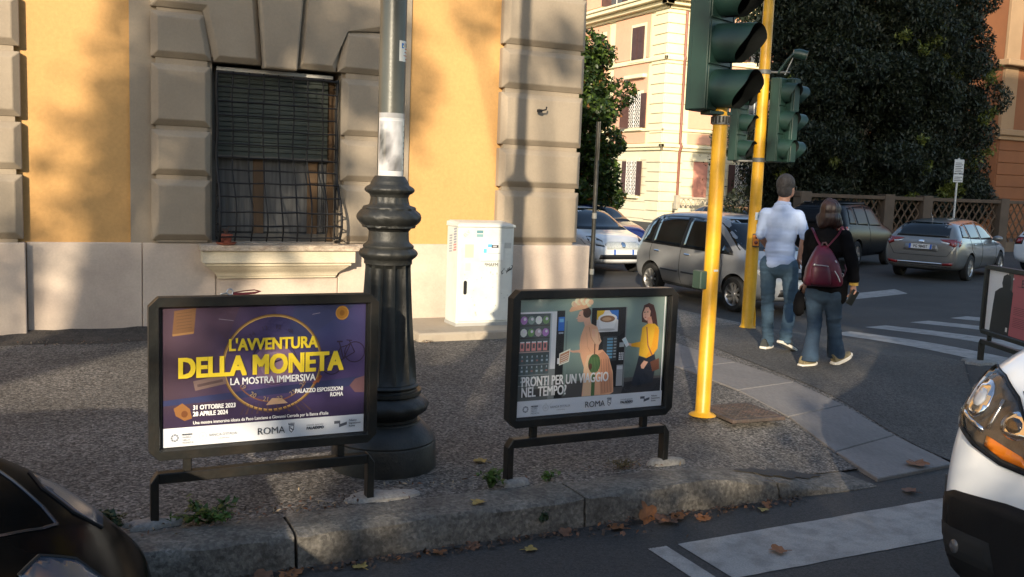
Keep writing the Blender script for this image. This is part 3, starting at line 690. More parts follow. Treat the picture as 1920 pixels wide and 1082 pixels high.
# ---- board 1: purple exhibition poster
t1, zc = board('dark steel poster board with the purple and yellow exhibition poster, left of the lamp', (0.882, 4.480, 0.15), R(0.2))
pr = Print()
def purple(u, v):
    c = mixc((0.045, 0.030, 0.040), (0.050, 0.036, 0.105), u * 1.4)
    c = mixc(c, (0.10, 0.075, 0.20), max(0, 1 - math.hypot((u - 0.5) * 1.5, (v - 0.45) * 1.3) * 2.0) * 0.8)
    c = mixc(c, (0.035, 0.05, 0.13), max(0, 1 - math.hypot((u - 0.78) * 3, (v - 0.15) * 3)) * 0.8)
    c = mixc(c, (0.075, 0.045, 0.065), max(0, 1 - math.hypot((u - 0.05) * 2.5, (v - 0.35) * 1.6)) * 0.8)
    return mixc(c, (0.030, 0.020, 0.050), smoothstep((v - 0.62) / 0.2) * 0.75)
gradient_sheet(pr, purple, 0.865); pr.k = 4
gold = (0.24, 0.14, 0.045); gold2 = (0.42, 0.27, 0.09)
pr.poly([(0.0, 0.70), (0.0, 0.66), (1.0, 0.56), (1.0, 0.63)], (0.030, 0.036, 0.095))
pr.poly([(0.63, 0.0), (0.95, 0.0), (0.66, 0.28), (0.60, 0.22)], (0.040, 0.045, 0.11)); pr.poly([(0.13, 0.0), (0.36, 0.0), (0.30, 0.24), (0.2, 0.1)], (0.060, 0.037, 0.062))
pr.poly([(0.055, 0.02), (0.155, 0.0), (0.145, 0.17), (0.045, 0.185)], (0.13, 0.068, 0.034)); pr.poly([(0.045, 0.185), (0.145, 0.17), (0.143, 0.185), (0.047, 0.20)], (0.22, 0.12, 0.05))
for k in range(6): pr.line([(0.065, 0.04 + k * 0.022), (0.135, 0.028 + k * 0.022)], 0.004, (0.085, 0.045, 0.025))
pr.ell(0.53, 0.44, 0.105, 0.155, (0.20, 0.125, 0.21)); pr.ell(0.53, 0.44, 0.07, 0.10, (0.27, 0.18, 0.27))
pr.ring(0.525, 0.425, 0.355, 0.018, gold); pr.ring(0.525, 0.425, 0.350, 0.006, gold2); pr.ring(0.525, 0.425, 0.365, 0.005, (0.09, 0.05, 0.03))
pr.ring(0.53, 0.42, 0.165, 0.009, (0.05, 0.03, 0.07)); pr.line([(0.53, 0.42), (0.57, 0.40)], 0.012, (0.05, 0.03, 0.07))
pr.ring(0.525, 0.425, 0.29, 0.010, (0.16, 0.07, 0.045), R(215), R(325)); pr.line([(0.75, 0.59), (0.77, 0.54), (0.73, 0.60)], 0.02, (0.28, 0.09, 0.04))
for k, s in enumerate(('19', '20', '21', '22', '23', '24')):
    a = R(216 + k * 21.5); u, v = 0.525 + 0.272 / (IW / IH) * math.cos(a), 0.425 - 0.272 * math.sin(a)
    lettering(s, 0.032, M('ink_gold', (0.36, 0.26, 0.15), rough=0.4), t1, px(u, v) @ Matrix.Rotation(a + R(90), 4, 'Z') @ Matrix.Translation((-0.016, -0.01, 0)), xs=0.95)
for k, s in enumerate(('uk', '12', '13', '14')):
    a = R(62 + k * 21); u, v = 0.525 + 0.272 / (IW / IH) * math.cos(a), 0.425 - 0.272 * math.sin(a)
    lettering(s, 0.030, M('ink_dusk', (0.05, 0.032, 0.055), rough=0.4), t1, px(u, v) @ Matrix.Rotation(a - R(90), 4, 'Z') @ Matrix.Translation((-0.016, -0.01, 0)))
pr.ell(0.875, 0.065, 0.034, 0.055, (0.26, 0.12, 0.02)); pr.ring(0.875, 0.065, 0.047, 0.008, (0.36, 0.19, 0.04)); pr.ell(0.875, 0.065, 0.013, 0.022, (0.18, 0.08, 0.015))
pr.poly([(0.05, 0.72), (0.09, 0.685), (0.125, 0.73), (0.135, 0.80), (0.10, 0.815), (0.06, 0.775)], (0.22, 0.10, 0.035)); pr.ell(0.10, 0.765, 0.015, 0.025, (0.13, 0.05, 0.02))
pr.poly([(0.92, 0.63), (0.95, 0.58), (1.0, 0.56), (1.0, 0.69), (0.95, 0.685)], (0.14, 0.075, 0.085))
pr.poly([(0.14, 0.53), (0.29, 0.49), (0.30, 0.56), (0.15, 0.60)], (0.16, 0.11, 0.10)); pr.line([(0.16, 0.565), (0.28, 0.535)], 0.02, (0.09, 0.06, 0.06))
bk = (0.020, 0.012, 0.028)
pr.ring(0.825, 0.46, 0.075, 0.008, bk); pr.ring(0.945, 0.37, 0.078, 0.008, bk)
pr.line([(0.825, 0.46), (0.87, 0.33), (0.92, 0.31), (0.885, 0.42), (0.825, 0.46)], 0.008, bk); pr.line([(0.87, 0.33), (0.885, 0.42), (0.945, 0.37), (0.915, 0.28)], 0.008, bk); pr.line([(0.862, 0.29), (0.872, 0.34)], 0.008, bk); pr.line([(0.85, 0.285), (0.88, 0.285)], 0.012, bk); pr.line([(0.90, 0.275), (0.93, 0.28)], 0.008, bk)
pr.line([(0.26, 0.085), (0.33, 0.10)], 0.005, (0.16, 0.14, 0.18)); pr.line([(0.72, 0.07), (0.76, 0.06)], 0.004, (0.22, 0.2, 0.25))
for k in range(14):
    u = 0.36 + k * 0.027; pr.poly([(u, 0.80), (u + 0.012, 0.80), (0.50 + (u - 0.5) * 0.75, 0.71)], (0.075, 0.045, 0.05) if k % 2 else (0.045, 0.03, 0.05))
pr.poly([(0.49, 0.74), (0.52, 0.69), (0.57, 0.695), (0.60, 0.735)], (0.36, 0.24, 0.16))
strip_logos(t1, pr)
pr.mb.build('printed_sheet', print_mat(), t1)
lettering("L'AVVENTURA", 0.079, m_yel_ink, t1, px(0.305, 0.318), bold=0.0022, xs=0.83)
lettering('DELLA MONETA', 0.132, m_yel_ink, t1, px(0.068, 0.498), bold=0.0045, xs=0.80)
lettering('LA MOSTRA IMMERSIVA', 0.047, m_white_ink, t1, px(0.312, 0.570), bold=0.0009, xs=0.82)
lettering('31 OTTOBRE 2023', 0.030, m_white_ink, t1, px(0.138, 0.735), bold=0.0009, xs=0.80); lettering('28 APRILE 2024', 0.030, m_white_ink, t1, px(0.138, 0.782), bold=0.0009, xs=0.80)
lettering('PALAZZO ESPOSIZIONI', 0.0285, m_white_ink, t1, px(0.884, 0.660), bold=0.0008, xs=0.80, align='RIGHT'); lettering('ROMA', 0.0285, m_white_ink, t1, px(0.884, 0.703), bold=0.0008, xs=0.80, align='RIGHT')
lettering("Una mostra immersiva ideata da Paco Lanciano e Giovanni Carrada per la Banca d'Italia", 0.0225, m_white_ink, t1, px(0.138, 0.842), bold=0.0003, xs=0.805)

INK = 2.3
# ---- board 2: vending machine poster
t2, zc = board('dark steel poster board with the vending machine poster, right of the lamp', (2.703, 4.495, 0.15), R(0.6))
pr = Print()
def green(u, v): return mixc(mixc((0.135, 0.185, 0.165), (0.085, 0.115, 0.105), abs(u - 0.35) * 1.2), (0.030, 0.038, 0.037), smoothstep((v - 0.35) / 0.5) * 0.8)
gradient_sheet(pr, green, 0.865); pr.k = 4
pr.rect(0.0, 0.72, 1.0, 0.865, (0.045, 0.043, 0.042)); pr.poly([(0.7, 0.865), (0.72, 0.76), (1.0, 0.74), (1.0, 0.865)], (0.018, 0.018, 0.02))
# snack machine
pr.rect(0.0, 0.105, 0.24, 0.86, (0.40, 0.42, 0.42)); pr.rect(0.0, 0.12, 0.195, 0.86, (0.045, 0.055, 0.055)); pr.rect(0.237, 0.10, 0.29, 0.86, (0.012, 0.013, 0.014))
pr.rect(0.195, 0.12, 0.205, 0.78, (0.25, 0.27, 0.27)); pr.rect(0.248, 0.155, 0.288, 0.275, (0.02, 0.09, 0.30)); pr.rect(0.252, 0.285, 0.284, 0.30, (0.2, 0.22, 0.25)); pr.rect(0.254, 0.17, 0.282, 0.20, (0.10, 0.25, 0.5))
cols = [(0.22, 0.10, 0.25), (0.12, 0.16, 0.14), (0.35, 0.36, 0.34), (0.08, 0.15, 0.06), (0.25, 0.2, 0.22)]
for r_ in range(2):
    for k in range(4): pr.ell(0.025 + k * 0.047, 0.175 + r_ * 0.105, 0.022, 0.036, cols[(k + r_ * 2) % 5], 9); pr.ell(0.03 + k * 0.047, 0.165 + r_ * 0.105, 0.009, 0.014, (0.35, 0.33, 0.36), 7)
    pr.rect(0.0, 0.215 + r_ * 0.105, 0.195, 0.226 + r_ * 0.105, (0.03, 0.03, 0.03))
for k in range(5): pr.rect(0.005 + k * 0.037, 0.355, 0.032 + k * 0.037, 0.435, (0.42, 0.16, 0.14)); pr.rect(0.011 + k * 0.037, 0.375, 0.026 + k * 0.037, 0.412, (0.08, 0.06, 0.06)); pr.rect(0.005 + k * 0.037, 0.355, 0.032 + k * 0.037, 0.366, (0.5, 0.4, 0.38))
pr.rect(0, 0.44, 0.195, 0.45, (0.25, 0.18, 0.16))
for r_ in range(3):
    for k in range(6):
        u, v = 0.012 + k * 0.032, 0.475 + r_ * 0.09
        pr.rect(u, v + 0.015, u + 0.018, v + 0.07, (0.05, 0.07, 0.075)); pr.rect(u + 0.005, v, u + 0.013, v + 0.017, (0.2, 0.24, 0.25)); pr.rect(u + 0.003, v + 0.035, u + 0.016, v + 0.05, (0.22, 0.26, 0.28) if (k + r_) % 3 else (0.18, 0.09, 0.08))
    pr.rect(0, 0.548 + r_ * 0.09, 0.195, 0.556 + r_ * 0.09, (0.14, 0.15, 0.15))
pr.rect(0.195, 0.60, 0.237, 0.86, (0.11, 0.12, 0.12)); pr.rect(0, 0.74, 0.195, 0.86, (0.06, 0.065, 0.065)); pr.rect(0.02, 0.765, 0.17, 0.83, (0.03, 0.03, 0.03)); pr.rect(0.25, 0.51, 0.27, 0.56, (0.45, 0.46, 0.44))
pr.rect(0.30, 0.19, 0.31, 0.84, (0.10, 0.135, 0.125))
# coffee machine
pr.rect(0.47, 0.085, 0.715, 0.80, (0.012, 0.012, 0.013)); pr.rect(0.708, 0.085, 0.716, 0.80, (0.10, 0.11, 0.11))
pr.rect(0.505, 0.11, 0.655, 0.30, (0.33, 0.33, 0.33)); pr.poly([(0.505, 0.19), (0.505, 0.11), (0.56, 0.11), (0.53, 0.19)], (0.42, 0.24, 0.02)); pr.poly([(0.59, 0.11), (0.655, 0.11), (0.655, 0.2), (0.62, 0.16)], (0.02, 0.08, 0.25))
pr.poly([(0.515, 0.18), (0.645, 0.175), (0.63, 0.255), (0.60, 0.285), (0.555, 0.285), (0.525, 0.25)], (0.50, 0.50, 0.49)); pr.ell(0.58, 0.180, 0.066, 0.042, (0.58, 0.58, 0.57)); pr.ell(0.58, 0.185, 0.052, 0.030, (0.14, 0.075, 0.04)); pr.ell(0.575, 0.187, 0.032, 0.016, (0.27, 0.17, 0.10)); pr.ell(0.575, 0.282, 0.06, 0.012, (0.22, 0.22, 0.22))
pr.rect(0.555, 0.34, 0.655, 0.56, (0.025, 0.030, 0.033))
for k in range(7): pr.rect(0.585, 0.355 + k * 0.027, 0.625, 0.374 + k * 0.027, (0.07, 0.16, 0.23)); pr.rect(0.632, 0.357 + k * 0.027, 0.65, 0.37 + k * 0.027, (0.15, 0.17, 0.18))
for r_ in range(4):
    for k in range(3): pr.rect(0.672 + k * 0.012, 0.49 + r_ * 0.018, 0.680 + k * 0.012, 0.502 + r_ * 0.018, (0.35, 0.36, 0.37))
pr.rect(0.672, 0.40, 0.705, 0.44, (0.18, 0.20, 0.21)); pr.rect(0.66, 0.60, 0.705, 0.79, (0.17, 0.175, 0.18)); pr.rect(0.663, 0.61, 0.702, 0.64, (0.26, 0.27, 0.28))
# woman in the old-fashioned peach dress, in profile, with her flowered hat
pk = (0.40, 0.205, 0.125); pk2 = (0.30, 0.145, 0.085); sk = (0.42, 0.215, 0.15)
pr.poly([(0.425, 0.86), (0.435, 0.62), (0.405, 0.50), (0.395, 0.40), (0.40, 0.33), (0.425, 0.235), (0.46, 0.215), (0.51, 0.25), (0.535, 0.34), (0.525, 0.46), (0.555, 0.455), (0.60, 0.52), (0.635, 0.66), (0.645, 0.84), (0.62, 0.86)], pk)
pr.poly([(0.52, 0.50), (0.56, 0.47), (0.60, 0.53), (0.63, 0.68), (0.64, 0.84), (0.555, 0.855), (0.54, 0.65)], pk2)
for k in range(4): pr.line([(0.55 + k * 0.016, 0.54), (0.565 + k * 0.020, 0.84)], 0.006, (0.20, 0.09, 0.055))
pr.poly([(0.43, 0.62), (0.45, 0.5), (0.50, 0.48), (0.52, 0.62), (0.49, 0.86), (0.43, 0.86)], (0.45, 0.25, 0.16))
pr.poly([(0.425, 0.24), (0.415, 0.20), (0.455, 0.16), (0.47, 0.23)], sk); pr.poly([(0.372, 0.165), (0.385, 0.115), (0.42, 0.09), (0.45, 0.12), (0.44, 0.19), (0.405, 0.205), (0.385, 0.205), (0.372, 0.195), (0.376, 0.182), (0.362, 0.172)], sk)
pr.ell(0.437, 0.125, 0.028, 0.045, (0.045, 0.022, 0.016)); pr.poly([(0.40, 0.095), (0.43, 0.08), (0.46, 0.10), (0.455, 0.14), (0.42, 0.12)], (0.045, 0.022, 0.016)); pr.ell(0.388, 0.145, 0.005, 0.005, (0.10, 0.05, 0.04), 6)
pr.poly([(0.315, 0.105), (0.33, 0.07), (0.38, 0.045), (0.44, 0.045), (0.465, 0.07), (0.42, 0.09), (0.36, 0.105), (0.325, 0.115)], (0.40, 0.22, 0.13))
for k in range(11): pr.ell(0.345 + k * 0.0115, 0.045 - 0.022 * math.sin(k / 10 * math.pi) + 0.012 * math.sin(k * 2.3), 0.018, 0.026, [(0.52, 0.33, 0.22), (0.44, 0.25, 0.17), (0.58, 0.40, 0.29)][k % 3], 8)
pr.poly([(0.405, 0.47), (0.35, 0.468), (0.33, 0.455), (0.335, 0.445), (0.355, 0.45), (0.405, 0.445)], sk); pr.poly([(0.40, 0.40), (0.45, 0.42), (0.44, 0.475), (0.395, 0.475)], pk)
pr.poly([(0.262, 0.47), (0.335, 0.43), (0.328, 0.545), (0.262, 0.575)], (0.46, 0.41, 0.32)); pr.poly([(0.268, 0.48), (0.329, 0.446), (0.323, 0.535), (0.268, 0.562)], (0.24, 0.12, 0.07))
for k in range(4): pr.line([(0.272, 0.50 + k * 0.018), (0.322, 0.472 + k * 0.018)], 0.005, (0.5, 0.44, 0.34))
pr.poly([(0.475, 0.27), (0.51, 0.27), (0.545, 0.38), (0.53, 0.41), (0.49, 0.40), (0.475, 0.33)], (0.44, 0.24, 0.155)); pr.poly([(0.475, 0.285), (0.488, 0.275), (0.503, 0.30), (0.497, 0.345), (0.482, 0.325)], sk); pr.line([(0.455, 0.25), (0.47, 0.34), (0.50, 0.40)], 0.006, (0.28, 0.13, 0.08)); pr.line([(0.44, 0.30), (0.45, 0.42), (0.47, 0.47)], 0.005, (0.30, 0.15, 0.09)); pr.line([(0.52, 0.30), (0.53, 0.38)], 0.006, (0.27, 0.12, 0.075))
gn = (0.035, 0.07, 0.03)
pr.ell(0.502, 0.575, 0.042, 0.085, gn); pr.rect(0.488, 0.64, 0.512, 0.86, (0.05, 0.085, 0.035))
for k in range(7): pr.line([(0.47 + k * 0.011, 0.52), (0.476 + k * 0.009, 0.655)], 0.005, (0.08, 0.13, 0.055))
pr.line([(0.50, 0.40), (0.50, 0.50)], 0.012, (0.10, 0.045, 0.03)); pr.ell(0.475, 0.60, 0.012, 0.03, (0.06, 0.025, 0.02), 8)
# woman in the orange sweater
og = (0.50, 0.215, 0.02); hr = (0.035, 0.014, 0.013)
pr.poly([(0.82, 0.15), (0.835, 0.075), (0.87, 0.055), (0.905, 0.075), (0.925, 0.15), (0.945, 0.29), (0.915, 0.30), (0.86, 0.235), (0.825, 0.225)], hr)
pr.poly([(0.829, 0.145), (0.845, 0.095), (0.868, 0.092), (0.885, 0.13), (0.88, 0.19), (0.862, 0.215), (0.845, 0.205), (0.832, 0.18)], sk); pr.poly([(0.862, 0.19), (0.89, 0.175), (0.905, 0.245), (0.87, 0.25)], (0.34, 0.165, 0.11))
pr.ell(0.842, 0.138, 0.006, 0.005, (0.05, 0.03, 0.03), 6); pr.ell(0.863, 0.136, 0.006, 0.005, (0.05, 0.03, 0.03), 6); pr.ell(0.848, 0.183, 0.008, 0.005, (0.26, 0.06, 0.06), 6); pr.ell(0.849, 0.16, 0.004, 0.010, (0.34, 0.165, 0.11), 6)
pr.poly([(0.83, 0.275), (0.87, 0.24), (0.92, 0.245), (0.95, 0.28), (0.945, 0.44), (0.925, 0.52), (0.875, 0.555), (0.815, 0.525), (0.82, 0.42)], og); pr.poly([(0.925, 0.27), (0.955, 0.30), (0.95, 0.47), (0.885, 0.585), (0.858, 0.57), (0.905, 0.45)], (0.42, 0.17, 0.015))
pr.poly([(0.825, 0.40), (0.82, 0.455), (0.755, 0.44), (0.755, 0.415)], (0.45, 0.185, 0.015)); pr.poly([(0.757, 0.415), (0.757, 0.438), (0.735, 0.43), (0.728, 0.405)], sk)
pr.poly([(0.687, 0.372), (0.712, 0.352), (0.742, 0.425), (0.722, 0.445)], (0.55, 0.56, 0.58)); pr.poly([(0.693, 0.376), (0.711, 0.361), (0.728, 0.405), (0.712, 0.42)], (0.30, 0.36, 0.40))
pr.line([(0.862, 0.27), (0.878, 0.44), (0.93, 0.575)], 0.012, (0.16, 0.055, 0.04))
pr.poly([(0.815, 0.53), (0.87, 0.555), (0.93, 0.52), (0.945, 0.60), (0.925, 0.78), (0.79, 0.80), (0.77, 0.78), (0.805, 0.60)], (0.014, 0.017, 0.024)); pr.poly([(0.855, 0.575), (0.885, 0.59), (0.855, 0.65), (0.838, 0.645), (0.832, 0.615)], sk)
pr.poly([(0.90, 0.59), (0.965, 0.56), (0.97, 0.66), (0.92, 0.68)], (0.075, 0.032, 0.022)); pr.rect(0.985, 0.0, 0.992, 0.97, (0.5, 0.52, 0.52))
strip_logos(t2, pr)
pr.line([(0.20, 0.935), (0.235, 0.88)], 0.004, (0.25, 0.26, 0.27))
pr.mb.build('printed_sheet', print_mat(), t2)
lettering('PRONTI PER UN VIAGGIO', 0.077, m_white_ink, t2, px(0.018, 0.735), bold=0.0014, xs=0.625); lettering('NEL TEMPO?', 0.077, m_white_ink, t2, px(0.018, 0.825), bold=0.0014, xs=0.66)

INK = 1.6
# ---- board 3: across the side street, seen at a slant
t3, zc = board('dark steel poster board with a black silhouette and a pink panel, at the far crosswalk', (8.915, 6.47, 0.02), R(-115))
pr = Print()
pr.rect(0, 0, 1, 1, (0.62, 0.63, 0.66)); pr.rect(0.40, 0.0, 0.52, 1.0, (0.05, 0.055, 0.05)); pr.rect(0.50, 0.0, 1.0, 1.0, (0.30, 0.075, 0.085))
pr.poly([(0.10, 1.0), (0.13, 0.55), (0.15, 0.34), (0.24, 0.27), (0.30, 0.245), (0.28, 0.18), (0.30, 0.06), (0.37, 0.02), (0.45, 0.05), (0.47, 0.18), (0.45, 0.26), (0.52, 0.30), (0.50, 1.0)], (0.008, 0.008, 0.009))
pr.ell(0.505, 0.08, 0.012, 0.02, (0.6, 0.6, 0.55), 8)
for k in range(12):
    if k == 5: continue
    pr.rect(0.56, 0.52 + k * 0.028, 0.90 - 0.05 * (k % 3), 0.528 + k * 0.028, (0.10, 0.02, 0.025))
pr.rect(0.60, 0.185, 0.99, 0.193, (0.06, 0.012, 0.015)); pr.rect(0.43, 0.88, 0.47, 0.95, (0.5, 0.5, 0.48))
pr.mb.build('printed_sheet', print_mat(), t3)
lettering('ELIA', 0.11, m_dark_ink, t3, px(0.68, 0.185), bold=0.001)

# concrete dabs where the posts are set
def dab(x, y, rx, ry, seed, par, z=0.15, h=0.03):
    mb = MB(); rings = []
    n = 16; r_ = random.Random(seed)
    j = [r_.uniform(0.75, 1.25) for _ in range(n)]
    for s_, hz in ((1.0, -0.02), (0.93, h * 0.5), (0.7, h * 0.9), (0.3, h)):
        rings.append([(x + rx * s_ * j[k] * math.cos(2 * math.pi * k / n), y + ry * s_ * j[k] * math.sin(2 * math.pi * k / n), z + hz + 0.006 * noise.noise(Vector((k, s_ * 9, seed)))) for k in range(n)])
    o = mb.loft(rings).build('concrete_footing', m_conc, None, smooth=50); keep_world(o, par)
dab(0.36, 4.47, 0.13, 0.06, 1, t1); dab(1.46, 4.50, 0.19, 0.085, 2, t1, h=0.022); dab(2.22, 4.46, 0.10, 0.05, 3, t2); dab(3.24, 4.50, 0.12, 0.05, 4, t2, h=0.04); dab(9.13, 6.93, 0.20, 0.16, 5, t3, z=0.01, h=0.02)

# dog lead forgotten on top of the left board
ld = thing('dog_lead', 'small dark red strap with a metal clip lying on the left poster board', 'strap', (0.715, 4.475, 1.219), R(4))
mb = MB(); mb.tube([(0.0, 0, 0.012), (0.05, 0.004, 0.020), (0.10, 0.0, 0.024), (0.125, -0.01, 0.018), (0.10, -0.016, 0.012), (0.05, -0.014, 0.009), (0.0, -0.008, 0.008)], 0.0075, 6, flat=0.35); mb.build('strap', M('red_webbing', (0.13, 0.012, 0.014), rough=0.8), ld, smooth=60)
mb = MB(); mb.tube([(-0.012 + 0.014 * math.cos(a), 0, 0.017 + 0.014 * math.sin(a)) for a in lin(0, 6.28, 14)], 0.003, 6); mb.tube([(-0.026, 0, 0.012), (-0.045, 0, 0.008), (-0.055, 0.004, 0.006)], 0.0045, 6); mb.build('clip', M('steel', (0.45, 0.48, 0.5), rough=0.3, metal=0.9), ld, smooth=60)

# ================================================================== roadside cabinet
m_cab = M('cabinet_grey_white', (0.60, 0.62, 0.58), rough=0.45, var=0.05, vscale=4, var2=0.03, v2scale=30, bump=0.06, bscale=60, tint=(0.52, 0.53, 0.49), tscale=5, tamt=0.5)
cab = thing('utility_cabinet', 'pale grey street cabinet covered in stickers beside the corner quoins', 'utility cabinet', (4.09, 9.28, 0.235))
CX0, CX1, CY0, CY1, CH = -0.325, 0.325, -0.15, 0.17, 1.075
blk = thing('concrete_block', 'low worn concrete block carrying the grey street cabinet', 'concrete block', (3.9, 9.2, 0.15))
mb = MB(); rings = []
for z, s_ in ((-0.05, 0.0), (0.07, 0.004), (0.085, 0.02), (0.088, 0.04)): rings.append([(-0.68 + s_, -0.42 + s_, z), (0.72 - s_, -0.42 + s_, z), (0.72 - s_, 0.58, z), (-0.68 + s_, 0.58, z)])
mb.loft(rings); mb.build('block', M('worn_block', (0.36, 0.31, 0.24), rough=0.9, var=0.2, vscale=6, bump=0.7, bscale=40, tint=(0.22, 0.18, 0.14), tscale=6), blk)
MB().box(CX0 - 0.004, CX1 + 0.004, CY0 - 0.004, CY1, 0.0, 0.035).build('foot', M('cabinet_foot', (0.35, 0.35, 0.33), rough=0.6), cab)
MB().box(CX0, CX1, CY0, CY1, 0.03, CH).build('body', m_cab, cab, bevel=0.012, bseg=3)
MB().loft([[(CX0 - 0.012, CY0 - 0.014, CH - 0.012), (CX1 + 0.012, CY0 - 0.014, CH - 0.012), (CX1 + 0.012, CY1, CH - 0.012), (CX0 - 0.012, CY1, CH - 0.012)], [(CX0 - 0.012, CY0 - 0.014, CH + 0.012), (CX1 + 0.012, CY0 - 0.014, CH + 0.012), (CX1 + 0.012, CY1, CH + 0.035), (CX0 - 0.012, CY1, CH + 0.035)], [(CX0 + 0.03, CY0 + 0.03, CH + 0.032), (CX1 - 0.03, CY0 + 0.03, CH + 0.032), (CX1 - 0.03, CY1, CH + 0.05), (CX0 + 0.03, CY1, CH + 0.05)]]).build('lid', m_cab, cab, bevel=0.004)
dr = MB().box(CX0 + 0.02, CX1 - 0.02, CY0 - 0.010, CY0 + 0.002, 0.055, CH - 0.03).build('door', m_cab, cab, bevel=0.003)
hd = MB(); hd.loft([[(-0.235 + 0.020 * math.cos(a), CY0 - y, 0.42 + 0.055 * (1 if math.sin(a) > 0 else -1) + 0.020 * math.sin(a)) for a in lin(0.01, 6.27, 20)] for y in (0.009, 0.014)]).build('handle', m_black, dr, bevel=0.002)
fr = MB(); fr.box(-0.07, 0.21, CY0 - 0.016, CY0 - 0.009, 0.70, 0.905); fr.build('label_holder', m_cab, dr, bevel=0.004)
cp = MB(); yk = CY0 - 0.0175
def st(x0, x1, z0, z1, c, d=0.0):
    q_ = MB(); q_.poly([(x0, yk - d, z0), (x1, yk - d, z0), (x1, yk - d, z1), (x0, yk - d, z1)], c); q_.build('sticker', print_mat('sticker_ink', 0.5, 0.3), dr)
st(-0.055, 0.195, 0.715, 0.89, (0.68, 0.70, 0.66)); st(0.01, 0.065, 0.85, 0.885, (0.12, 0.38, 0.62), .001); st(0.055, 0.135, 0.845, 0.875, (0.03, 0.03, 0.035), .0012); st(0.068, 0.115, 0.853, 0.868, (0.4, 0.4, 0.42), .0016); st(-0.04, 0.0, 0.79, 0.835, (0.12, 0.50, 0.68), .001); st(0.01, 0.16, 0.782, 0.788, (0.35, 0.36, 0.36), .001)
yk = CY0 - 0.0108
st(-0.275, -0.175, 0.94, 1.04, (0.60, 0.60, 0.55)); st(-0.25, -0.15, 0.74, 0.88, (0.50, 0.47, 0.38)); st(-0.12, -0.045, 1.0, 1.03, (0.12, 0.25, 0.28)); st(-0.12, -0.045, 0.96, 0.99, (0.20, 0.35, 0.36)); st(0.21, 0.29, 0.84, 0.90, (0.42, 0.43, 0.41)); st(-0.24, -0.18, 0.60, 0.68, (0.62, 0.60, 0.48))
rr = random.Random(3)
for k in range(26):
    x, z = rr.uniform(-0.27, 0.28), rr.uniform(0.1, 0.62); s_ = rr.uniform(0.004, 0.014); z1_ = z + s_ * rr.uniform(0.4, 2); cp.poly([(x, yk, z), (x + s_, yk, z), (x + s_, yk, z1_), (x, yk, z1_)], (0.36, 0.37, 0.34))
o = cp.build('scuff_marks', print_mat('sticker_ink', 0.5, 0.3), dr); o['kind'] = 'stuff'
RX = Matrix.Rotation(R(90), 4, 'X')
lettering('*MAFM', 0.052, M('ink_print', (0.07, 0.07, 0.065), rough=0.6), dr, Matrix.Translation((-0.02, CY0 - 0.0125, 0.645)) @ RX, bold=0.0005)
lettering('ELV', 0.05, M('ink_pencil', (0.28, 0.28, 0.26), rough=0.6), dr, Matrix.Translation((-0.255, CY0 - 0.0125, 0.955)) @ RX @ Matrix.Rotation(R(40), 4, 'Z'))
mb = MB()
for pts in ([(0.20, 0.60), (0.185, 0.585), (0.19, 0.56), (0.205, 0.575)], [(0.235, 0.60), (0.25, 0.585), (0.245, 0.57)], [(0.25, 0.59), (0.31, 0.63), (0.315, 0.65), (0.30, 0.655)], [(0.245, 0.585), (0.31, 0.618)], [(0.255, 0.60), (0.262, 0.625), (0.27, 0.605), (0.28, 0.635)]):
    mb.tube([(x, CY0 - 0.012, z) for x, z in pts], 0.004, 5)
mb.build('scrawl', M('marker_black', (0.03, 0.03, 0.03), rough=0.5), dr)
sd_ = MB(); xk = CX0 - 0.0015
for k in range(9):
    z = 0.80 + k * 0.028; sd_.poly([(xk, -0.02 - 0.01 * (k % 2), z), (xk, -0.10, z + 0.012), (xk, -0.10, z + 0.03), (xk, -0.02 - 0.01 * (k % 2), z + 0.018)], (0.28, 0.30, 0.36) if k > 2 else (0.5, 0.22, 0.22))
    if k < 7: sd_.poly([(xk, 0.10, z - .02), (xk, 0.02, z - .01), (xk, 0.02, z + 0.006), (xk, 0.10, z - 0.004)], (0.30, 0.32, 0.36))
sd_.build('side_stickers', print_mat('sticker_ink', 0.5, 0.3), cab)

# ================================================================== traffic lights
m_pole = M('traffic_yellow', (0.62, 0.33, 0.012), rough=0.42, var=0.10, vscale=3, var2=0.06, v2scale=30, bump=0.08, bscale=40, tint=(0.52, 0.25, 0.01), tscale=2.5, tamt=0.6)
m_sig = M('signal_green', (0.012, 0.036, 0.028), rough=0.45, var=0.15, vscale=6, bump=0.06, bscale=50)
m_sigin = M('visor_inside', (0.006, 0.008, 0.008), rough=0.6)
m_clamp = M('clamp_grey', (0.16, 0.16, 0.15), rough=0.6, metal=0.5, var=0.3, vscale=20)
def lens_mat(c): return M('lens_%.2f_%.2f' % (c[0], c[1]), c, rough=0.15, spec=0.6)
def visor(parent, c, r, ln, open_from=R(-74)):
    """hood: tube open below, its far end cut back towards the bottom; local -y is forward"""
    mb = MB(); n = 28; th = 0.004
    for rr_, flip in ((r, False), (r - th, True)):
        rings = [[], []]
        for k in range(n + 1):
            a = open_from + (math.pi - 2 * open_from) * k / n
            f = 0.52 + 0.48 * smoothstep((math.sin(a) + 1.0) / 1.5)
            rings[0].append((c[0] + rr_ * math.cos(a), c[1], c[2] + rr_ * math.sin(a))); rings[1].append((c[0] + rr_ * 0.93 * math.cos(a), c[1] - ln * f, c[2] + rr_ * 0.97 * math.sin(a) - 0.012))
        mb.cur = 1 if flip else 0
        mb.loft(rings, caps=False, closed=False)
    return mb.build('visor', [m_sig, m_sigin], parent, smooth=60)
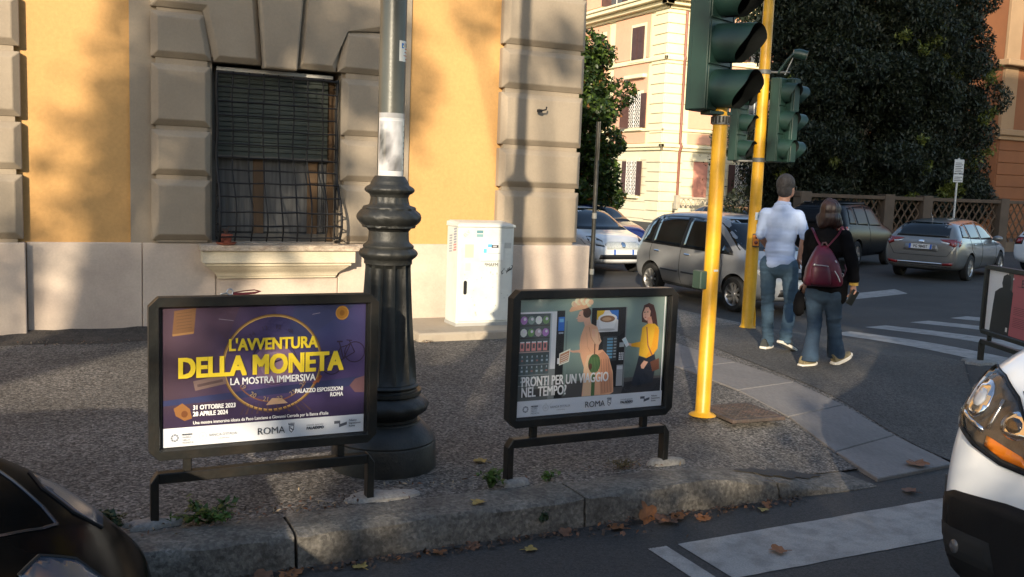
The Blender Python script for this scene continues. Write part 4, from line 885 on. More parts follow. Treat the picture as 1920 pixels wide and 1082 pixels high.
def signal(name, parent, loc, rz, w=0.30, pitch=0.305, r=0.118, ln=0.26, dp=0.20):
    h = bpy.data.objects.new(name, None); COL.objects.link(h); h.parent = parent; h.location = loc; h.rotation_euler = (0, 0, rz)
    H = pitch * 3
    MB().box(-w / 2, w / 2, 0.0, dp, 0, H).build('housing', m_sig, h, bevel=0.012, bseg=2)
    for s_ in (-1, 1): MB().box(s_ * w / 2 - 0.012, s_ * w / 2 + 0.012, -0.012, dp * 0.75, 0.006, H - 0.006).build('side_flange', m_sig, h, bevel=0.004)
    for k, c in enumerate(((0.02, 0.045, 0.03), (0.075, 0.04, 0.012), (0.055, 0.010, 0.010))):
        cz = pitch * (k + 0.5)
        d = MB().box(-w / 2 + 0.016, w / 2 - 0.016, -0.012, 0.004, cz - pitch / 2 + 0.004, cz + pitch / 2 - 0.004).build('door', m_sig, h, bevel=0.006)
        MB().lathe([(0.0, 0.0), (r * 0.5, -0.004), (r * 0.93, -0.02), (r * 0.93, -0.03)], 24).xform(Matrix.Translation((0, -0.036, cz)) @ Matrix.Rotation(R(90), 4, 'X')).build('lens', lens_mat(c), d, smooth=50)
        visor(d, (0, -0.012, cz), r, ln)
    return h
p1 = thing('traffic_light', 'nearer yellow traffic light pole carrying one large dark green signal on top', 'traffic light', (4.213, 5.43, 0.15))
MB().lathe([(0.10, 0.0), (0.085, 0.012), (0.06, 0.02), (0.054, 0.03), (0.0535, 1.2), (0.052, 2.13), (0.052, 2.22)], 28).build('pole', m_pole, p1, smooth=50)
MB().lathe([(0.050, 2.10), (0.062, 2.10), (0.064, 2.13), (0.062, 2.16), (0.05, 2.16)], 24).build('collar', m_clamp, p1, smooth=40)
mb = MB()
for k in range(16): a = 2 * math.pi * k / 16; mb.box(0.061 * math.cos(a) - 0.006, 0.061 * math.cos(a) + 0.006, 0.061 * math.sin(a) - 0.006, 0.061 * math.sin(a) + 0.006, 2.105 + 0.006 * (k % 3), 2.155)
mb.build('collar_teeth', M('collar_iron', (0.03, 0.028, 0.022), rough=0.8, var=0.3, vscale=40), p1)
SRZ = R(21)
MB().box(-0.13, 0.06, -0.05, 0.07, 2.165, 2.19).build('bracket', m_sig, p1, bevel=0.004)
signal('signal_head', p1, (-0.045, 0.005, 2.19), SRZ, w=0.315, pitch=0.312, r=0.136, ln=0.29, dp=0.16)
mb = MB(); mb.poly([(-0.02, -0.0545, 1.06), (0.02, -0.0535, 1.06), (0.02, -0.0535, 1.075), (-0.02, -0.0545, 1.075)], (0.5, 0.5, 0.48)); mb.build('paint_chip', print_mat('sticker_ink', 0.5, 0.3), p1)
gb = bpy.data.objects.new('junction_box', MB().box(-0.03, 0.03, -0.05, 0.05, 0.0, 0.13).mesh('junction_box', M('box_green', (0.03, 0.06, 0.045), rough=0.5), bevel=0.006)); gb.location = (-0.075, 0.03, 0.93); link(gb, p1)

p2 = thing('traffic_light', 'farther yellow traffic light pole with two dark green signals and a push button', 'traffic light', (7.44, 8.83, 0.15))
MB().lathe([(0.10, 0.0), (0.082, 0.03), (0.076, 0.05), (0.075, 0.6), (0.070, 1.6), (0.063, 3.0), (0.058, 5.2), (0.0, 5.25)], 28).build('pole', m_pole, p2, smooth=50)
for z in (1.98, 3.0):
    MB().lathe([(0.06, z), (0.074, z), (0.074, z + 0.05), (0.06, z + 0.05)], 24).build('clamp', m_clamp, p2, smooth=40)
CAMR = (_r0.x, _r0.y)
def cam_off(u, v, z): return (_r0.x * u + _f0.x * v, _r0.y * u + _f0.y * v, z)
for z in (1.985, 3.02):
    MB().tube([cam_off(-0.30, 0.0, z), cam_off(0.30, 0.0, z + 0.01)], 0.014, 8).build('arm', m_clamp, p2, smooth=50)
# left signal seen from behind and the side, right one with two faces
signal('signal_head', p2, cam_off(-0.22, 0.02, 1.985), R(-25.8 + 48), w=0.24, pitch=0.30, r=0.10, ln=0.17, dp=0.10)
signal('signal_head', p2, cam_off(0.245, -0.03, 1.985), R(-25.8 + 46), w=0.26, pitch=0.325, r=0.115, ln=0.17, dp=0.12)
signal('signal_head', p2, cam_off(0.345, 0.05, 1.985), R(-25.8 + 118), w=0.24, pitch=0.325, r=0.11, ln=0.20, dp=0.10)
MB().tube([cam_off(0.16, 0.0, 3.02), cam_off(0.24, -0.05, 3.16), cam_off(0.31, -0.08, 3.24)], 0.016, 8).build('lamp_arm', m_sig, p2, smooth=50)
MB().tube([cam_off(0.24, 0.0, 3.0), cam_off(0.31, -0.06, 3.20)], 0.007, 6).build('cable', M('cable_white', (0.4, 0.4, 0.38), rough=0.6), p2, smooth=50)
MB().tube([cam_off(0.30, -0.08, 3.24), cam_off(0.36, -0.09, 3.235), cam_off(0.45, -0.12, 3.21)], [0.045, 0.058, 0.056], 14).build('beacon', m_sig, p2, smooth=40)
pb = bpy.data.objects.new('push_button', MB().box(-0.045, 0.045, -0.05, 0.04, 0, 0.16).mesh('push_button', M('button_grey', (0.05, 0.055, 0.055), rough=0.5), bevel=0.012, bseg=2)); pb.location = cam_off(0.02, -0.085, 0.98); pb.rotation_euler = (0, 0, R(-25.8 - 20)); link(pb, p2)
MB().box(-0.04, 0.032, -0.055, -0.048, 0.015, 0.145).build('face_plate', M('button_orange', (0.55, 0.17, 0.01), rough=0.4), pb, bevel=0.003)
mb = MB(); mb.ball((0, -0.055, 0.055), (0.022, 0.008, 0.022)); mb.ball((0, -0.055, 0.11), (0.012, 0.006, 0.012)); mb.build('button', M('button_red', (0.12, 0.01, 0.01), rough=0.3), pb, smooth=60)
mb = MB()
def pstick(a, z0, z1, w, c, r=0.0745):
    n = 4
    for i in range(n):
        t0, t1 = a - w / 2 + w * i / n, a - w / 2 + w * (i + 1) / n
        mb.poly([(r * math.sin(t0), -r * math.cos(t0), z0), (r * math.sin(t1), -r * math.cos(t1), z0), (r * math.sin(t1), -r * math.cos(t1), z1), (r * math.sin(t0), -r * math.cos(t0), z1)], c)
pstick(R(2), 1.30, 1.39, R(75), (0.55, 0.60, 0.62), 0.0725); pstick(R(10), 1.32, 1.36, R(30), (0.03, 0.16, 0.25), 0.0732); pstick(R(12), 1.18, 1.25, R(60), (0.62, 0.60, 0.55), 0.0735); pstick(R(20), 1.20, 1.22, R(20), (0.4, 0.2, 0.15), 0.0742)
mb.build('stickers', print_mat('sticker_ink', 0.5, 0.3), p2)
mb = MB(); mb.tube([(0.055, -0.06, 0.0), (0.05, -0.062, 0.16), (0.048, -0.06, 0.26)], [0.022, 0.014, 0.003], 6, flat=0.3); mb.build('paint_splash', M('fresh_yellow', (0.75, 0.45, 0.02), rough=0.4), p2)

# thin signpost past the corner, its plates seen edge-on
sp = thing('signpost', 'thin dark signpost with plates seen edge-on, past the building corner', 'signpost', (7.70, 13.0, 0.0))
m_post = M('post_dark', (0.06, 0.058, 0.052), rough=0.5, metal=0.3, var=0.4, vscale=9)
MB().tube([(0, 0, -0.05), (0, 0, 2.78)], 0.034, 12).build('post', m_post, sp, smooth=50)
pl = MB().box(-0.30, 0.30, -0.006, 0.006, 0, 0.6).build('sign_plate', m_post, sp); pl.location = (0.0, -0.045, 2.17); pl.rotation_euler = (0, 0, R(-30 + 90))
for z in (1.25, 0.35): MB().tube([(0, 0, z), (0, 0, z + 0.09)], 0.040, 12).build('clip', M('clip_worn', (0.3, 0.3, 0.28), rough=0.6), sp, smooth=50)
# ================================================================== pink building across the street
PX, PY = 27.8, 40.5
m_pink = M('pink_stucco', (0.66, 0.36, 0.24), rough=0.9, var=0.06, vscale=0.5, var2=0.04, v2scale=6)
m_cream = M('cream_stucco', (0.74, 0.66, 0.44), rough=0.88, var=0.06, vscale=0.5, var2=0.04, v2scale=5)
m_creamlow = M('cream_rustication', (0.66, 0.60, 0.43), rough=0.9, var=0.08, vscale=0.4, var2=0.05, v2scale=4)
m_shutter = M('brown_shutter', (0.065, 0.030, 0.026), rough=0.6, var=0.2, vscale=6)
m_pane = M('far_glass', (0.08, 0.09, 0.10), rough=0.08, spec=0.8); m_lattice = M('white_iron', (0.62, 0.60, 0.56), rough=0.5)
m_down = M('rust_pipe', (0.20, 0.07, 0.045), rough=0.5)
PB = thing('apartment_building', 'pink and cream apartment building with brown shutters across the side street', 'building', (PX, PY, -0.2))
class Face:
    """a wall of the pink building: s runs along the wall, o stands out of it"""
    def __init__(s, right): s.r = right
    def p(s, a, o, z): return (a, -o, z) if s.r else (-o, a, z)
    def box(s, mb, a0, a1, o0, o1, z0, z1):
        if s.r: mb.box(a0, a1, -o1, -o0, z0, z1)
        else: mb.box(-o1, -o0, a0, a1, z0, z1)
        return mb
    def add(s, name, a0, a1, o0, o1, z0, z1, mat, par=None, bevel=None):
        return s.box(MB(), a0, a1, o0, o1, z0, z1).build(name, mat, par or PB, bevel=bevel)
FRt, FLt = Face(True), Face(False)
MB().box(0.02, 30, 0.02, 40, 0, 4.0).build('ground_storey', m_creamlow, PB)
MB().box(0.02, 30, 0.02, 40, 4.0, 20.0).build('upper_storeys', m_cream, PB)
def shutter_leaf(F, par, a0, a1, o, z0, z1, name='shutter'):
    sh = F.add(name, a0, a1, o, o + 0.05, z0, z1, m_shutter, par)
    zc = (z0 + z1) / 2
    for q0, q1 in ((z0 + 0.08, zc - 0.04), (zc + 0.04, z1 - 0.08)):
        F.add('louvre_panel', a0 + 0.06, a1 - 0.06, o + 0.05, o + 0.062, q0, q1, m_shutter, sh)
def window(F, ac, w, z0, z1, state, lattice=False):
    wn_ = bpy.data.objects.new('window', None); COL.objects.link(wn_); wn_.parent = PB
    F.add('frame', ac - w / 2 - 0.16, ac + w / 2 + 0.16, -0.05, 0.05, z0 - 0.05, z1 + 0.16, m_cream, wn_)
    F.add('sill', ac - w / 2 - 0.25, ac + w / 2 + 0.25, -0.05, 0.16, z0 - 0.17, z0 - 0.05, m_cream, wn_)
    F.add('pane', ac - w / 2, ac + w / 2, 0.03, 0.056, z0, z1, m_pane, wn_)
    if lattice:
        mb = MB(); n = 6
        for i in range(n):
            for j in range(9):
                a = ac - w / 2 + w * (i + .5) / n; z = z0 + (z1 - z0) * (j + .5) / 9
                for sg in (-1, 1):
                    pts = [F.p(a + sg * w / n * 0.5 * math.sin(t), 0.10, z + (z1 - z0) / 18 * (t - math.pi / 2) / (math.pi / 2)) for t in lin(0, math.pi, 4)]
                    mb.tube(pts, 0.014, 4)
        for x in (ac - w / 2, ac, ac + w / 2): mb.tube([F.p(x, 0.10, z0), F.p(x, 0.10, z1)], 0.02, 4)
        mb.build('lattice', m_lattice, wn_)
    else:
        F.add('glazing_bar', ac - 0.03, ac + 0.03, 0.05, 0.075, z0, z1, m_lattice, wn_)
    if state == 'closed':
        for s_ in (-1, 1): shutter_leaf(F, wn_, ac + (-w / 2 if s_ < 0 else 0.01), ac + (-0.01 if s_ < 0 else w / 2), 0.06, z0, z1)
    elif state == 'open':
        for s_ in (-1, 1): shutter_leaf(F, wn_, ac + (-w / 2 - w / 2 if s_ < 0 else w / 2), ac + (-w / 2 if s_ < 0 else w / 2 + w / 2), 0.06, z0, z1)
    elif state == 'half':
        shutter_leaf(F, wn_, ac - w / 2 - w * 0.45, ac - w / 2, 0.06, z0, z1)
        s2 = MB(); F.box(s2, ac + w / 2 - 0.03, ac + w / 2 + 0.03, 0.06, 0.06 + w * 0.5, z0, z1); s2.build('shutter', m_shutter, wn_)
def belt(F, L, z0, z1, o, name='string_course'): F.add(name, -o if F.r else -o, L, -0.01, o, z0, z1, m_cream, bevel=0.02)
for F, L in ((FRt, 30), (FLt, 38)):
    belt(F, L, 4.02, 4.18, 0.20); belt(F, L, 3.86, 4.02, 0.10); belt(F, L, 8.42, 8.62, 0.13); belt(F, L, 4.86, 4.98, 0.08)
    for z0, z1, o in ((10.95, 11.1, 0.15), (11.1, 11.3, 0.45), (11.3, 11.5, 0.75), (11.5, 11.62, 0.85)): belt(F, L, z0, z1, o, 'cornice')
    # pink panels between cream pilaster strips
    for k in range(9):
        a = 1.55 + k * 4.05
        for z0, z1 in ((5.05, 8.40), (8.70, 10.9), (4.25, 4.8)):
            if F.r and k > 6: continue
            F.add('wall_panel', a, a + 3.45, 0.0, 0.035, z0, z1, m_pink)
        for z0, z1 in ((12.0, 15.5), (16, 19)): F.add('wall_panel', a, a + 3.45, 0.0, 0.035, z0, z1, m_pink)
    # corner quoins with fine joints
    for k in range(22):
        z = 0.25 + k * 0.50
        if 3.7 < z < 4.1: continue
        F.add('quoin', 0.0 if F.r else -0.0, 1.15 if k % 2 else 1.3, -0.01, 0.055 if z < 4 else 0.045, z, z + 0.455, m_creamlow if z < 4 else m_cream, bevel=0.015)
    for k in range(8): F.add('rustication_joint', 1.3, L, 0.0, 0.012, 0.28 + k * 0.44, 0.30 + k * 0.44, M('joint_darker', (0.40, 0.35, 0.25), rough=0.9))  # joint strips in a darker tone than the wall
MB().tube([(1.02, -0.14, 0.2), (1.02, -0.14, 3.8), (1.05, -0.24, 4.1), (1.02, -0.14, 4.3), (1.02, -0.14, 8.4), (1.02, -0.2, 8.55), (1.02, -0.14, 8.7), (1.02, -0.14, 10.9)], 0.075, 10).build('downpipe', m_down, PB, smooth=50)
for k, ac in enumerate((2.62, 6.65, 10.7, 14.7, 18.8)):
    window(FLt, ac, 1.12, 8.62 + 0.05, 10.35, 'closed')
    window(FLt, ac, 1.12, 5.08, 6.85, 'half', True)
    FLt.add('hood_mould', ac - 0.95, ac + 0.95, 0.0, 0.28, 7.65, 7.85, m_cream, bevel=0.03)
    window(FLt, ac, 0.95, 1.5, 3.3, 'open', True)
for k, ac in enumerate((5.15, 9.3, 13.4, 17.5)):
    window(FRt, ac, 0.85, 1.62, 3.3, 'open', True)
    window(FRt, ac + 0.6, 1.0, 5.0, 7.0, 'open' if k else 'half')
    window(FRt, ac + 0.6, 1.0, 8.72, 10.4, 'half' if k else 'open')
FRt.add('blind_window', 2.05, 2.95, 0.0, 0.03, 1.45, 3.35, M('salmon_panel', (0.62, 0.27, 0.19), rough=0.9), bevel=0.01); FRt.add('blind_window_hood', 1.98, 3.05, 0.0, 0.10, 3.36, 3.44, m_cream)
# balcony windows of the attic on the left face
for ac in (5.0, 9.5): window(FLt, ac, 1.2, 11.8, 13.9, 'half')

# garden balustrade in front of the pink building, and the lattice garden wall
m_bal = M('balustrade_concrete', (0.42, 0.37, 0.28), rough=0.9, var=0.15, vscale=3)
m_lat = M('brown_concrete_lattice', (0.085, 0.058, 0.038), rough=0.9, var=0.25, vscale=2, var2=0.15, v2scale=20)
def scale_lattice(mb, x0, x1, z0, z1, y, w, h, r, n=7):
    """rows of pointed arches standing on one another"""
    rows = max(1, int(round((z1 - z0) / h))); h = (z1 - z0) / rows
    for j in range(rows):
        off = 0.5 * w if j % 2 else 0
        k = 0
        while x0 + off + k * w < x1 - 1e-6:
            a = x0 + off + k * w; k += 1
            if a + w > x1 + 0.5 * w: break
            for sg, xb in ((1, a), (-1, a + w)):
                pts = [(xb + sg * w * 0.5 * (math.sin(t * math.pi / 2) ** 1.3), y, z0 + j * h + h * 1.25 * t ** 0.85) for t in lin(0, 1, 4)]
                mb.tube([p for p in pts if p[2] < z1 + 0.02], r, 4)
bal = thing('balustrade', 'cream concrete balustrade of overlapping loops below the pink building', 'balustrade', (PX, PY - 0.7, -0.2))
mb = MB(); scale_lattice(mb, 0.3, 8.6, 0.95, 1.42, -0.6, 0.30, 0.24, 0.035); o = mb.build('loop_lattice', m_bal, bal); o['kind'] = 'stuff'
MB().box(0.2, 8.7, -0.7, -0.5, 1.42, 1.52).build('rail', m_bal, bal, bevel=0.02); MB().box(0.2, 8.7, -0.75, -0.45, 0.0, 0.95).build('base_wall', m_creamlow, bal)
for x in (0.2, 3.6, 4.2, 8.7): MB().box(x - 0.12, x + 0.12, -0.74, -0.46, 0.9, 1.6).build('post', m_bal, bal, bevel=0.02)

FY = 23.0
fen = thing('lattice_wall', 'brown concrete garden wall of scale-pattern lattice behind the parked cars', 'wall', (25, FY, -0.15))
def fw_box(x0, x1, y0, y1, z0, z1, name, mat, bevel=0.01): return MB().box(x0 - 25, x1 - 25, y0, y1, z0, z1).build(name, mat, fen, bevel=bevel)
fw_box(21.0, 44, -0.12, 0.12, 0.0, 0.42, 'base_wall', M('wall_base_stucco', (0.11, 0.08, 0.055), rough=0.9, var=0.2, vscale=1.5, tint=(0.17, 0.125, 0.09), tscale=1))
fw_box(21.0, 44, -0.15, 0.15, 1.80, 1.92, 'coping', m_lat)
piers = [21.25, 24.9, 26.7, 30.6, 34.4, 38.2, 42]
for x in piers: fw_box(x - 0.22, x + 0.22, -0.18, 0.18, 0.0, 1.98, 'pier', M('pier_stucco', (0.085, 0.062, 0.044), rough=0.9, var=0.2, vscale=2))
for a, b in zip(piers[:-1], piers[1:]):
    mb = MB(); scale_lattice(mb, a + 0.22 - 25, b - 0.22 - 25, 0.42, 1.80, 0.0, 0.34, 0.23, 0.032); o = mb.build('lattice_panel', m_lat, fen); o['kind'] = 'stuff'

# orange building at the right edge
OB = thing('orange_building', 'orange brown rusticated building behind the lattice wall at the right edge', 'building', (40.6, 31, -0.2))
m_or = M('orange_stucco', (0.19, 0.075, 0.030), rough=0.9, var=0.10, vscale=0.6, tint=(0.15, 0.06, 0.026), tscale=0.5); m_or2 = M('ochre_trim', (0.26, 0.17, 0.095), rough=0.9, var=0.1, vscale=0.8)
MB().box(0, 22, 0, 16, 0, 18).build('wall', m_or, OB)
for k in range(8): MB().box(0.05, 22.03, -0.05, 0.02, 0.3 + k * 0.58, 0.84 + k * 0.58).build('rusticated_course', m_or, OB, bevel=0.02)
MB().box(-0.25, 22.1, -0.3, 0.1, 5.05, 5.35).build('string_course', m_or2, OB, bevel=0.04); MB().box(-0.15, 22.1, -0.18, 0.1, 4.85, 5.05).build('string_course', m_or2, OB, bevel=0.02)
MB().box(-0.02, 0.9, -0.08, 0.1, 5.35, 17.5).build('corner_strip', m_or2, OB, bevel=0.02); MB().box(-0.4, 22.2, -0.5, 0.2, 8.3, 8.6).build('string_course', m_or2, OB, bevel=0.04)

# unseen blocks added behind the viewpoint to cast shade on the street
m_beh = M('ochre_block', (0.42, 0.30, 0.18), rough=0.9, var=0.1, vscale=0.4)
def back_block(name, label, x0, x1, y0, y1, h):
    t = thing(name, label, 'building', ((x0 + x1) / 2, (y0 + y1) / 2, 0)); hx, hy = (x1 - x0) / 2, (y1 - y0) / 2
    MB().box(-hx, hx, -hy, hy, 0, h).build('wall', m_beh, t); MB().box(-hx - 0.4, hx + 0.4, -hy - 0.4, hy + 0.4, h - 0.5, h).build('cornice', m_creamlow, t, bevel=0.05)
    me = MB().box(-0.6, 0.6, 0, 0.08, 0, 1.8).mesh('window', m_shutter)
    for i in range(int(2 * hx / 3.4)):
        for j in range(int((h - 2) / 3.6)):
            inst('window', me, t, (-hx + 1.8 + i * 3.4, hy, 1.4 + j * 3.6))
back_block('tall_shade_block', 'tall ochre block added out of view behind the viewpoint to shade the parked cars and trees', -8.8, 12, -34, -20, 25.0)
back_block('low_shade_block', 'lower ochre block added out of view behind the viewpoint, to the left, to shade the road', -46, -9.2, -34, -20, 8.0)
# ================================================================== trees
def leaf_mesh(centers, normals_spread, size, name, mats, seed, aspect=0.5, droop=0.4, mi=None, fold=0.18):
    """many folded leaves (two triangles-pairs each) in one mesh; numpy so that tens of thousands stay quick"""
    r = np.random.default_rng(seed); n = len(centers)
    c = np.asarray(centers, float)
    yaw = r.uniform(0, 2 * np.pi, n); pit = r.normal(-droop, 0.5, n); rol = r.normal(0, normals_spread, n)
    d = np.stack([np.cos(yaw) * np.cos(pit), np.sin(yaw) * np.cos(pit), np.sin(pit)], 1)
    side = np.stack([-np.sin(yaw), np.cos(yaw), np.zeros(n)], 1); up = np.cross(d, side)
    s2 = side * np.cos(rol)[:, None] + up * np.sin(rol)[:, None]; u2 = np.cross(d, s2)
    L = size * r.uniform(0.65, 1.35, n)[:, None]; Wd = L * aspect * 0.5
    base = c - d * L * 0.5; tip = c + d * L * 0.5 - u2 * L * 0.08; mid = c + u2 * L * fold * 0.4
    a = mid + s2 * Wd - u2 * Wd * fold; b = mid - s2 * Wd - u2 * Wd * fold
    V = np.stack([base, a, tip, b, mid], 1).reshape(-1, 3)
    i = np.arange(n)[:, None] * 5
    F = np.concatenate([i + [0, 1, 4], i + [1, 2, 4], i + [4, 2, 3], i + [0, 4, 3]], 1).reshape(-1, 3)
    me = bpy.data.meshes.new(name); me.vertices.add(len(V)); me.vertices.foreach_set('co', V.ravel()); me.loops.add(F.size); me.loops.foreach_set('vertex_index', F.ravel().astype(np.int32))
    me.polygons.add(len(F)); me.polygons.foreach_set('loop_start', np.arange(0, F.size, 3, dtype=np.int32))
    if mi is not None: me.polygons.foreach_set('material_index', np.repeat(np.asarray(mi, np.int32), 4))
    for mt in mats: me.materials.append(mt)
    me.update(calc_edges=True); me.validate()
    return me
def leaf_mat(name, col, rough=0.45, trans=0.25):
    if name in MATS: return MATS[name]
    mt = bpy.data.materials.new(name); mt.use_nodes = True; nt = mt.node_tree; N = nt.nodes; P = N['Principled BSDF']
    P.inputs['Roughness'].default_value = rough
    tcn = N.new('ShaderNodeTexCoord'); nz = N.new('ShaderNodeTexNoise'); nz.inputs['Scale'].default_value = 2.5; nz.inputs['Detail'].default_value = 6
    mr = N.new('ShaderNodeMapRange'); mr.inputs[1].default_value = 0.3; mr.inputs[2].default_value = 0.7; mr.inputs[3].default_value = 0.6; mr.inputs[4].default_value = 1.45
    cm = N.new('ShaderNodeRGB'); cm.outputs[0].default_value = (*col, 1); vm = N.new('ShaderNodeVectorMath'); vm.operation = 'SCALE'
    nt.links.new(tcn.outputs['Object'], nz.inputs['Vector']); nt.links.new(nz.outputs[0], mr.inputs[0]); nt.links.new(cm.outputs[0], vm.inputs[0]); nt.links.new(mr.outputs[0], vm.inputs['Scale']); nt.links.new(vm.outputs[0], P.inputs['Base Color'])
    tr = N.new('ShaderNodeBsdfTranslucent'); nt.links.new(vm.outputs[0], tr.inputs[0]); mx = N.new('ShaderNodeMixShader'); mx.inputs[0].default_value = trans
    nt.links.new(P.outputs[0], mx.inputs[1]); nt.links.new(tr.outputs[0], mx.inputs[2]); nt.links.new(mx.outputs[0], N['Material Output'].inputs[0])
    MATS[name] = mt; return mt
m_bark = M('bark', (0.10, 0.085, 0.068), rough=0.95, var=0.3, vscale=5, bump=1.0, bscale=14, stretch=(1, 1, 0.25), tint=(0.17, 0.15, 0.12), tscale=4, bdist=0.03)
L_dark = leaf_mat('leaf_dark_evergreen', (0.010, 0.017, 0.007), 0.62, 0.12); L_dark2 = leaf_mat('leaf_dark_evergreen_b', (0.016, 0.024, 0.009), 0.58, 0.15); L_yel = leaf_mat('leaf_lit_yellow_green', (0.12, 0.14, 0.025), 0.5, 0.4)
L_mid = leaf_mat('leaf_mid_green', (0.028, 0.052, 0.013), 0.45, 0.3); L_mid2 = leaf_mat('leaf_light_green', (0.085, 0.14, 0.022), 0.45, 0.4); L_aut = leaf_mat('leaf_autumn', (0.22, 0.09, 0.02), 0.6, 0.3)
L_plane = leaf_mat('leaf_plane_tree', (0.06, 0.08, 0.02), 0.5, 0.3)
def limbs(t, segs, mat=m_bark, name='branch'):
    for pts, r in segs: MB().tube(pts, r, 8).build(name, mat, t, smooth=60)
def clump_points(clumps, r_, per, shell=0.55):
    P = []
    for (x, y, z, rx, ry, rz) in clumps:
        n = int(per * (rx * ry * rz) ** (2 / 3))
        d = r_.normal(size=(n, 3)); d /= np.linalg.norm(d, axis=1)[:, None]; q = r_.uniform(shell ** 3, 1, n) ** (1 / 3)
        P.append(d * q[:, None] * np.array([rx, ry, rz]) + np.array([x, y, z]))
    return np.concatenate(P)
# ---- the big dark tree over the garden wall (positions local to its foot)
def dark_tree(loc, label, seed, spans, per, size, h, lit=14):
    t = thing('evergreen_tree', label, 'tree', loc, 0, 'dark trees behind the lattice wall'); r_ = np.random.default_rng(seed)
    MB().tube([(0, 0, -0.2), (0.1, 0.05, 1.2), (-0.05, 0.1, 2.6), (0.1, 0, h * 0.55), (0.0, 0.1, h * 0.85)], [0.26, 0.22, 0.19, 0.13, 0.04], 12).build('trunk', m_bark, t, smooth=60)
    cl = []
    for _ in range(spans[0]):
        a = r_.uniform(0, 2 * np.pi); z = r_.uniform(spans[3], h); f = math.sqrt(max(0.08, 1 - ((z - h * 0.45) / (h * 0.62)) ** 2)); rad = spans[1] * f * r_.uniform(0.25, 1.0)
        s_ = r_.uniform(0.55, 1.15); cl.append((rad * math.cos(a), rad * spans[2] * math.sin(a), z, s_, s_, s_ * r_.uniform(0.6, 0.9)))
    for k in range(0, len(cl), 6):
        c = cl[k]; MB().tube([(0, 0, max(1.0, c[2] * 0.6)), (c[0] * 0.5, c[1] * 0.5, c[2] * 0.8), (c[0], c[1], c[2])], [0.09, 0.05, 0.015], 6).build('branch', m_bark, t, smooth=60)
    P = clump_points(cl, r_, per); mi = (r_.random(len(P)) < 0.35).astype(int)
    # few lit shoots facing the street: sunlight put in as brighter yellow-green leaves
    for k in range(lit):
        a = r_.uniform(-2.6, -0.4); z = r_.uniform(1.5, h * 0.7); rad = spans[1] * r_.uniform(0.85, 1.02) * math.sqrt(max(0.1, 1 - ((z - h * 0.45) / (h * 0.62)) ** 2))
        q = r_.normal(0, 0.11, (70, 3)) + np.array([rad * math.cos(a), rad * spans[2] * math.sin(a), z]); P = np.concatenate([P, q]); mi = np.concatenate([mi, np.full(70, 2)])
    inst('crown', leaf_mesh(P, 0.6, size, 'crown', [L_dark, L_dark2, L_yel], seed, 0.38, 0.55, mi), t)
    return t
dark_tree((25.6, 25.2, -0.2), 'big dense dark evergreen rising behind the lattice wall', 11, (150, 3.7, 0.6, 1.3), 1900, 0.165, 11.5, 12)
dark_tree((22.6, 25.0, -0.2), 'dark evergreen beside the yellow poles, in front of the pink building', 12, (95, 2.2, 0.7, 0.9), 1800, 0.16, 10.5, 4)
dark_tree((29.8, 25.6, -0.2), 'dark evergreen leaning towards the orange building, lit yellow-green at its edge', 13, (95, 2.5, 0.7, 1.4), 1800, 0.165, 10.5, 22)
# ---- street tree past the corner, its top in the sun
def street_tree(loc, label, seed, h, rad, cl_n, per, size, mats, group, z0=0.5, tr=0.16):
    t = thing('street_tree', label, 'tree', loc, 0, group); r_ = np.random.default_rng(seed)
    MB().tube([(0, 0, -0.2), (0.05, 0, h * 0.25), (-0.04, 0.05, h * 0.5), (0, 0, h * 0.8)], [tr, tr * 0.8, tr * 0.55, 0.03], 10).build('trunk', m_bark, t, smooth=60)
    cl = []
    for _ in range(cl_n):
        a = r_.uniform(0, 2 * np.pi); z = r_.uniform(z0, h); f = math.sqrt(max(0.05, 1 - ((z - (h + z0) / 2) / ((h - z0) * 0.56)) ** 2)); q = rad * f * r_.uniform(0.2, 0.95); s_ = r_.uniform(0.28, 0.5) * rad ** 0.5
        cl.append((q * math.cos(a), q * math.sin(a), z, s_, s_, s_ * 0.8))
    for k in range(0, cl_n, 4):
        c = cl[k]; MB().tube([(0, 0, c[2] * 0.55), (c[0] * 0.5, c[1] * 0.5, c[2] * 0.8), (c[0], c[1], c[2])], [0.06, 0.04, 0.012], 6).build('branch', m_bark, t, smooth=60)
    P = clump_points(cl, r_, per); mi = r_.choice(len(mats), len(P), p=[0.66, 0.31, 0.03] if len(mats) == 3 else None)
    inst('crown', leaf_mesh(P, 0.7, size, 'crown', mats, seed, 0.5, 0.3, mi), t); return t
street_tree((13.9, 24.9, -0.2), 'leafy street tree growing past the yellow building corner', 21, 6.1, 1.8, 110, 1500, 0.17, [L_mid, L_mid2, L_aut], 'street trees along the side street')
street_tree((15.4, 29.5, -0.2), 'second leafy tree farther down the side street', 22, 5.9, 1.5, 60, 900, 0.17, [L_mid, L_mid2, L_aut], 'street trees along the side street')
# ---- vine and thin branches on the pink building's garden front
vt = thing('creeper', 'straggling creeper with sparse leaves over the pink building front', 'creeper', (33.4, 39.2, -0.2)); r_ = np.random.default_rng(5); P = []
for k in range(26):
    x, z = r_.uniform(-2.2, 2.6), r_.uniform(0.8, 2.0); pts = []
    dx = r_.normal(0, 0.16)
    for s_ in range(9): pts.append((x + dx * s_ + r_.normal(0, 0.08), r_.normal(0, 0.12), z + s_ * r_.uniform(0.22, 0.42)))
    MB().tube(pts, [0.03 - 0.003 * i for i in range(9)], 5).build('stem', m_bark, vt)
    for p in pts[2:]: P.append(np.array(p) + r_.normal(0, 0.22, (9, 3)))
inst('foliage', leaf_mesh(np.concatenate(P), 0.8, 0.17, 'foliage', [L_dark2, L_aut], 5, 0.55, 0.2, (np.random.default_rng(1).random(26 * 7 * 9) < 0.15).astype(int)), vt)
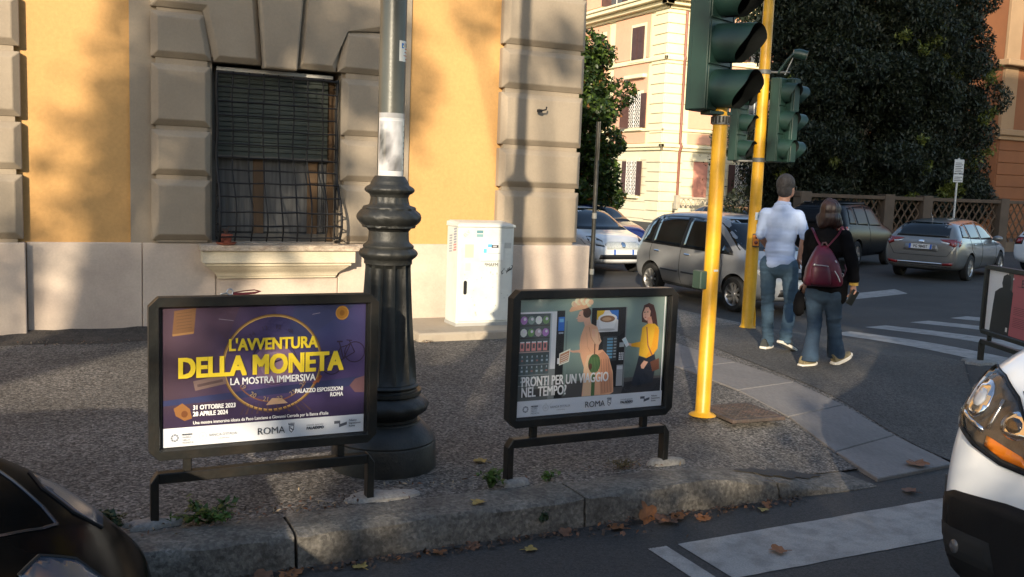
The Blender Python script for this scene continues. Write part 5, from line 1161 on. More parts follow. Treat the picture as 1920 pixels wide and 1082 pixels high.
# ---- plane trees behind the photographer: they dapple the facade and shade the road
def shade_tree(loc, label, seed, clumps, per, size):
    t = thing('plane_tree', label, 'tree', loc, 0, 'plane trees behind the viewpoint'); r_ = np.random.default_rng(seed)
    MB().tube([(0, 0, -0.1), (0.1, 0, 2), (0, 0.1, 4.2), (0.1, 0, 7)], [0.30, 0.25, 0.2, 0.08], 12).build('trunk', m_bark, t, smooth=60)
    for c in clumps[::3]: MB().tube([(0, 0.05, 3.6), (c[0] * 0.5, c[1] * 0.5, 3.6 + (c[2] - 3.6) * 0.6), (c[0], c[1], c[2])], [0.12, 0.07, 0.02], 6).build('branch', m_bark, t, smooth=60)
    P = clump_points(clumps, r_, per, 0.2)
    inst('crown', leaf_mesh(P, 0.8, size, 'crown', [L_plane], seed, 0.8, 0.2), t)
def shade_clumps(seed, n, x0, x1, z0, z1, s0, s1):
    q = random.Random(seed); return [(q.uniform(x0, x1), q.uniform(-0.9, 0.9), q.uniform(z0, z1), q.uniform(s0, s1), q.uniform(s0, s1), q.uniform(s0, s1) * 0.8) for _ in range(n)]
SHY = -10.0
def band(seed, n, x0, x1, z0, z1, s0, s1, cx): return [(x - cx, y, z, a, b, c) for x, y, z, a, b, c in shade_clumps(seed, n, x0, x1, z0, z1, s0, s1)]
shade_tree((-13.5, SHY, 0), 'plane tree across the road behind the viewpoint, leftmost', 31, band(1, 26, -17, -9.8, 3.9, 5.35, 0.5, 0.8, -13.5) + band(11, 7, -15, -9.8, 5.6, 6.5, 0.3, 0.5, -13.5) + band(2, 64, -12.6, -9.95, 8.0, 10.9, 0.40, 0.62, -13.5) + band(7, 17, -16.5, -12.5, 7.0, 8.2, 0.35, 0.55, -13.5) + band(8, 15, -16, -12.5, 8.3, 11.0, 0.35, 0.55, -13.5), 130, 0.22)
shade_tree((-7.5, SHY - 0.3, 0), 'plane tree across the road behind the viewpoint, middle', 32, band(3, 17, -9.8, -6.2, 4.0, 6.3, 0.5, 0.8, -7.5) + band(12, 8, -6.2, -4.2, 4.0, 4.9, 0.4, 0.6, -7.5) + band(4, 9, -9.0, -6.9, 9.9, 11.6, 0.35, 0.6, -7.5) + band(9, 14, -6.6, -4.4, 7.0, 11.5, 0.5, 0.9, -7.5), 130, 0.22)
shade_tree((-1.8, SHY, 0), 'plane tree across the road behind the viewpoint, rightmost', 33, shade_clumps(5, 40, -2.6, 3.2, 4.2, 11.5, 0.6, 1.1), 130, 0.25)
# ================================================================== cars
m_tyre = M('tyre_rubber', (0.016, 0.016, 0.016), rough=0.85, var=0.3, vscale=20); m_rim = M('alloy_rim', (0.42, 0.42, 0.42), rough=0.35, metal=0.8, var=0.15, vscale=12); m_arch = M('wheel_arch_black', (0.008, 0.008, 0.008), rough=0.9)
m_cglass = M('car_glass', (0.010, 0.013, 0.016), rough=0.05, spec=0.55); m_trim = M('black_trim', (0.015, 0.015, 0.016), rough=0.45, var=0.1, vscale=20)
m_chrome = M('chrome', (0.7, 0.7, 0.7), rough=0.12, metal=1.0); m_red = M('tail_red', (0.20, 0.008, 0.008), rough=0.12, spec=0.7, coat=0.5); m_clear = M('lamp_clear', (0.55, 0.56, 0.57), rough=0.1, spec=0.7, coat=0.5); m_amber = M('lamp_amber', (0.60, 0.15, 0.005), rough=0.12, coat=0.5)
m_plate = M('plate_white', (0.62, 0.63, 0.62), rough=0.4); m_plblue = M('plate_blue', (0.02, 0.10, 0.42), rough=0.4); m_plink = M('plate_ink', (0.03, 0.03, 0.035), rough=0.5)
def paint(name, c, rough=0.3, metal=0.0): return M(name, c, rough=rough, metal=metal, coat=0.8, var=0.05, vscale=3, spec=0.5)
def ring_pts(row):
    x, zb, zw, zt, w, wb_, wt = row; ze = zt - min(0.05, (zt - zw) * 0.35); h = zw - zb
    half = [(0, zb), (w * 0.78, zb), (w * 0.955, zb + 0.06 + 0.04 * h), (w * 1.0, zb + 0.42 * h), (w * 0.99, zb + 0.82 * h), (wb_, zw), (wb_ + (wt - wb_) * 0.55, zw + (ze - zw) * 0.55), (wt, ze), (wt * 0.55, zt - 0.006), (0, zt)]
    return [(x, y, z) for y, z in half] + [(x, -y, z) for y, z in half[-2:0:-1]]
class Car:
    def __init__(s, name, label, loc, rz, rows, mat, sub=2, scale=1.0, group='parked cars', cat='car', wheels=None, wr=0.30, track=0.74, spokes=9):
        s.t = thing(name, label, cat, loc, rz, group); s.t.scale = (scale,) * 3
        mb = MB(); mb.loft([ring_pts(r) for r in rows])
        o = mb.build('body', [mat, m_arch], None, smooth=40); o.modifiers.new('s', 'SUBSURF').levels = sub
        bake(o); s.bvh = BVHTree.FromPolygons([v.co.copy() for v in o.data.vertices], [tuple(p.vertices) for p in o.data.polygons])
        if wheels:
            cut = MB()
            for x in wheels:
                for sg in (-1, 1):
                    cut.loft([[(x + (wr + 0.055) * math.cos(a), y, wr + (wr + 0.055) * math.sin(a)) for a in lin(0, 2 * math.pi * 23 / 24, 23)] for y in ((0.50, 1.3) if sg > 0 else (-1.3, -0.50))])
            c = cut.build('cutter', m_arch); bm = bmesh.new(); bm.from_mesh(c.data); bmesh.ops.recalc_face_normals(bm, faces=bm.faces); bm.to_mesh(c.data); bm.free()
            bm = bmesh.new(); bm.from_mesh(o.data); bmesh.ops.recalc_face_normals(bm, faces=bm.faces); bm.to_mesh(o.data); bm.free()
            b = o.modifiers.new('b', 'BOOLEAN'); b.operation = 'DIFFERENCE'; b.object = c; b.solver = 'EXACT'; b.material_mode = 'TRANSFER' if hasattr(b, 'material_mode') else b.material_mode
            bake(o); bpy.data.objects.remove(c)
        o.data.polygons.foreach_set('use_smooth', [True] * len(o.data.polygons)); o.data.set_sharp_from_angle(angle=R(38))
        o.parent = s.t; s.body = o
        if wheels:
            tm, rm = wheel_meshes(wr, spokes)
            for x in wheels:
                for sg in (-1, 1):
                    w = bpy.data.objects.new('wheel', None); COL.objects.link(w); w.parent = s.t; w.location = (x, sg * track, wr); w.rotation_euler = (0, 0, 0 if sg < 0 else math.pi)
                    inst('tyre', tm, w); inst('rim', rm, w)
    def hit(s, view, a, b):
        org, d = {'L': ((a, 5, b), (0, -1, 0)), 'R': ((a, -5, b), (0, 1, 0)), 'F': ((6, a, b), (-1, 0, 0)), 'B': ((-6, a, b), (1, 0, 0)), 'T': ((a, b, 5), (0, 0, -1))}[view]
        p, n, i, dd = s.bvh.ray_cast(Vector(org), Vector(d))
        if p is None: return None, None
        if n.dot(Vector(d)) > 0: n = -n
        return p, n
    def patch(s, name, view, poly, mat, off=0.004, parent=None, step=0.07):
        pts = []
        for i in range(len(poly)):
            a, b = Vector(poly[i]), Vector(poly[(i + 1) % len(poly)]); n = max(1, int((b - a).length / step))
            pts += [a.lerp(b, k / n) for k in range(n)]
        nb = len(pts); x0, x1 = min(p.x for p in pts), max(p.x for p in pts); y0, y1 = min(p.y for p in pts), max(p.y for p in pts)
        def inside(q):
            c = False
            for i in range(nb):
                a, b = pts[i], pts[i - 1]
                if (a.y > q.y) != (b.y > q.y) and q.x < (b.x - a.x) * (q.y - a.y) / (b.y - a.y) + a.x: c = not c
            return c
        inn = []
        for i in range(1, int((x1 - x0) / step) + 1):
            for j in range(1, int((y1 - y0) / step) + 1):
                q = Vector((x0 + i * step, y0 + j * step))
                if inside(q) and min((q - p).length for p in pts) > step * 0.4: inn.append(q)
        V, E_, F, *_ = delaunay_2d_cdt(pts + inn, [], [list(range(nb))], 1, 1e-6)
        mb = MB(); idx = []; base = []
        for v in V:
            p, n = s.hit(view, v.x, v.y)
            if p is None: idx.append(None); base.append(None); continue
            idx.append(len(mb.v)); mb.v.append(tuple(p + n * off)); base.append(p - n * 0.004)
        for f in F:
            if any(idx[i] is None for i in f): continue
            mb.f.append(tuple(idx[i] for i in f)); mb.mi.append(0); mb.fc.append(None)
        for a, b in E_ and [] or []: pass
        if not mb.f: return None
        o = mb.build(name, mat, parent or s.t)
        bm = bmesh.new(); bm.from_mesh(o.data); bmesh.ops.recalc_face_normals(bm, faces=bm.faces)
        f0 = next(iter(bm.faces)); want = {'L': (0, 1, 0), 'R': (0, -1, 0), 'F': (1, 0, 0), 'B': (-1, 0, 0), 'T': (0, 0, 1)}[view]
        if f0.normal.dot(Vector(want)) < 0: bmesh.ops.reverse_faces(bm, faces=bm.faces)
        bm.to_mesh(o.data); bm.free()
        o.data.polygons.foreach_set('use_smooth', [True] * len(o.data.polygons))
        sol = o.modifiers.new('t', 'SOLIDIFY'); sol.thickness = off + 0.001; sol.offset = -1
        return o
    def seam(s, view, pts, r=0.005, mat=None, name='seam', parent=None, off=0.0, step=0.05):
        out = []
        for a, b in zip(pts[:-1], pts[1:]):
            a, b = Vector(a), Vector(b); n = max(1, int((b - a).length / step))
            for k in range(n + 1):
                q = a.lerp(b, k / n); p, nn = s.hit(view, q.x, q.y)
                if p is not None and (not out or (p - out[-1]).length > 1e-4): out.append(p + nn * off)
        if len(out) > 1: return MB().tube(out, r, 5).build(name, mat or m_arch, parent or s.t, smooth=60)
    def plate(s, view, c, txt, w=0.52, h=0.11, off=0.02):
        p, n = s.hit(view, *c)
        if p is None: return
        z = Vector((0, 0, 1)); xax = z.cross(n).normalized(); zax = n.cross(xax).normalized()
        mt = Matrix((xax, zax, n)).transposed().to_4x4(); mt.translation = p + n * off
        mb = MB().box(-w / 2, w / 2, -h / 2, h / 2, -0.02, 0); o = mb.build('number_plate', m_plate, s.t); o.matrix_local = mt
        mb = MB(); mb.box(-w / 2, -w / 2 + 0.045, -h / 2, h / 2, 0.0, 0.002); mb.box(w / 2 - 0.045, w / 2, -h / 2, h / 2, 0.0, 0.002); mb.build('blue_band', m_plblue, o)
        if txt: lettering(txt, h * 0.88, m_plink, o, Matrix.Translation((0, -h * 0.30, 0.0025)), align='CENTER', bold=0.002, xs=0.82)
    def mirror(s, x, z, y, mat, sg):
        mb = MB().ball((x, sg * (y + 0.10), z), (0.07, 0.12, 0.075), 12, 8); mb.tube([(x, sg * (y - 0.05), z - 0.03), (x, sg * (y + 0.05), z - 0.02)], 0.025, 6); mb.build('wing_mirror', mat, s.t, smooth=60)
_wm = {}
def wheel_meshes(r, spokes):
    if (r, spokes) in _wm: return _wm[r, spokes]
    RX_ = Matrix.Rotation(R(90), 4, 'X')
    t = MB().lathe([(r * 0.66, -0.09), (r * 0.90, -0.095), (r * 0.985, -0.07), (r, 0), (r * 0.985, 0.07), (r * 0.90, 0.095), (r * 0.66, 0.09)], 36, caps=False); t.xform(RX_)
    rm = MB(); rm.lathe([(r * 0.60, 0.06), (r * 0.675, 0.088), (r * 0.67, 0.06), (r * 0.60, 0.0), (r * 0.60, -0.08), (r * 0.59, -0.08), (r * 0.59, 0.0)], 32, caps=False)
    rm.lathe([(0.0, 0.075), (r * 0.14, 0.075), (r * 0.17, 0.06), (r * 0.17, 0.02), (0, 0.02)], 16)
    for k in range(spokes):
        a = 2 * math.pi * k / spokes; c, s_ = math.cos(a), math.sin(a); w0, w1 = r * 0.045, r * 0.075
        def q(rr, w, z): return (rr * c - w * s_, rr * s_ + w * c, z)
        rm.frust([q(r * 0.14, -w0, 0.03), q(r * 0.62, -w1, 0.035), q(r * 0.62, w1, 0.035), q(r * 0.14, w0, 0.03)], [q(r * 0.14, -w0 * 0.7, 0.068), q(r * 0.62, -w1 * 0.7, 0.075), q(r * 0.62, w1 * 0.7, 0.075), q(r * 0.14, w0 * 0.7, 0.068)])
    rm.cur = 1; rm.lathe([(0, -0.02), (r * 0.6, -0.02), (r * 0.6, -0.03), (0, -0.03)], 24); rm.xform(RX_)
    _wm[r, spokes] = (t.mesh('tyre', m_tyre, 40), rm.mesh('rim', [m_rim, m_arch], 35)); return _wm[r, spokes]

MPV = [(-1.965, .42, .70, .82, .62, .60, .50), (-1.94, .30, .80, .98, .79, .76, .64), (-1.88, .25, .94, 1.24, .835, .80, .66), (-1.74, .22, .98, 1.50, .85, .82, .64), (-1.50, .20, .99, 1.62, .855, .83, .61), (-.6, .20, .98, 1.685, .86, .835, .60), (.2, .20, .96, 1.665, .86, .83, .59), (.55, .20, .95, 1.60, .86, .82, .59), (.92, .20, .95, 1.34, .855, .81, .61), (1.24, .20, .94, 1.08, .85, .79, .68), (1.48, .21, .90, 1.00, .835, .76, .62), (1.76, .23, .80, .88, .80, .70, .52), (1.91, .26, .68, .76, .72, .63, .45), (1.97, .34, .58, .64, .57, .5, .38)]
HATCH = [(-1.96, .42, .66, .76, .60, .58, .50), (-1.92, .30, .80, .92, .78, .74, .62), (-1.84, .25, .93, 1.05, .82, .78, .66), (-1.62, .22, .95, 1.30, .835, .79, .60), (-1.28, .20, .95, 1.43, .84, .80, .57), (-.6, .20, .94, 1.475, .845, .80, .56), (.1, .20, .92, 1.455, .845, .79, .55), (.42, .20, .91, 1.37, .845, .79, .56), (.80, .20, .91, 1.12, .84, .78, .62), (1.08, .20, .89, .98, .835, .76, .66), (1.45, .21, .85, .93, .82, .73, .58), (1.74, .23, .76, .84, .78, .67, .50), (1.90, .27, .64, .72, .69, .60, .44), (1.96, .34, .56, .62, .54, .48, .38)]
WAGON = [(-2.31, .45, .66, .74, .64, .62, .52), (-2.28, .34, .80, .90, .80, .77, .66), (-2.22, .28, .95, 1.04, .845, .80, .68), (-2.02, .24, .99, 1.28, .86, .81, .64), (-1.80, .22, .98, 1.40, .865, .82, .60), (-1.2, .20, .96, 1.455, .87, .82, .57), (-.3, .20, .93, 1.475, .87, .81, .56), (.3, .20, .92, 1.44, .87, .80, .56), (.65, .20, .91, 1.34, .87, .80, .57), (1.05, .20, .91, 1.08, .865, .79, .64), (1.32, .20, .89, .98, .86, .77, .66), (1.75, .21, .84, .92, .84, .74, .58), (2.08, .23, .74, .82, .78, .66, .48), (2.24, .28, .62, .68, .66, .56, .4), (2.29, .36, .54, .58, .5, .42, .34)]
SUV = [(-2.22, .50, .80, .92, .66, .64, .54), (-2.18, .38, .95, 1.10, .84, .80, .68), (-2.10, .32, 1.06, 1.38, .885, .84, .66), (-1.92, .28, 1.08, 1.58, .90, .85, .64), (-1.5, .26, 1.08, 1.68, .91, .85, .62), (-.5, .26, 1.05, 1.72, .91, .85, .61), (.25, .26, 1.03, 1.69, .91, .84, .60), (.6, .26, 1.02, 1.58, .91, .83, .60), (.95, .26, 1.02, 1.28, .905, .82, .66), (1.25, .26, 1.02, 1.10, .90, .81, .70), (1.7, .28, .96, 1.04, .88, .78, .62), (2.0, .32, .84, .92, .82, .70, .5), (2.16, .38, .70, .76, .68, .58, .42), (2.2, .46, .6, .66, .52, .46, .36)]

# ---- silver people carrier, right side towards us
silver = paint('paint_silver_grey', (0.27, 0.28, 0.295), 0.34, 0.15)
f = Car('parked_car', 'silver people carrier parked beside the yellow traffic light poles', (10.72, 13.33, -0.20), R(-90), MPV, silver, scale=0.95, wheels=(1.20, -1.33), wr=0.305, track=0.765)
for v in 'RL':
    f.patch('window_band', v, [(-1.74, 1.0), (1.08, .965), (1.02, 1.03), (.66, 1.27), (.24, 1.53), (-.3, 1.575), (-1.3, 1.555), (-1.56, 1.50)], m_trim, 0.0022)
    f.patch('side_window', v, [(-1.68, 1.035), (-1.40, 1.03), (-1.40, 1.50), (-1.53, 1.475)], m_cglass, 0.0042)
    f.patch('side_window', v, [(-1.32, 1.03), (-.43, 1.01), (-.43, 1.545), (-1.32, 1.52)], m_cglass, 0.0042)
    f.patch('side_window', v, [(-.34, 1.01), (.70, .995), (.66, 1.14), (.20, 1.49), (-.34, 1.545)], m_cglass, 0.0042)
    f.patch('side_window', v, [(.76, .995), (1.00, .985), (.76, 1.12)], m_cglass, 0.0042)
    f.seam(v, [(-1.36, 1.01), (-1.40, .80), (-1.36, .62), (-1.12, .58)]); f.seam(v, [(-.385, 1.0), (-.40, .60), (-.36, .30)]); f.seam(v, [(.74, .97), (.86, .80), (.80, .34)]); f.seam(v, [(-.98, .30), (.80, .28)])
    f.seam(v, [(-1.0, .54), (-.45, .535)], 0.014, m_trim, 'rub_strip', off=0.004); f.seam(v, [(-.32, .535), (.74, .53)], 0.014, m_trim, 'rub_strip', off=0.004)
    for x in (-1.22, -.24): f.seam(v, [(x, .875), (x + .16, .872)], 0.016, m_chrome, 'door_handle', off=0.012)
    f.seam(v, [(-1.80, 1.06), (-1.62, 1.42), (-1.45, 1.56)], 0.006, silver, 'roof_edge', off=0.004)
f.mirror(.66, 1.03, .80, silver, -1); f.mirror(.66, 1.03, .80, silver, 1)
f.patch('windscreen', 'F', [(-.70, 1.06), (.70, 1.06), (.56, 1.57), (-.56, 1.57)], m_cglass, 0.005); f.patch('headlamp', 'F', [(.42, .70), (.74, .76), (.72, .90), (.60, .92), (.46, .80)], m_clear, 0.006); f.patch('headlamp', 'F', [(-.42, .70), (-.74, .76), (-.72, .90), (-.60, .92), (-.46, .80)], m_clear, 0.006)
f.patch('grille', 'F', [(-.36, .62), (.36, .62), (.34, .74), (-.34, .74)], m_trim, 0.006); f.patch('bumper_grille', 'F', [(-.5, .34), (.5, .34), (.46, .46), (-.46, .46)], m_trim, 0.006); f.plate('F', (0, .53), '')
f.patch('headlamp_side', 'R', [(1.50, .80), (1.78, .68), (1.84, .74), (1.66, .88), (1.52, .90)], m_clear, 0.006); f.patch('rear_window', 'B', [(-.62, 1.04), (.62, 1.04), (.56, 1.5), (-.56, 1.5)], m_cglass, 0.005)

# ---- grey estate seen from behind
greyp = paint('paint_grey_green', (0.19, 0.19, 0.185), 0.28, 0.4)
a = Car('parked_car', 'grey estate car seen from behind, parked beside the lattice wall', (19.55, 15.95, -0.09), R(23), WAGON, greyp, scale=0.96, wheels=(1.32, -1.28), wr=0.315, track=0.775, spokes=10)
a.patch('rear_window', 'B', [(-.60, 1.03), (.60, 1.03), (.54, 1.32), (.40, 1.365), (-.40, 1.365), (-.54, 1.32)], m_cglass, 0.005)
for sg in (-1, 1):
    a.patch('tail_lamp', 'B', [(sg * .40, .985), (sg * .76, 1.0), (sg * .835, .93), (sg * .74, .82), (sg * .62, .87)], m_red, 0.010); a.patch('reverse_lamp', 'B', [(sg * .42, .945), (sg * .63, .915), (sg * .62, .875), (sg * .46, .905)], m_clear, 0.014)
    a.patch('reflector', 'B', [(sg * .50, .44), (sg * .74, .46), (sg * .72, .395), (sg * .52, .385)], m_red, 0.008)
for v in 'RL':
    a.patch('tail_lamp', v, [(-2.20, .95), (-1.98, .985), (-2.02, .90), (-2.18, .83)], m_red, 0.008)
    a.patch('side_window', v, [(-1.86, 1.04), (-1.30, 1.01), (-1.30, 1.345), (-1.62, 1.30)], m_cglass, 0.005); a.patch('side_window', v, [(-1.24, 1.005), (-.42, .975), (-.42, 1.38), (-1.24, 1.35)], m_cglass, 0.005); a.patch('side_window', v, [(-.35, .97), (.78, .945), (.42, 1.27), (.2, 1.36), (-.35, 1.38)], m_cglass, 0.005)
    a.seam(v, [(-1.27, 1.0), (-1.25, .75), (-1.0, .62)]); a.seam(v, [(-.385, .97), (-.38, .3)]); a.seam(v, [(.82, .93), (.86, .6), (.80, .3)])
    for x in (-1.1, -.2): a.seam(v, [(x, .86), (x + .16, .857)], 0.014, greyp, 'door_handle', off=0.012)
a.patch('plate_recess', 'B', [(-.40, .70), (.40, .70), (.36, .86), (-.36, .86)], greyp, 0.004); a.plate('B', (0, .80), 'FG 984ST', off=0.03); a.patch('badge', 'B', [(.07 * math.cos(t), .925 + .04 * math.sin(t)) for t in lin(0, 5.9, 11)], m_chrome, 0.014, step=0.03)
a.seam('B', [(-.74, .83), (-.60, .60), (.60, .60), (.74, .83)]); a.patch('bumper_strip', 'B', [(-.56, .39), (.56, .39), (.60, .44), (-.60, .44)], m_chrome, 0.006); a.patch('lower_bumper', 'B', [(-.72, .28), (.72, .28), (.70, .36), (-.70, .36)], m_trim, 0.006)
a.mirror(.70, .98, .80, greyp, -1); a.mirror(.70, .98, .80, greyp, 1); MB().tube([(-1.55, 0, 1.40), (-1.72, 0, 1.58)], [0.008, 0.004], 6).build('aerial', m_plate, a.t); a.patch('windscreen', 'F', [(-.66, 1.0), (.66, 1.0), (.54, 1.36), (-.54, 1.36)], m_cglass, 0.005)

# ---- dark off-roader behind the couple
blk_p = M('paint_black', (0.008, 0.008, 0.009), rough=0.25, spec=0.3)
m_dglass = M('tinted_glass', (0.006, 0.007, 0.009), rough=0.3, spec=0.12)
s_ = Car('parked_car', 'black off-road car with red tail lamps, behind the walking couple', (18.75, 18.75, -0.09), R(26), SUV, blk_p, wheels=(1.35, -1.30), wr=0.36, track=0.80, spokes=6)
s_.patch('rear_window', 'B', [(-.64, 1.13), (.64, 1.13), (.58, 1.52), (-.58, 1.52)], m_dglass, 0.005)
for sg in (-1, 1): s_.patch('tail_lamp', 'B', [(sg * .62, 1.10), (sg * .84, 1.08), (sg * .86, .95), (sg * .66, .95)], m_red, 0.010); s_.patch('reverse_lamp', 'B', [(sg * .64, .945), (sg * .85, .945), (sg * .84, .86), (sg * .70, .86)], m_clear, 0.010)
for v in 'RL':
    s_.patch('tail_lamp', v, [(-2.14, 1.08), (-1.98, 1.08), (-1.98, .93), (-2.14, .93)], m_red, 0.008)
    s_.patch('side_window', v, [(-1.80, 1.14), (-1.30, 1.12), (-1.30, 1.55), (-1.6, 1.53)], m_dglass, 0.005); s_.patch('side_window', v, [(-1.22, 1.12), (-.42, 1.09), (-.42, 1.58), (-1.22, 1.56)], m_dglass, 0.005); s_.patch('side_window', v, [(-.34, 1.09), (.70, 1.06), (.5, 1.3), (.25, 1.54), (-.34, 1.58)], m_dglass, 0.005)
    s_.seam(v, [(-1.7, 1.62), (.2, 1.64)], 0.016, m_trim, 'roof_rail', off=0.02); s_.seam(v, [(-.38, 1.08), (-.38, .36)])
s_.plate('B', (0, .85), '')

# ---- white hatchback facing us past the corner
whitep = paint('paint_white', (0.70, 0.71, 0.72), 0.3)
w = Car('parked_car', 'white hatchback facing us, parked behind the silver people carrier', (11.25, 19.6, -0.20), R(-90), HATCH, whitep, wheels=(1.2, -1.25), wr=0.30, track=0.75)
w.patch('windscreen', 'F', [(-.68, .97), (.68, .97), (.55, 1.42), (-.55, 1.42)], m_cglass, 0.005)
for sg in (-1, 1): w.patch('headlamp', 'F', [(sg * .50, .66), (sg * .74, .70), (sg * .76, .80), (sg * .60, .82), (sg * .50, .74)], m_clear, 0.008); w.patch('lamp_surround', 'F', [(sg * .47, .63), (sg * .78, .67), (sg * .79, .83), (sg * .60, .85), (sg * .47, .76)], m_trim, 0.004)
w.patch('front_panel', 'F', [(-.42, .58), (.42, .58), (.46, .68), (.36, .74), (-.36, .74), (-.46, .68)], M('panel_speckled', (0.52, 0.54, 0.52), rough=0.5, var=0.3, vscale=60), 0.006); w.patch('badge', 'F', [(.06 * math.cos(t), .67 + .06 * math.sin(t)) for t in lin(0, 5.9, 11)], m_chrome, 0.016, step=0.03)
w.patch('bumper_grille', 'F', [(-.60, .36), (.60, .36), (.58, .46), (-.58, .46)], m_trim, 0.006); w.plate('F', (0, .52), '', off=0.02); w.mirror(.62, .98, .78, whitep, -1)
for v in 'RL': w.patch('side_window', v, [(-1.2, .98), (-.3, .97), (-.3, 1.38), (-1.1, 1.35)], m_cglass, 0.005); w.patch('side_window', v, [(-.22, .97), (.66, .95), (.22, 1.33), (-.22, 1.38)], m_cglass, 0.005)
# ---- two more roofs farther off
bluep = paint('paint_blue', (0.012, 0.020, 0.11), 0.25)
for lab, loc, rz, mt in (('dark blue car half hidden between the white hatchback and the silver carrier', (14.2, 24.0, -0.2), R(-90), bluep), ('dark grey car whose roof shows between the two yellow poles', (23.2, 28.6, -0.25), R(-84), paint('paint_dark_grey', (0.03, 0.032, 0.036), 0.25))):
    b = Car('parked_car', lab, loc, rz, HATCH, mt, wheels=(1.2, -1.25), wr=0.30, track=0.75)
    b.patch('windscreen', 'F', [(-.68, .97), (.68, .97), (.55, 1.42), (-.55, 1.42)], m_cglass, 0.005)
    for v in 'RL': b.patch('side_window', v, [(-1.2, .98), (-.3, .97), (-.3, 1.38), (-1.1, 1.35)], m_cglass, 0.005); b.patch('side_window', v, [(-.22, .97), (.66, .95), (.22, 1.33), (-.22, 1.38)], m_cglass, 0.005)
# ---- white car at the right edge
w2 = Car('parked_car', 'white hatchback cut by the right edge, its dark red tail lamp showing', (24.75, 15.9, -0.1), R(0), HATCH, whitep, wheels=(1.2, -1.25), wr=0.30, track=0.75)
w2.patch('rear_window', 'B', [(-.60, .98), (.60, .98), (.52, 1.36), (-.52, 1.36)], m_cglass, 0.005)
for sg in (-1, 1): w2.patch('tail_lamp', 'B', [(sg * .52, .92), (sg * .78, .90), (sg * .80, .76), (sg * .56, .78)], m_red, 0.010); w2.patch('lamp_surround', 'B', [(sg * .48, .95), (sg * .80, .93), (sg * .82, .73), (sg * .52, .75)], m_trim, 0.005)
w2.plate('B', (0, .70), '')
# ---- black car at the kerb, bottom left: only the nose is in the picture
LOWNOSE = HATCH[:10] + [(1.30, .21, .90, .99, .82, .74, .60), (1.55, .22, .84, .92, .79, .70, .54), (1.76, .23, .72, .79, .73, .62, .46), (1.93, .25, .58, .635, .66, .55, .40), (2.05, .28, .46, .50, .56, .46, .34), (2.09, .34, .42, .44, .42, .36, .3)]
bk_ = Car('parked_car', 'glossy black car at the kerb, only its bonnet corner in view at bottom left', (-1.82, 3.20, 0.0), R(0), LOWNOSE, M('paint_dusty_black', (0.004, 0.004, 0.004), rough=0.16, spec=0.06, var=0.3, vscale=8), sub=3, wheels=(1.2, -1.25), wr=0.30, track=0.75)
bk_.t.scale = (1, 1, 0.875); MATS['paint_dusty_black'].node_tree.nodes['Principled BSDF'].inputs['IOR'].default_value = 1.13; MATS['paint_black'].node_tree.nodes['Principled BSDF'].inputs['IOR'].default_value = 1.25
bk_.patch('windscreen', 'F', [(-.68, .97), (.68, .97), (.55, 1.42), (-.55, 1.42)], m_cglass, 0.005)
for sg in (-1, 1): bk_.patch('headlamp', 'F', [(sg * .50, .62), (sg * .74, .64), (sg * .76, .72), (sg * .62, .74)], m_cglass, 0.0042)
for v in 'RL':
    bk_.patch('headlamp_glass', v, [(1.48, .62), (1.88, .48), (1.84, .58), (1.66, .72), (1.50, .78)], m_cglass, 0.006)
    bk_.patch('side_window', v, [(-1.2, .98), (-.3, .97), (-.3, 1.38), (-1.1, 1.35)], m_cglass, 0.005); bk_.patch('side_window', v, [(-.22, .97), (.66, .95), (.22, 1.33), (-.22, 1.38)], m_cglass, 0.005)
    bk_.seam(v, [(0.9, .86), (1.4, .815), (1.62, .77), (1.82, .68)], 0.004, m_arch, 'bonnet_seam')
m_lampdk = M('lamp_sky_glass', (0.05, 0.07, 0.10), rough=0.18, spec=0.4)  # headlamp glass coloured blue for the sky reflected in it
for sg in (-1, 1):
    bk_.patch('headlamp', 'T', [(1.70, sg * .47), (1.745, sg * .31), (1.84, sg * .21), (1.93, sg * .24), (1.94, sg * .50), (1.82, sg * .58)], m_lampdk, 0.004, step=0.04)
    bk_.seam('T', [(1.10, sg * .62), (1.40, sg * .50), (1.584, sg * .363), (1.66, sg * .254), (1.75, sg * .10), (1.79, 0)], 0.007, M('bonnet_edge_highlight', (0.05, 0.055, 0.065), rough=0.2, metal=0.6), 'bonnet_edge_highlight', off=0.001)  # grey tube drawn as the highlight along the bonnet shut line
    bk_.seam('T', [(1.70, sg * .47), (1.745, sg * .31), (1.84, sg * .21), (1.93, sg * .24)], 0.006, m_arch, 'lamp_gasket', off=0.003)
# ---- white van on the right, only its front corner in view
VAN = [(-2.45, .40, 1.0, 1.80, .93, .92, .80), (-2.42, .30, 1.05, 1.93, .95, .94, .83), (-1.0, .24, 1.08, 1.97, .96, .95, .83), (.55, .22, 1.10, 1.94, .96, .94, .80), (.95, .22, 1.13, 1.84, .96, .94, .78), (1.55, .2, 1.16, 1.42, .96, .94, .82), (1.80, .2, 1.15, 1.29, .96, .935, .84), (2.10, .18, 1.10, 1.22, .955, .92, .80), (2.30, .16, 1.02, 1.12, .94, .88, .73), (2.42, .15, .88, .96, .90, .82, .66), (2.47, .15, .70, .76, .82, .73, .58), (2.49, .22, .54, .58, .68, .58, .47)]
VL = (3.36 + 2.49, 1.83, 0.0)
v_ = Car('white_van', 'white van with black bumper nosing in from the right edge', VL, R(180), VAN, whitep, sub=3, cat='van', group=None, wheels=(1.62, -1.5), wr=0.33, track=0.82)
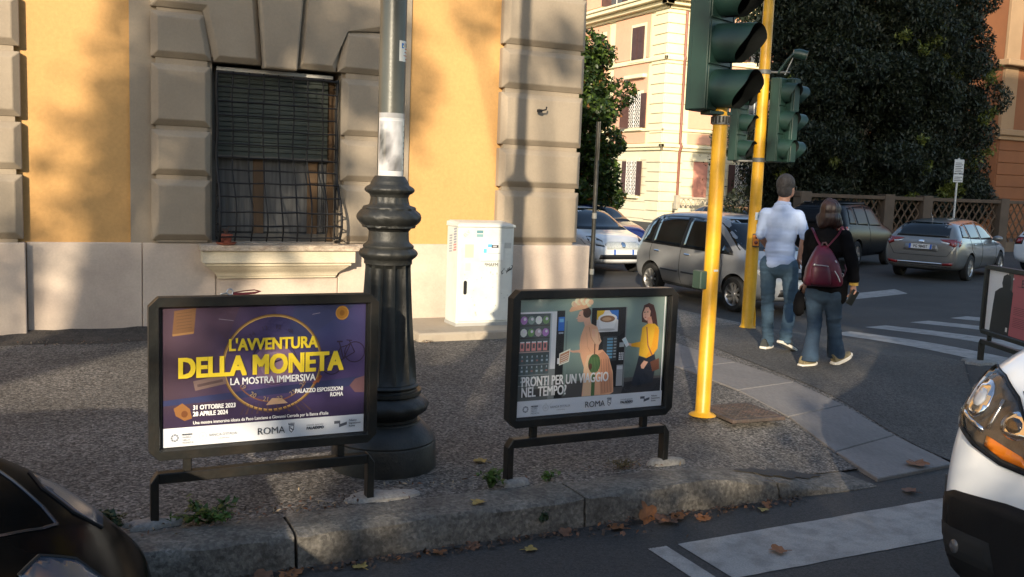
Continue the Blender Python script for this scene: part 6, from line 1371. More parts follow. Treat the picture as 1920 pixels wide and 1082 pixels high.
# van nose details: black lower bumper, layered headlamp, bonnet line
m_vtrim = M('bumper_plastic', (0.005, 0.005, 0.0055), rough=0.6, spec=0.25, var=0.2, vscale=12, bump=0.1, bscale=90)
v_.patch('bumper', 'F', [(-.945, .14), (.945, .14), (.945, .50), (.80, .575), (.55, .60), (-.55, .60), (-.80, .575), (-.945, .50)], m_vtrim, 0.012, step=0.05)
for v in 'RL':
    v_.patch('bumper_side', v, [(1.98, .18), (2.46, .18), (2.46, .50), (2.20, .56), (2.0, .50)], m_vtrim, 0.011, step=0.05)
    v_.patch('side_window', v, [(.2, 1.16), (1.30, 1.18), (.85, 1.72), (.2, 1.78)], m_cglass, 0.006)
v_.patch('windscreen', 'F', [(-.80, 1.34), (.80, 1.34), (.70, 1.80), (-.70, 1.80)], m_cglass, 0.006)
m_lampin = M('lamp_housing', (0.05, 0.046, 0.042), rough=0.25, var=0.5, vscale=14); m_cover = bpy.data.materials.new('lamp_cover'); m_cover.use_nodes = True; _glass(m_cover, (0.96, 0.96, 0.97))
for sg in (-1, 1):
    hl = [(sg * y, z) for y, z in ((.905, .98), (.90, .90), (.84, .835), (.74, .785), (.60, .745), (.47, .735), (.45, .80), (.52, .90), (.62, 1.0), (.74, 1.06), (.84, 1.08))]
    base_ = v_.patch('headlamp', 'F', hl, m_lampin, 0.004, step=0.035)
    el = lambda cy, cz, ry, rz, n=14: [(sg * (cy + ry * math.cos(t)), cz + rz * math.sin(t)) for t in lin(0, 2 * math.pi * (n - 1) / n, n - 1)]
    v_.patch('reflector', 'F', el(.80, .96, .065, .075), m_chrome, 0.009, base_, 0.03); v_.patch('reflector', 'F', el(.58, .90, .07, .055), m_chrome, 0.009, base_, 0.03)
    v_.patch('bulb_bowl', 'F', el(.59, .90, .035, .03, 10), M('bowl_dark', (0.10, 0.09, 0.08), rough=0.15, metal=0.8), 0.014, base_, 0.02); v_.patch('bulb_bowl', 'F', el(.80, .965, .03, .035, 10), m_clear, 0.014, base_, 0.02)
    v_.patch('reflector_rib', 'F', [(sg * .72, .86), (sg * .885, .905), (sg * .88, .89), (sg * .72, .84)], m_chrome, 0.011, base_, 0.03); v_.patch('reflector_rib', 'F', [(sg * .86, .92), (sg * .893, .93), (sg * .895, 1.02), (sg * .87, 1.04)], m_clear, 0.011, base_, 0.03)
    v_.patch('indicator', 'F', [(sg * .69, .835), (sg * .52, .795), (sg * .48, .755), (sg * .60, .765), (sg * .69, .795)], m_amber, 0.012, base_, 0.025)
    v_.patch('divider', 'F', [(sg * .69, .86), (sg * .67, .98), (sg * .685, .98), (sg * .705, .86)], M('lamp_divider', (0.20, 0.20, 0.2), rough=0.2, metal=0.8), 0.013, base_, 0.03)
    v_.patch('lamp_cover', 'F', hl, m_cover, 0.022, base_, 0.035)
    v_.seam('F', hl + hl[:1], 0.008, m_vtrim, 'lamp_gasket', off=0.010, step=0.03)
    v_.seam('F', [(sg * .62, 1.03), (sg * .50, .93), (sg * .40, .86), (0, .83)], 0.006, m_arch, 'bonnet_seam', step=0.03)
    v_.patch('fog_recess', 'F', [(sg * .56, .30), (sg * .86, .30), (sg * .86, .42), (sg * .60, .42)], m_arch, 0.014, None, 0.04); v_.patch('fog_lamp', 'F', el(.76, .345, .022, .030, 12), M('fog_glass', (0.08, 0.08, 0.085), rough=0.05), 0.018, None, 0.025)
    v_.seam('F', [(sg * .905, .60), (sg * .905, .2)], 0.004, M('bumper_edge', (0.06, 0.06, 0.06), rough=0.4), 'bumper_fold', off=0.012)
# ================================================================== the couple on the pavement
def remeshed(prims, name, mats, parent, voxel=0.012, smooth_it=4, wr=None, mat_fn=None):
    """prims: ('c', p0, r0, p1, r1) tapered capsule, ('e', centre, radii[, rot]) ellipsoid; fused into one continuous skin"""
    mb = MB()
    for p in prims:
        if p[0] == 'c':
            a, b = Vector(p[1]), Vector(p[3]); fl = p[5] if len(p) > 5 else 1.0
            n = 6; mb.tube([a.lerp(b, i / n) for i in range(n + 1)], [p[2] + (p[4] - p[2]) * i / n for i in range(n + 1)], 14, flat=fl)
            mb.ball(p[1], p[2], 14, 8); mb.ball(p[3], p[4], 14, 8)
        else:
            k = len(mb.v); mb.ball((0, 0, 0), p[2], 18, 12); mb.xform(Matrix.Translation(p[1]) @ (p[3].to_4x4() if len(p) > 3 else Matrix.Identity(4)), k)
    o = mb.build(name, mats, None); md = o.modifiers.new('r', 'REMESH'); md.mode = 'VOXEL'; md.voxel_size = voxel; md.use_smooth_shade = True
    sm = o.modifiers.new('s', 'SMOOTH'); sm.factor = 0.5; sm.iterations = smooth_it
    bake(o); me = o.data
    if wr:
        for v in me.vertices:
            d = wr(v.co)
            if d: v.co = v.co + v.normal * d
    if mat_fn:
        for p in me.polygons: p.material_index = mat_fn(p.center)
    me.polygons.foreach_set('use_smooth', [True] * len(me.polygons))
    if parent: o.parent = parent
    return o
m_skin = M('skin', (0.42, 0.22, 0.15), rough=0.5, var=0.06, vscale=12)
m_shirt = M('blue_white_shirt', (0.36, 0.45, 0.65), rough=0.85, var=0.04, vscale=20, bump=0.15, bscale=40)
m_jean = M('denim_mid', (0.030, 0.062, 0.098), rough=0.9, var=0.22, vscale=5, var2=0.12, v2scale=120, tint=(0.055, 0.098, 0.14), tscale=3, tamt=0.6, bump=0.2, bscale=60)
m_jean2 = M('denim_dark', (0.013, 0.030, 0.056), rough=0.9, var=0.22, vscale=5, var2=0.12, v2scale=120, tint=(0.025, 0.052, 0.085), tscale=3, tamt=0.6, bump=0.2, bscale=60)
m_hairg = M('hair_grey', (0.030, 0.026, 0.025), rough=0.7, var=0.35, vscale=60, bump=0.6, bscale=120, tint=(0.075, 0.068, 0.065), tscale=25); m_hairb = M('hair_brown', (0.026, 0.012, 0.010), rough=0.45, var=0.35, vscale=30, stretch=(1, 1, 0.12), bump=0.5, bscale=60)
m_shoe = M('shoe_dark', (0.025, 0.028, 0.026), rough=0.7, var=0.2, vscale=20); m_sole = M('sole_white', (0.55, 0.52, 0.46), rough=0.7, var=0.1, vscale=20); m_shoe2 = M('shoe_olive', (0.16, 0.13, 0.07), rough=0.7, var=0.35, vscale=25)
m_black_knit = M('black_knit', (0.005, 0.005, 0.006), rough=1.0, spec=0.1, var=0.2, vscale=15, bump=0.3, bscale=120); m_burg = M('burgundy_leather', (0.075, 0.006, 0.020), rough=0.42, var=0.15, vscale=9, bump=0.25, bscale=50); m_zip = M('zip_metal', (0.5, 0.47, 0.44), rough=0.3, metal=0.8)
class Fig:
    """joints are given as picture-plane offsets: u to the viewer's right, v away, z up, all in metres from the figure's foot point"""
    def __init__(s, x0, y0, sc, lean=0.074): s.x0, s.y0, s.sc, s.l = x0, y0, sc, lean
    def J(s, x, y, v=0.0): return Vector(((x - s.x0 - s.l * (s.y0 - y)) / s.sc, v, (s.y0 - y) / s.sc))
def hand(prims, wrist, d, side, out, curl=0.5, s=1.0):
    """palm, four bent fingers of different length and a thumb, as capsules for the fused body; d towards the fingertips"""
    d, side, out = d.normalized(), side.normalized(), out.normalized()
    pc = wrist + d * 0.045 * s; prims.append(('c', wrist, 0.024 * s, wrist + d * 0.035 * s, 0.030 * s)); 
    for k, (ln, off) in enumerate(((0.072, -0.030), (0.080, -0.010), (0.074, 0.010), (0.058, 0.028))):
        b = wrist + d * 0.08 * s + side * off * s; prims.append(('c', wrist + d * 0.02 * s + side * off * 0.6 * s, 0.016 * s, b, 0.0125 * s))
        m1 = b + (d * (1 - curl * 0.5) + out * curl * 0.6) * ln * 0.5 * s; m2 = m1 + (d * (1 - curl) + out * curl) * ln * 0.45 * s
        prims.append(('c', b, 0.0105 * s, m1, 0.0095 * s)); prims.append(('c', m1, 0.0095 * s, m2, 0.008 * s))
    b = wrist + d * 0.03 * s - side * 0.028 * s; m1 = b + (-side * 0.8 + d * 0.7 + out * 0.3).normalized() * 0.035 * s; prims.append(('c', b, 0.014 * s, m1, 0.012 * s)); prims.append(('c', m1, 0.012 * s, m1 + (d + out * 0.5).normalized() * 0.03 * s, 0.009 * s))
def shoe(name, heel, toe, parent, upper, sole, w=0.045, top=0.085, sole_h=0.028):
    """sole and upper following heel -> toe"""
    ax = (toe - heel); L = ax.length; f_ = ax.normalized(); sd_ = f_.cross(Vector((0, 0, 1))).normalized(); up = sd_.cross(f_).normalized()
    def P(t, s_, h): return heel + f_ * (L * t) + sd_ * s_ + up * h
    wd = lambda t: w * (0.72 + 0.5 * max(0.0, math.sin(min(1, max(0, t * 1.05)) * math.pi)) ** 0.8 * (0.7 + 0.45 * t)) * (1 if t < 0.9 else 0.75)
    ts = lin(-0.02, 1.02, 12); rings = []
    so_ = MB(); so_.loft([[P(t, s2 * wd(t) * 1.05, h + 0.012 * max(0, t - 0.75) * 4 * sole_h / 0.028 * 0.3) for s2, h in ((-1, 0.0), (1, 0.0), (1.06, sole_h), (-1.06, sole_h))] for t in ts])
    u_ = MB(); rr = []
    for t in ts[1:-1]:
        hh = top if t < 0.32 else top - (top - 0.035) * smoothstep((t - 0.32) / 0.5); hh = hh * (1 if t < 0.95 else 0.7)
        rr.append([P(t, wd(t) * math.cos(a), sole_h * 0.8 + hh * max(0.0, math.sin(a))) for a in lin(0, math.pi, 9)])
    u_.loft(rr)
    sh = u_.build(name, upper, parent, smooth=60); so_.build('sole', sole, sh, smooth=40, bevel=0.004); return sh
def wrinkle(co, f=26, amp=0.006, fx=7):
    return amp * noise.noise(Vector((co.x * fx, co.y * fx, co.z * f))) + amp * 0.6 * noise.noise(Vector((co.x * fx * 2 + 5, co.y * fx * 2, co.z * f * 1.9)))

# ---- man in the pale blue shirt
FX = Fig(1460, 652, 177); J = FX.J
man = thing('person', 'man in pale blue shirt and jeans walking away past the farther yellow pole', 'person', (6.765, 7.50, 0.15), -YAW)
hd_ = J(1474, 352, 0.02); neck = J(1467, 383, 0.0)
shL, shR = J(1439, 402, 0.07), J(1492, 403, -0.07); elL, elR = J(1431, 443, 0.10), J(1502, 441, -0.10); wrL, wrR = J(1455, 468, 0.30), J(1497, 480, -0.02)
hpL, hpR = J(1443, 497, 0.05), J(1477, 499, -0.04); knL, knR = J(1443, 570, 0.10), J(1482, 566, 0.0); anL, anR = J(1441, 637, 0.06), J(1463, 626, -0.16)
chest = J(1466, 418, 0.0); waist = J(1462, 468, 0.0); pelv = J(1461, 494, 0.0)
tw = Matrix.Rotation(R(-28), 3, 'Z')
body = [('e', hd_, (0.086, 0.104, 0.124), tw), ('e', hd_ + Vector((0.056, 0.05, -0.05)), (0.048, 0.054, 0.066), tw), ('c', neck + Vector((0, 0, -0.02)), 0.062, hd_ + Vector((0, -0.01, -0.05)), 0.056),
        ('e', chest, (0.140, 0.088, 0.16), tw), ('e', waist, (0.132, 0.088, 0.15), tw), ('e', pelv, (0.14, 0.10, 0.10), tw),
        ('c', shL, 0.048, elL, 0.042), ('c', elL, 0.042, wrL, 0.028), ('c', shR, 0.048, elR, 0.043), ('c', elR, 0.043, wrR, 0.029),
        ('c', hpL, 0.075, knL, 0.056), ('c', knL, 0.055, anL, 0.038), ('c', hpR, 0.075, knR, 0.056), ('c', knR, 0.055, anR, 0.038), ('c', shL, 0.045, shR, 0.045),
        ('c', hd_ + Vector((0.085, 0.078, -0.005)), 0.012, hd_ + Vector((0.105, 0.088, -0.03)), 0.016), ('e', hd_ + Vector((0.055, -0.055, -0.02)), (0.012, 0.014, 0.030))]
hand(body, wrR, (wrR - elR), Vector((0, 1, 0)), Vector((1, 0, 0)), 0.5); hand(body, wrL, (wrL - elL), Vector((1, 0, 0)), Vector((0, 1, 0)), 0.5)
remeshed(body, 'body', m_skin, man, 0.009, 3)
hr_ = [('e', hd_ + Vector((-0.008, -0.012, 0.032)), (0.095, 0.109, 0.106), tw), ('e', hd_ + Vector((-0.022, -0.042, -0.035)), (0.079, 0.072, 0.080), tw)]
remeshed(hr_, 'hair', m_hairg, man, 0.009, 2, lambda c: 0.003 * noise.noise(c * 60))
sh_ = [('e', chest + Vector((0, 0, 0.02)), (0.172, 0.116, 0.178), tw), ('e', chest + Vector((0, 0, -0.12)), (0.160, 0.110, 0.18), tw), ('e', waist, (0.156, 0.110, 0.17), tw), ('e', pelv + Vector((0, 0, 0.04)), (0.162, 0.120, 0.10), tw), ('c', shL, 0.064, shR, 0.064), ('c', shL, 0.062, elL + Vector((0, 0, 0.02)), 0.052), ('c', shR, 0.064, elR + Vector((0, 0, 0.02)), 0.054), ('c', neck + Vector((0, 0, -0.06)), 0.100, neck + Vector((0.004, 0, -0.012)), 0.072),
       ('c', elR + Vector((-0.002, 0, 0.035)), 0.058, elR + Vector((0, 0, 0.008)), 0.056), ('c', elL + Vector((0, 0, 0.035)), 0.055, elL + Vector((0, 0, 0.008)), 0.053), ('e', J(1462, 485), (0.160, 0.116, 0.09), tw), ('e', J(1455, 492), (0.12, 0.112, 0.085), tw)]
remeshed(sh_, 'shirt', m_shirt, man, 0.010, 10, lambda c: wrinkle(c + Vector((c.z * 0.3 * (1 if c.x > 0 else -1), 0, 0)), 30, 0.0040, 5) * (0.6 + 0.8 * smoothstep((1.35 - c.z) / 0.3)) * smoothstep((c.z - 0.84) / 0.1))
MB().tube([neck + Vector((0.072 * math.cos(t_), 0.066 * math.sin(t_), -0.006 + 0.010 * math.sin(t_ + 2.5))) for t_ in lin(0, 6.28, 20)], 0.014, 8, flat=1.5).build('collar', m_shirt, man, smooth=60)
jn = [('e', pelv + Vector((0, 0, -0.02)), (0.160, 0.118, 0.12), tw), ('c', hpL + Vector((0, 0, 0.02)), 0.092, knL, 0.068), ('c', knL, 0.068, anL + Vector((0, 0, 0.02)), 0.060), ('c', hpR + Vector((0, 0, 0.02)), 0.092, knR, 0.070), ('c', knR, 0.070, anR + Vector((0, 0, 0.02)), 0.062), ('c', anL + Vector((0, 0, 0.06)), 0.062, anL + Vector((0, 0, -0.02)), 0.064), ('c', anR + Vector((0, 0, 0.05)), 0.064, anR + Vector((0.0, 0, -0.01)), 0.066)]
remeshed(jn, 'jeans', m_jean, man, 0.010, 4, lambda c: wrinkle(c, 30, 0.010, 5) * (0.4 + smoothstep((0.35 - c.z) / 0.25) + 0.5 * math.exp(-((c.z - 0.48) / 0.08) ** 2)))
shoe('shoe', J(1428, 652, -0.02), J(1452, 653, 0.17), man, m_shoe, m_sole); shoe('shoe', J(1450, 634, -0.20), J(1486, 654, -0.04), man, m_shoe, m_sole)
gl = thing('glasses', 'thin dark spectacles worn by the man in the blue shirt', 'glasses', (6.765, 7.50, 0.15), -YAW)
g0 = hd_ + Vector((0.075, -0.045, 0.0)); g1 = hd_ + Vector((0.118, 0.045, 0.0))
MB().tube([hd_ + Vector((0.052, -0.068, 0.012)), g0 + Vector((0.02, 0.0, 0.006)), g1], 0.0035, 6).build('temple', m_trim, gl, smooth=60)
MB().tube([g1 + Vector((0.006 + 0.004 * math.cos(t_), 0.012 * math.cos(t_), -0.016 + 0.018 * math.sin(t_))) for t_ in lin(0, 6.28, 14)], 0.003, 6).build('rim', m_trim, gl, smooth=60)

# ---- woman with the backpack
FW = Fig(1545, 683, 197); J = FW.J
wom = thing('person', 'woman in black top and flared jeans walking away, holding a dark phone', 'person', (6.625, 6.72, 0.15), -YAW)
hd_ = J(1556, 393, 0.0); neck = J(1552, 424, 0.0); tw = Matrix.Rotation(R(-30), 3, 'Z')
shL, shR = J(1527, 438, 0.08), J(1578, 438, -0.09); elL, elR = J(1522, 485, 0.12), J(1590, 482, -0.12); wrL, wrR = J(1520, 530, 0.14), J(1593, 527, -0.12)
chest = J(1549, 456, 0.0); waist = J(1546, 500, 0.0); pelv = J(1544, 540, 0.0)
hpL, hpR = J(1531, 548, 0.05), J(1560, 548, -0.05); knL, knR = J(1528, 606, 0.0), J(1567, 604, 0.04); anL, anR = J(1511, 668, -0.12), J(1573, 664, 0.06)
body = [('e', hd_, (0.074, 0.090, 0.108), tw), ('c', neck, 0.048, hd_ + Vector((0, 0, -0.05)), 0.046), ('e', chest, (0.145, 0.095, 0.16), tw), ('e', waist, (0.12, 0.085, 0.13), tw), ('e', pelv, (0.15, 0.11, 0.12), tw),
        ('c', shL, 0.045, elL, 0.036), ('c', elL, 0.036, wrL, 0.024), ('c', shR, 0.045, elR, 0.037), ('c', elR, 0.037, wrR, 0.025), ('c', hpL, 0.075, knL, 0.052), ('c', knL, 0.05, anL, 0.035), ('c', hpR, 0.075, knR, 0.052), ('c', knR, 0.05, anR, 0.035), ('c', shL, 0.045, shR, 0.045)]
hd0 = len(body); hand(body, wrR, Vector((-0.02, 0, -1)), Vector((-0.3, 1, 0)), Vector((-1, 0, 0)), 0.75, 1.0); hand(body, wrL, (wrL - elL), Vector((1, 0, 0)), Vector((0, 1, 0)), 0.5, 0.9)
remeshed(body, 'body', m_skin, wom, 0.009, 2)
hr_ = [('e', hd_ + Vector((0.0, -0.012, 0.018)), (0.098, 0.108, 0.108), tw), ('e', hd_ + Vector((-0.01, -0.03, -0.06)), (0.112, 0.095, 0.088), tw), ('e', hd_ + Vector((-0.052, -0.02, -0.105)), (0.060, 0.07, 0.055), tw), ('e', hd_ + Vector((0.055, -0.035, -0.10)), (0.068, 0.06, 0.060), tw)]
remeshed(hr_, 'hair', m_hairb, wom, 0.009, 4, lambda c: 0.011 * noise.noise(Vector((c.x * 38, c.y * 38, c.z * 6))) + 0.008 * noise.noise(Vector((c.x * 14, c.y * 14, c.z * 9))))
tp = [('e', chest, (0.172, 0.120, 0.175), tw), ('e', waist, (0.160, 0.118, 0.17), tw), ('e', pelv + Vector((0.02, 0, 0.03)), (0.175, 0.130, 0.13), tw), ('c', shL, 0.066, shR, 0.066), ('c', shL, 0.066, elL, 0.055), ('c', elL, 0.055, wrL + Vector((0, 0, 0.03)), 0.045), ('c', shR, 0.070, elR, 0.062), ('c', elR, 0.062, wrR + Vector((0, 0, 0.06)), 0.052), ('c', neck + Vector((0, 0, -0.05)), 0.085, neck, 0.06), ('c', J(1569, 520, -0.05), 0.10, J(1571, 552, -0.05), 0.075)]
remeshed(tp, 'top', m_black_knit, wom, 0.010, 4, lambda c: wrinkle(c, 14, 0.006, 6))
MB().tube([wrR + Vector((0.001, 0, z)) for z in (0.052, 0.03, 0.012, 0.0)], [0.046, 0.044, 0.041, 0.044], 14).build('cuff', M('yellow_cuff', (0.62, 0.36, 0.06), rough=0.8, var=0.25, vscale=40, bump=0.5, bscale=50), wom, smooth=50)
MB().tube([neck + Vector((0.062 * math.cos(t_), 0.06 * math.sin(t_), -0.012)) for t_ in lin(0, 6.28, 16)], 0.006, 6).build('collar_trim', M('mustard_trim', (0.30, 0.22, 0.08), rough=0.8), wom, smooth=60)
fl = [('e', pelv + Vector((0, 0, -0.03)), (0.158, 0.122, 0.12), tw), ('c', hpL, 0.094, knL, 0.066), ('c', knL, 0.066, J(1519, 640, -0.06), 0.070), ('c', J(1519, 640, -0.06), 0.070, anL + Vector((0, 0, -0.01)), 0.086, 1.0), ('c', hpR, 0.096, knR, 0.068), ('c', knR, 0.068, J(1570, 636, 0.05), 0.072), ('c', J(1570, 636, 0.05), 0.072, anR, 0.088)]
def cut_flat(o, zmin):
    for v in o.data.vertices:
        if v.co.z < zmin: v.co.z = zmin + 0.15 * (v.co.z - zmin)
jj = remeshed(fl, 'flared_jeans', m_jean2, wom, 0.010, 4, lambda c: wrinkle(c, 22, 0.007, 5) * (0.5 + 0.8 * math.exp(-((c.z - 0.42) / 0.07) ** 2))); cut_flat(jj, 0.062)
shoe('shoe', J(1492, 686, -0.14), J(1528, 685, -0.02), wom, m_shoe2, m_sole, w=0.042, sole_h=0.035); shoe('shoe', J(1563, 685, 0.0), J(1606, 669, 0.12), wom, m_shoe2, m_sole, w=0.042, sole_h=0.035)
# backpack, phone and dark bag are things of their own, carried by her
bp = thing('backpack', 'burgundy leather backpack with silver zips on the woman in black', 'backpack', (6.625, 6.72, 0.15), -YAW)
def bring(y, xl, xr, v0, v1):
    a, b = J(xl, y, v0), J(xr, y, v0); n = 22; out = []
    for k in range(n):
        t_ = 2 * math.pi * k / n; cx, sx = math.cos(t_), math.sin(t_); e = 0.55
        out.append(Vector(((a.x + b.x) / 2 + (b.x - a.x) / 2 * math.copysign(abs(cx) ** e, cx), (v0 + v1) / 2 + (v1 - v0) / 2 * math.copysign(abs(sx) ** e, sx), a.z)))
    return out
V1 = -0.10
mb = MB(); mb.loft([bring(531, 1503, 1564, -0.19, V1), bring(528, 1497, 1567, -0.24, V1), bring(517, 1496, 1568, -0.27, V1), bring(500, 1500, 1565, -0.275, V1), bring(484, 1506, 1559, -0.26, V1), bring(468, 1515, 1552, -0.22, V1), bring(458, 1522, 1547, -0.18, V1), bring(454, 1527, 1543, -0.15, V1)])
o = mb.build('bag', m_burg, bp, smooth=60); o.modifiers.new('s', 'SUBSURF').levels = 2; bake(o)
for v in o.data.vertices: v.co += v.normal * (0.006 * noise.noise(v.co * 11) + 0.003 * noise.noise(v.co * 25))
for v in o.data.polygons: v.use_smooth = True
mb = MB(); mb.loft([bring(527, 1506, 1541, -0.285, -0.2), bring(522, 1504, 1543, -0.295, -0.2), bring(500, 1505, 1541, -0.300, -0.2), bring(490, 1508, 1538, -0.285, -0.2), bring(488, 1511, 1535, -0.27, -0.2)]); o = mb.build('front_pocket', m_burg, bp, smooth=60); o.modifiers.new('s', 'SUBSURF').levels = 1; bake(o)
MB().tube([J(1509, 489, -0.296), J(1522, 489.5, -0.302), J(1535, 491, -0.297)], 0.005, 6).build('zip', m_zip, bp, smooth=60); MB().ball(J(1509, 489, -0.304), (0.011, 0.006, 0.013)).build('zip_pull', m_zip, bp, smooth=60)
MB().tube([J(1547, 499, -0.285), J(1553, 509, -0.287), J(1557, 519, -0.28)], 0.005, 6).build('zip', m_zip, bp, smooth=60)
MB().tube([J(1549, 480, -0.27), J(1551, 484, -0.275)], 0.007, 6).build('zip_pull', m_zip, bp, smooth=60)
MB().tube([J(1531, 456, -0.16), J(1534, 450, -0.15), J(1539, 449, -0.15), J(1542, 455, -0.16)], 0.010, 8).build('loop_handle', M('dark_strap', (0.03, 0.006, 0.01), rough=0.5), bp, smooth=60)
MB().tube([J(1538, 460, -0.17), J(1550, 447, -0.165), J(1562, 434, -0.155), J(1570, 425, -0.11), J(1573, 424, -0.02)], 0.016, 8, flat=0.4).build('strap', m_burg, bp, smooth=60)
MB().tube([J(1531, 458, -0.16), J(1528, 446, -0.09), J(1527, 434, -0.02), J(1527, 425, 0.06)], 0.015, 8, flat=0.5).build('strap', m_burg, bp, smooth=60)
MB().tube([J(1563, 518, -0.2), J(1569, 508, -0.215), J(1573, 496, -0.215), J(1571, 488, -0.20)], 0.012, 8, flat=0.4).build('strap', m_burg, bp, smooth=60); MB().tube([J(1565, 507, -0.225) + Vector((0.012 * math.cos(t_), 0, 0.014 * math.sin(t_))) for t_ in lin(0, 6.28, 12)], 0.004, 6).build('ring', m_zip, bp, smooth=60)
ph = thing('phone', 'dark phone held in the right hand of the woman in black', 'phone', (6.625, 6.72, 0.15), -YAW)
c = J(1588, 549, -0.165); o = MB().box(-0.038, 0.038, -0.006, 0.006, -0.075, 0.075).build('phone_body', M('phone_dark', (0.012, 0.014, 0.014), rough=0.3), ph, bevel=0.006, bseg=2); o.location = c; o.rotation_euler = (R(8), R(24), R(15))
bg_ = thing('handbag', 'black bag hanging at the left side of the woman in black', 'bag', (6.625, 6.72, 0.15), -YAW)
mb = MB(); mb.loft([bring(594, 1500, 1508, 0.10, 0.16), bring(588, 1498, 1513, 0.06, 0.22), bring(572, 1499, 1515, 0.05, 0.24), bring(556, 1503, 1514, 0.06, 0.22), bring(548, 1506, 1512, 0.1, 0.18)]); mb.build('bag', m_black_knit, bg_, smooth=60)
MB().tube([J(1509, 550, 0.14), J(1513, 538, 0.14), J(1518, 532, 0.14)], 0.008, 6).build('handle', m_black_knit, bg_, smooth=60)
# ================================================================== far sign, weeds, litter and leaves
m_alu = M('aluminium', (0.45, 0.46, 0.46), rough=0.4, metal=0.4, var=0.1, vscale=8)
fs = thing('road_sign', 'small white parking sign on a grey post in front of the dark tree', 'road sign', (25.75, 21.0, -0.15), R(-20))
MB().tube([(0, 0, 0), (0, 0, 3.2)], 0.035, 10).build('post', m_alu, fs, smooth=50)
for z0, z1 in ((2.72, 3.16), (2.44, 2.69)):
    pl = MB().box(-0.16, 0.16, -0.055, -0.04, z0, z1).build('sign_plate', M('sign_white', (0.50, 0.51, 0.50), rough=0.5), fs, bevel=0.004)
    mb = MB(); n = int((z1 - z0 - 0.06) / 0.055)
    for k in range(n):
        zz_ = z0 + 0.04 + k * 0.055; mb.poly([(-0.13, -0.0565, zz_), (0.13 - 0.05 * (k % 2), -0.0565, zz_), (0.13 - 0.05 * (k % 2), -0.0565, zz_ + 0.022), (-0.13, -0.0565, zz_ + 0.022)], (0.08, 0.08, 0.09))
    mb.build('print', print_mat('sticker_ink', 0.5, 0.3), pl)
L_weed = leaf_mat('leaf_weed', (0.055, 0.115, 0.022), 0.5, 0.3); L_weed2 = leaf_mat('leaf_weed_dark', (0.030, 0.055, 0.020), 0.6, 0.25)
def weed(loc, label, r, h, n, size, mat, seed, asp=0.45):
    t = thing('weed', label, 'weed', loc, 0, 'weeds along the kerb'); q = np.random.default_rng(seed); mb = MB(); P = []
    for k in range(max(5, n // 9)):
        a = q.uniform(0, 6.28); rr_ = r * q.uniform(0.2, 1); tip = (rr_ * math.cos(a), rr_ * math.sin(a) * 0.7, h * q.uniform(0.4, 1)); mb.tube([(0, 0, -0.01), (tip[0] * 0.5, tip[1] * 0.5, tip[2] * 0.75), tip], [0.003, 0.0025, 0.001], 5)
        for s_ in np.linspace(0.35, 1, 9): P.append((tip[0] * s_ + q.normal(0, 0.012), tip[1] * s_ + q.normal(0, 0.012), tip[2] * (s_ ** 0.7) + q.normal(0, 0.008)))
    mb.build('stems', L_weed2, t); inst('leaves', leaf_mesh(np.array(P), 0.5, size, 'leaves', [mat], seed, asp, 0.1), t)
weed((0.60, 4.42, 0.155), 'bright green weed sprouting at the kerb below the purple poster', 0.17, 0.10, 190, 0.045, L_weed, 1)
weed((0.16, 4.43, 0.155), 'round clump of dull green weed beside the left post of the purple poster', 0.10, 0.11, 260, 0.032, L_weed2, 2, 0.7)
weed((2.06, 4.44, 0.155), 'bushy green weed at the left post of the vending machine poster', 0.085, 0.10, 150, 0.032, L_weed, 3, 0.7)
weed((2.42, 4.44, 0.155), 'small weed growing from the kerb crack under the vending machine poster', 0.05, 0.05, 60, 0.026, L_weed, 4, 0.7)
weed((2.22, 4.125, 0.05), 'tiny weed hanging on the kerb face below the vending machine poster', 0.035, 0.07, 45, 0.022, L_weed2, 5, 0.6)
weed((2.95, 4.52, 0.155), 'dry tuft of grass by the right post of the vending machine poster', 0.11, 0.05, 90, 0.045, leaf_mat('leaf_dry', (0.13, 0.10, 0.045), 0.8, 0.2), 6, 0.16)
weed((7.15, 11.0, 0.15), 'patch of grass on the pavement in front of the silver car', 0.35, 0.09, 220, 0.07, L_weed, 8, 0.2)
# fallen plane leaves: each its own
def leaf_shape(s):
    pts = []
    for k in range(20):
        a = 2 * math.pi * k / 20; rr_ = s * (0.62 + 0.38 * abs(math.cos(2.5 * (a - math.pi / 2)))) * (1.0 if math.sin(a) > -0.6 else 0.7); pts.append((rr_ * math.cos(a), rr_ * math.sin(a)))
    return pts
L_f = [M('fallen_leaf_%d' % i, c, rough=0.75, var=0.3, vscale=30) for i, c in enumerate(((0.20, 0.080, 0.028), (0.13, 0.062, 0.034), (0.26, 0.19, 0.055), (0.055, 0.034, 0.022)))]
def leaf(x, y, z, s, mat, rot, label, seed, tip=0.0):
    q = random.Random(seed); mb = MB(); pts = leaf_shape(s); cz = 0.012 + s * 0.10
    c_ = len(mb.v); f1 = q.uniform(0.15, 0.45); lift = lambda u, v: cz * 0.4 + f1 * abs(u) * 0.6 + 0.10 * s * math.sin(3 * math.atan2(v, u) + seed) * math.hypot(u, v) / s
    mb.v.append((0, 0, cz * 0.25)); mb.v += [(u, v, lift(u, v)) for u, v in pts]
    for k in range(20): mb.f.append((0, 1 + k, 1 + (k + 1) % 20)); mb.mi.append(0); mb.fc.append(None)
    mb.tube([(0, 0, cz * 0.25), (0, -s * 0.7, 0.006), (s * 0.1, -s * 1.25, 0.004)], 0.0018, 5)
    o = mb.build('fallen_leaf', mat, None, smooth=50); o.location = (x, y, z); o.rotation_euler = (tip, 0, rot); tag(o, label, 'leaf', 'fallen leaves on the road and kerb')
leaf(2.83, 4.08, 0.025, 0.085, L_f[0], 0.4, 'large upright orange leaf leaning against the kerb below the vending machine poster', 1, R(65))
leaf(2.93, 4.02, 0.0, 0.075, L_f[1], 2.0, 'brown curled leaf lying right beside the large upright orange leaf', 2)
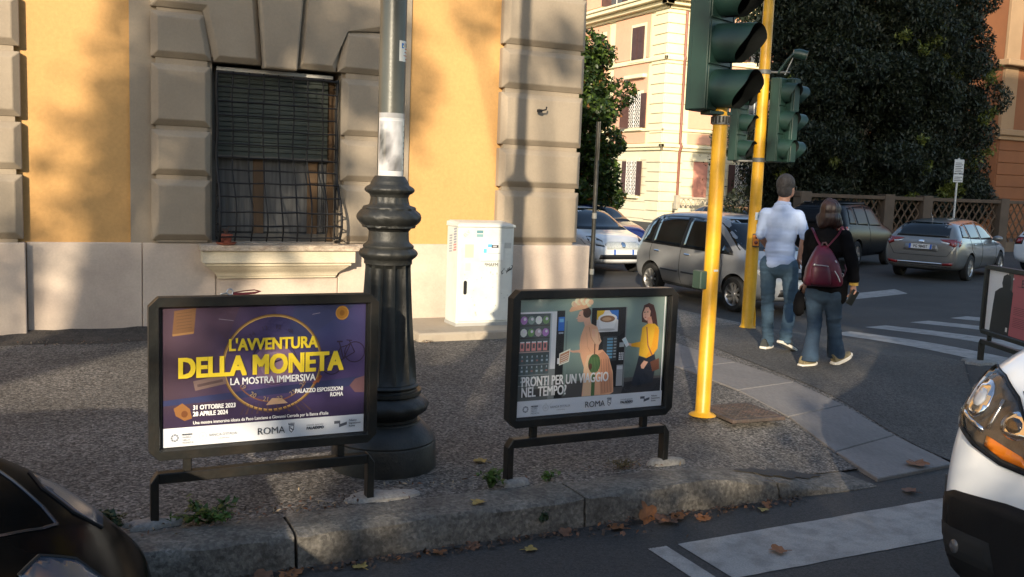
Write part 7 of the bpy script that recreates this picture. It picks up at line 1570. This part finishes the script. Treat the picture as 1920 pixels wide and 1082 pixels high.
leaf(3.02, 4.05, 0.0, 0.065, L_f[0], 4.1, 'orange leaf lying nearest the kerb, right of the upright leaf', 3, 0.3)
leaf(2.62, 4.03, 0.0, 0.055, L_f[0], 1.0, 'orange leaf in the gutter left of the large upright leaf', 4)
leaf(3.14, 3.98, 0.0, 0.045, L_f[0], 5.0, 'small orange leaf out on the road, right of the leaf heap', 5, 0.3)
leaf(3.62, 4.03, 0.0, 0.04, L_f[0], 0.2, 'small tan leaf at the kerb foot before the kerb sinks', 6, 0.4)
leaf(3.56, 3.98, 0.0, 0.035, L_f[2], 2.2, 'small yellow leaf on the road where the kerb starts to sink', 7)
leaf(3.22, 3.47, 0.005, 0.055, L_f[0], 1.2, 'orange leaf lying on the white crosswalk bar', 8)
leaf(5.10, 4.27, 0.03, 0.085, L_f[0], 2.7, 'big orange leaf with dark stalk on the last basalt slab', 9)
leaf(4.66, 3.93, 0.0, 0.055, L_f[1], 0.7, 'pale brown leaf on the road beside the last basalt slab', 10)
leaf(2.20, 4.88, 0.152, 0.05, L_f[2], 0.9, 'yellow leaf on the pavement left of the vending machine poster', 11)
leaf(1.90, 4.23, 0.157, 0.045, L_f[2], 2.1, 'yellow leaf lying on top of the kerb between the posters', 12)
leaf(2.05, 3.93, 0.0, 0.04, L_f[2], 4.4, 'yellow leaf on the dark road between the two posters', 13)
leaf(1.22, 4.02, 0.0, 0.04, L_f[2], 0.4, 'pale yellow leaf in the gutter below the right end of the purple poster', 14)
leaf(0.78, 4.03, 0.0, 0.075, L_f[1], 1.4, 'brown leaf in the gutter at the bottom edge of the picture', 15); leaf(0.90, 4.05, 0.0, 0.06, L_f[0], 3.4, 'orange leaf in the gutter at the bottom edge of the picture', 16)
leaf(1.62, 4.05, 0.0, 0.04, L_f[0], 3.0, 'small orange leaf in the gutter below the street lamp', 17); leaf(1.80, 4.06, 0.0, 0.045, L_f[1], 5.2, 'curled brown leaf in the gutter right of the street lamp', 18, 0.4); leaf(2.32, 4.06, 0.0, 0.045, L_f[1], 0.2, 'curled brown leaf in the gutter below the left post of the vending machine poster', 19, 0.4)
# crumbled leaf litter along the gutter and at posts: uncountable
q = np.random.default_rng(4); P = []
for x in np.linspace(0.4, 3.9, 520): P.append((x + q.normal(0, 0.03), 4.09 - abs(q.normal(0, 0.045)) * (1.0 + 0.8 * (2.4 < x < 3.2)), 0.006 + abs(q.normal(0, 0.006)) + (0.015 if 2.5 < x < 3.1 else 0)))
lt = inst('leaf_litter', leaf_mesh(np.array(P), 0.5, 0.026, 'leaf_litter', [L_f[3], L_f[1], L_f[0]], 3, 0.7, 0.0, q.choice(3, len(P), p=[0.72, 0.22, 0.06]))); tag(lt, 'crumbled brown leaf litter lying along the gutter', 'leaf litter', kind='stuff')
P = []
for (cx, cy, n_, sx, sy) in ((1.05, 4.47, 90, 0.25, 0.05), (0.5, 4.42, 80, 0.2, 0.05), (1.7, 4.55, 50, 0.25, 0.06), (2.9, 4.52, 60, 0.2, 0.05), (3.25, 8.75, 40, 0.1, 0.05), (0.3, 9.45, 160, 0.9, 0.12)):
    P += [(cx + q.normal(0, sx), cy + q.normal(0, sy), 0.16 + abs(q.normal(0, 0.006))) for _ in range(n_)]
lt = inst('dry_debris', leaf_mesh(np.array(P), 0.4, 0.03, 'dry_debris', [L_f[3], L_f[1], M('straw', (0.26, 0.20, 0.13), rough=0.9)], 9, 0.35, 0.0, q.choice(3, len(P)))); tag(lt, 'dry twigs and debris scattered on the pavement by the posts', 'debris', kind='stuff')
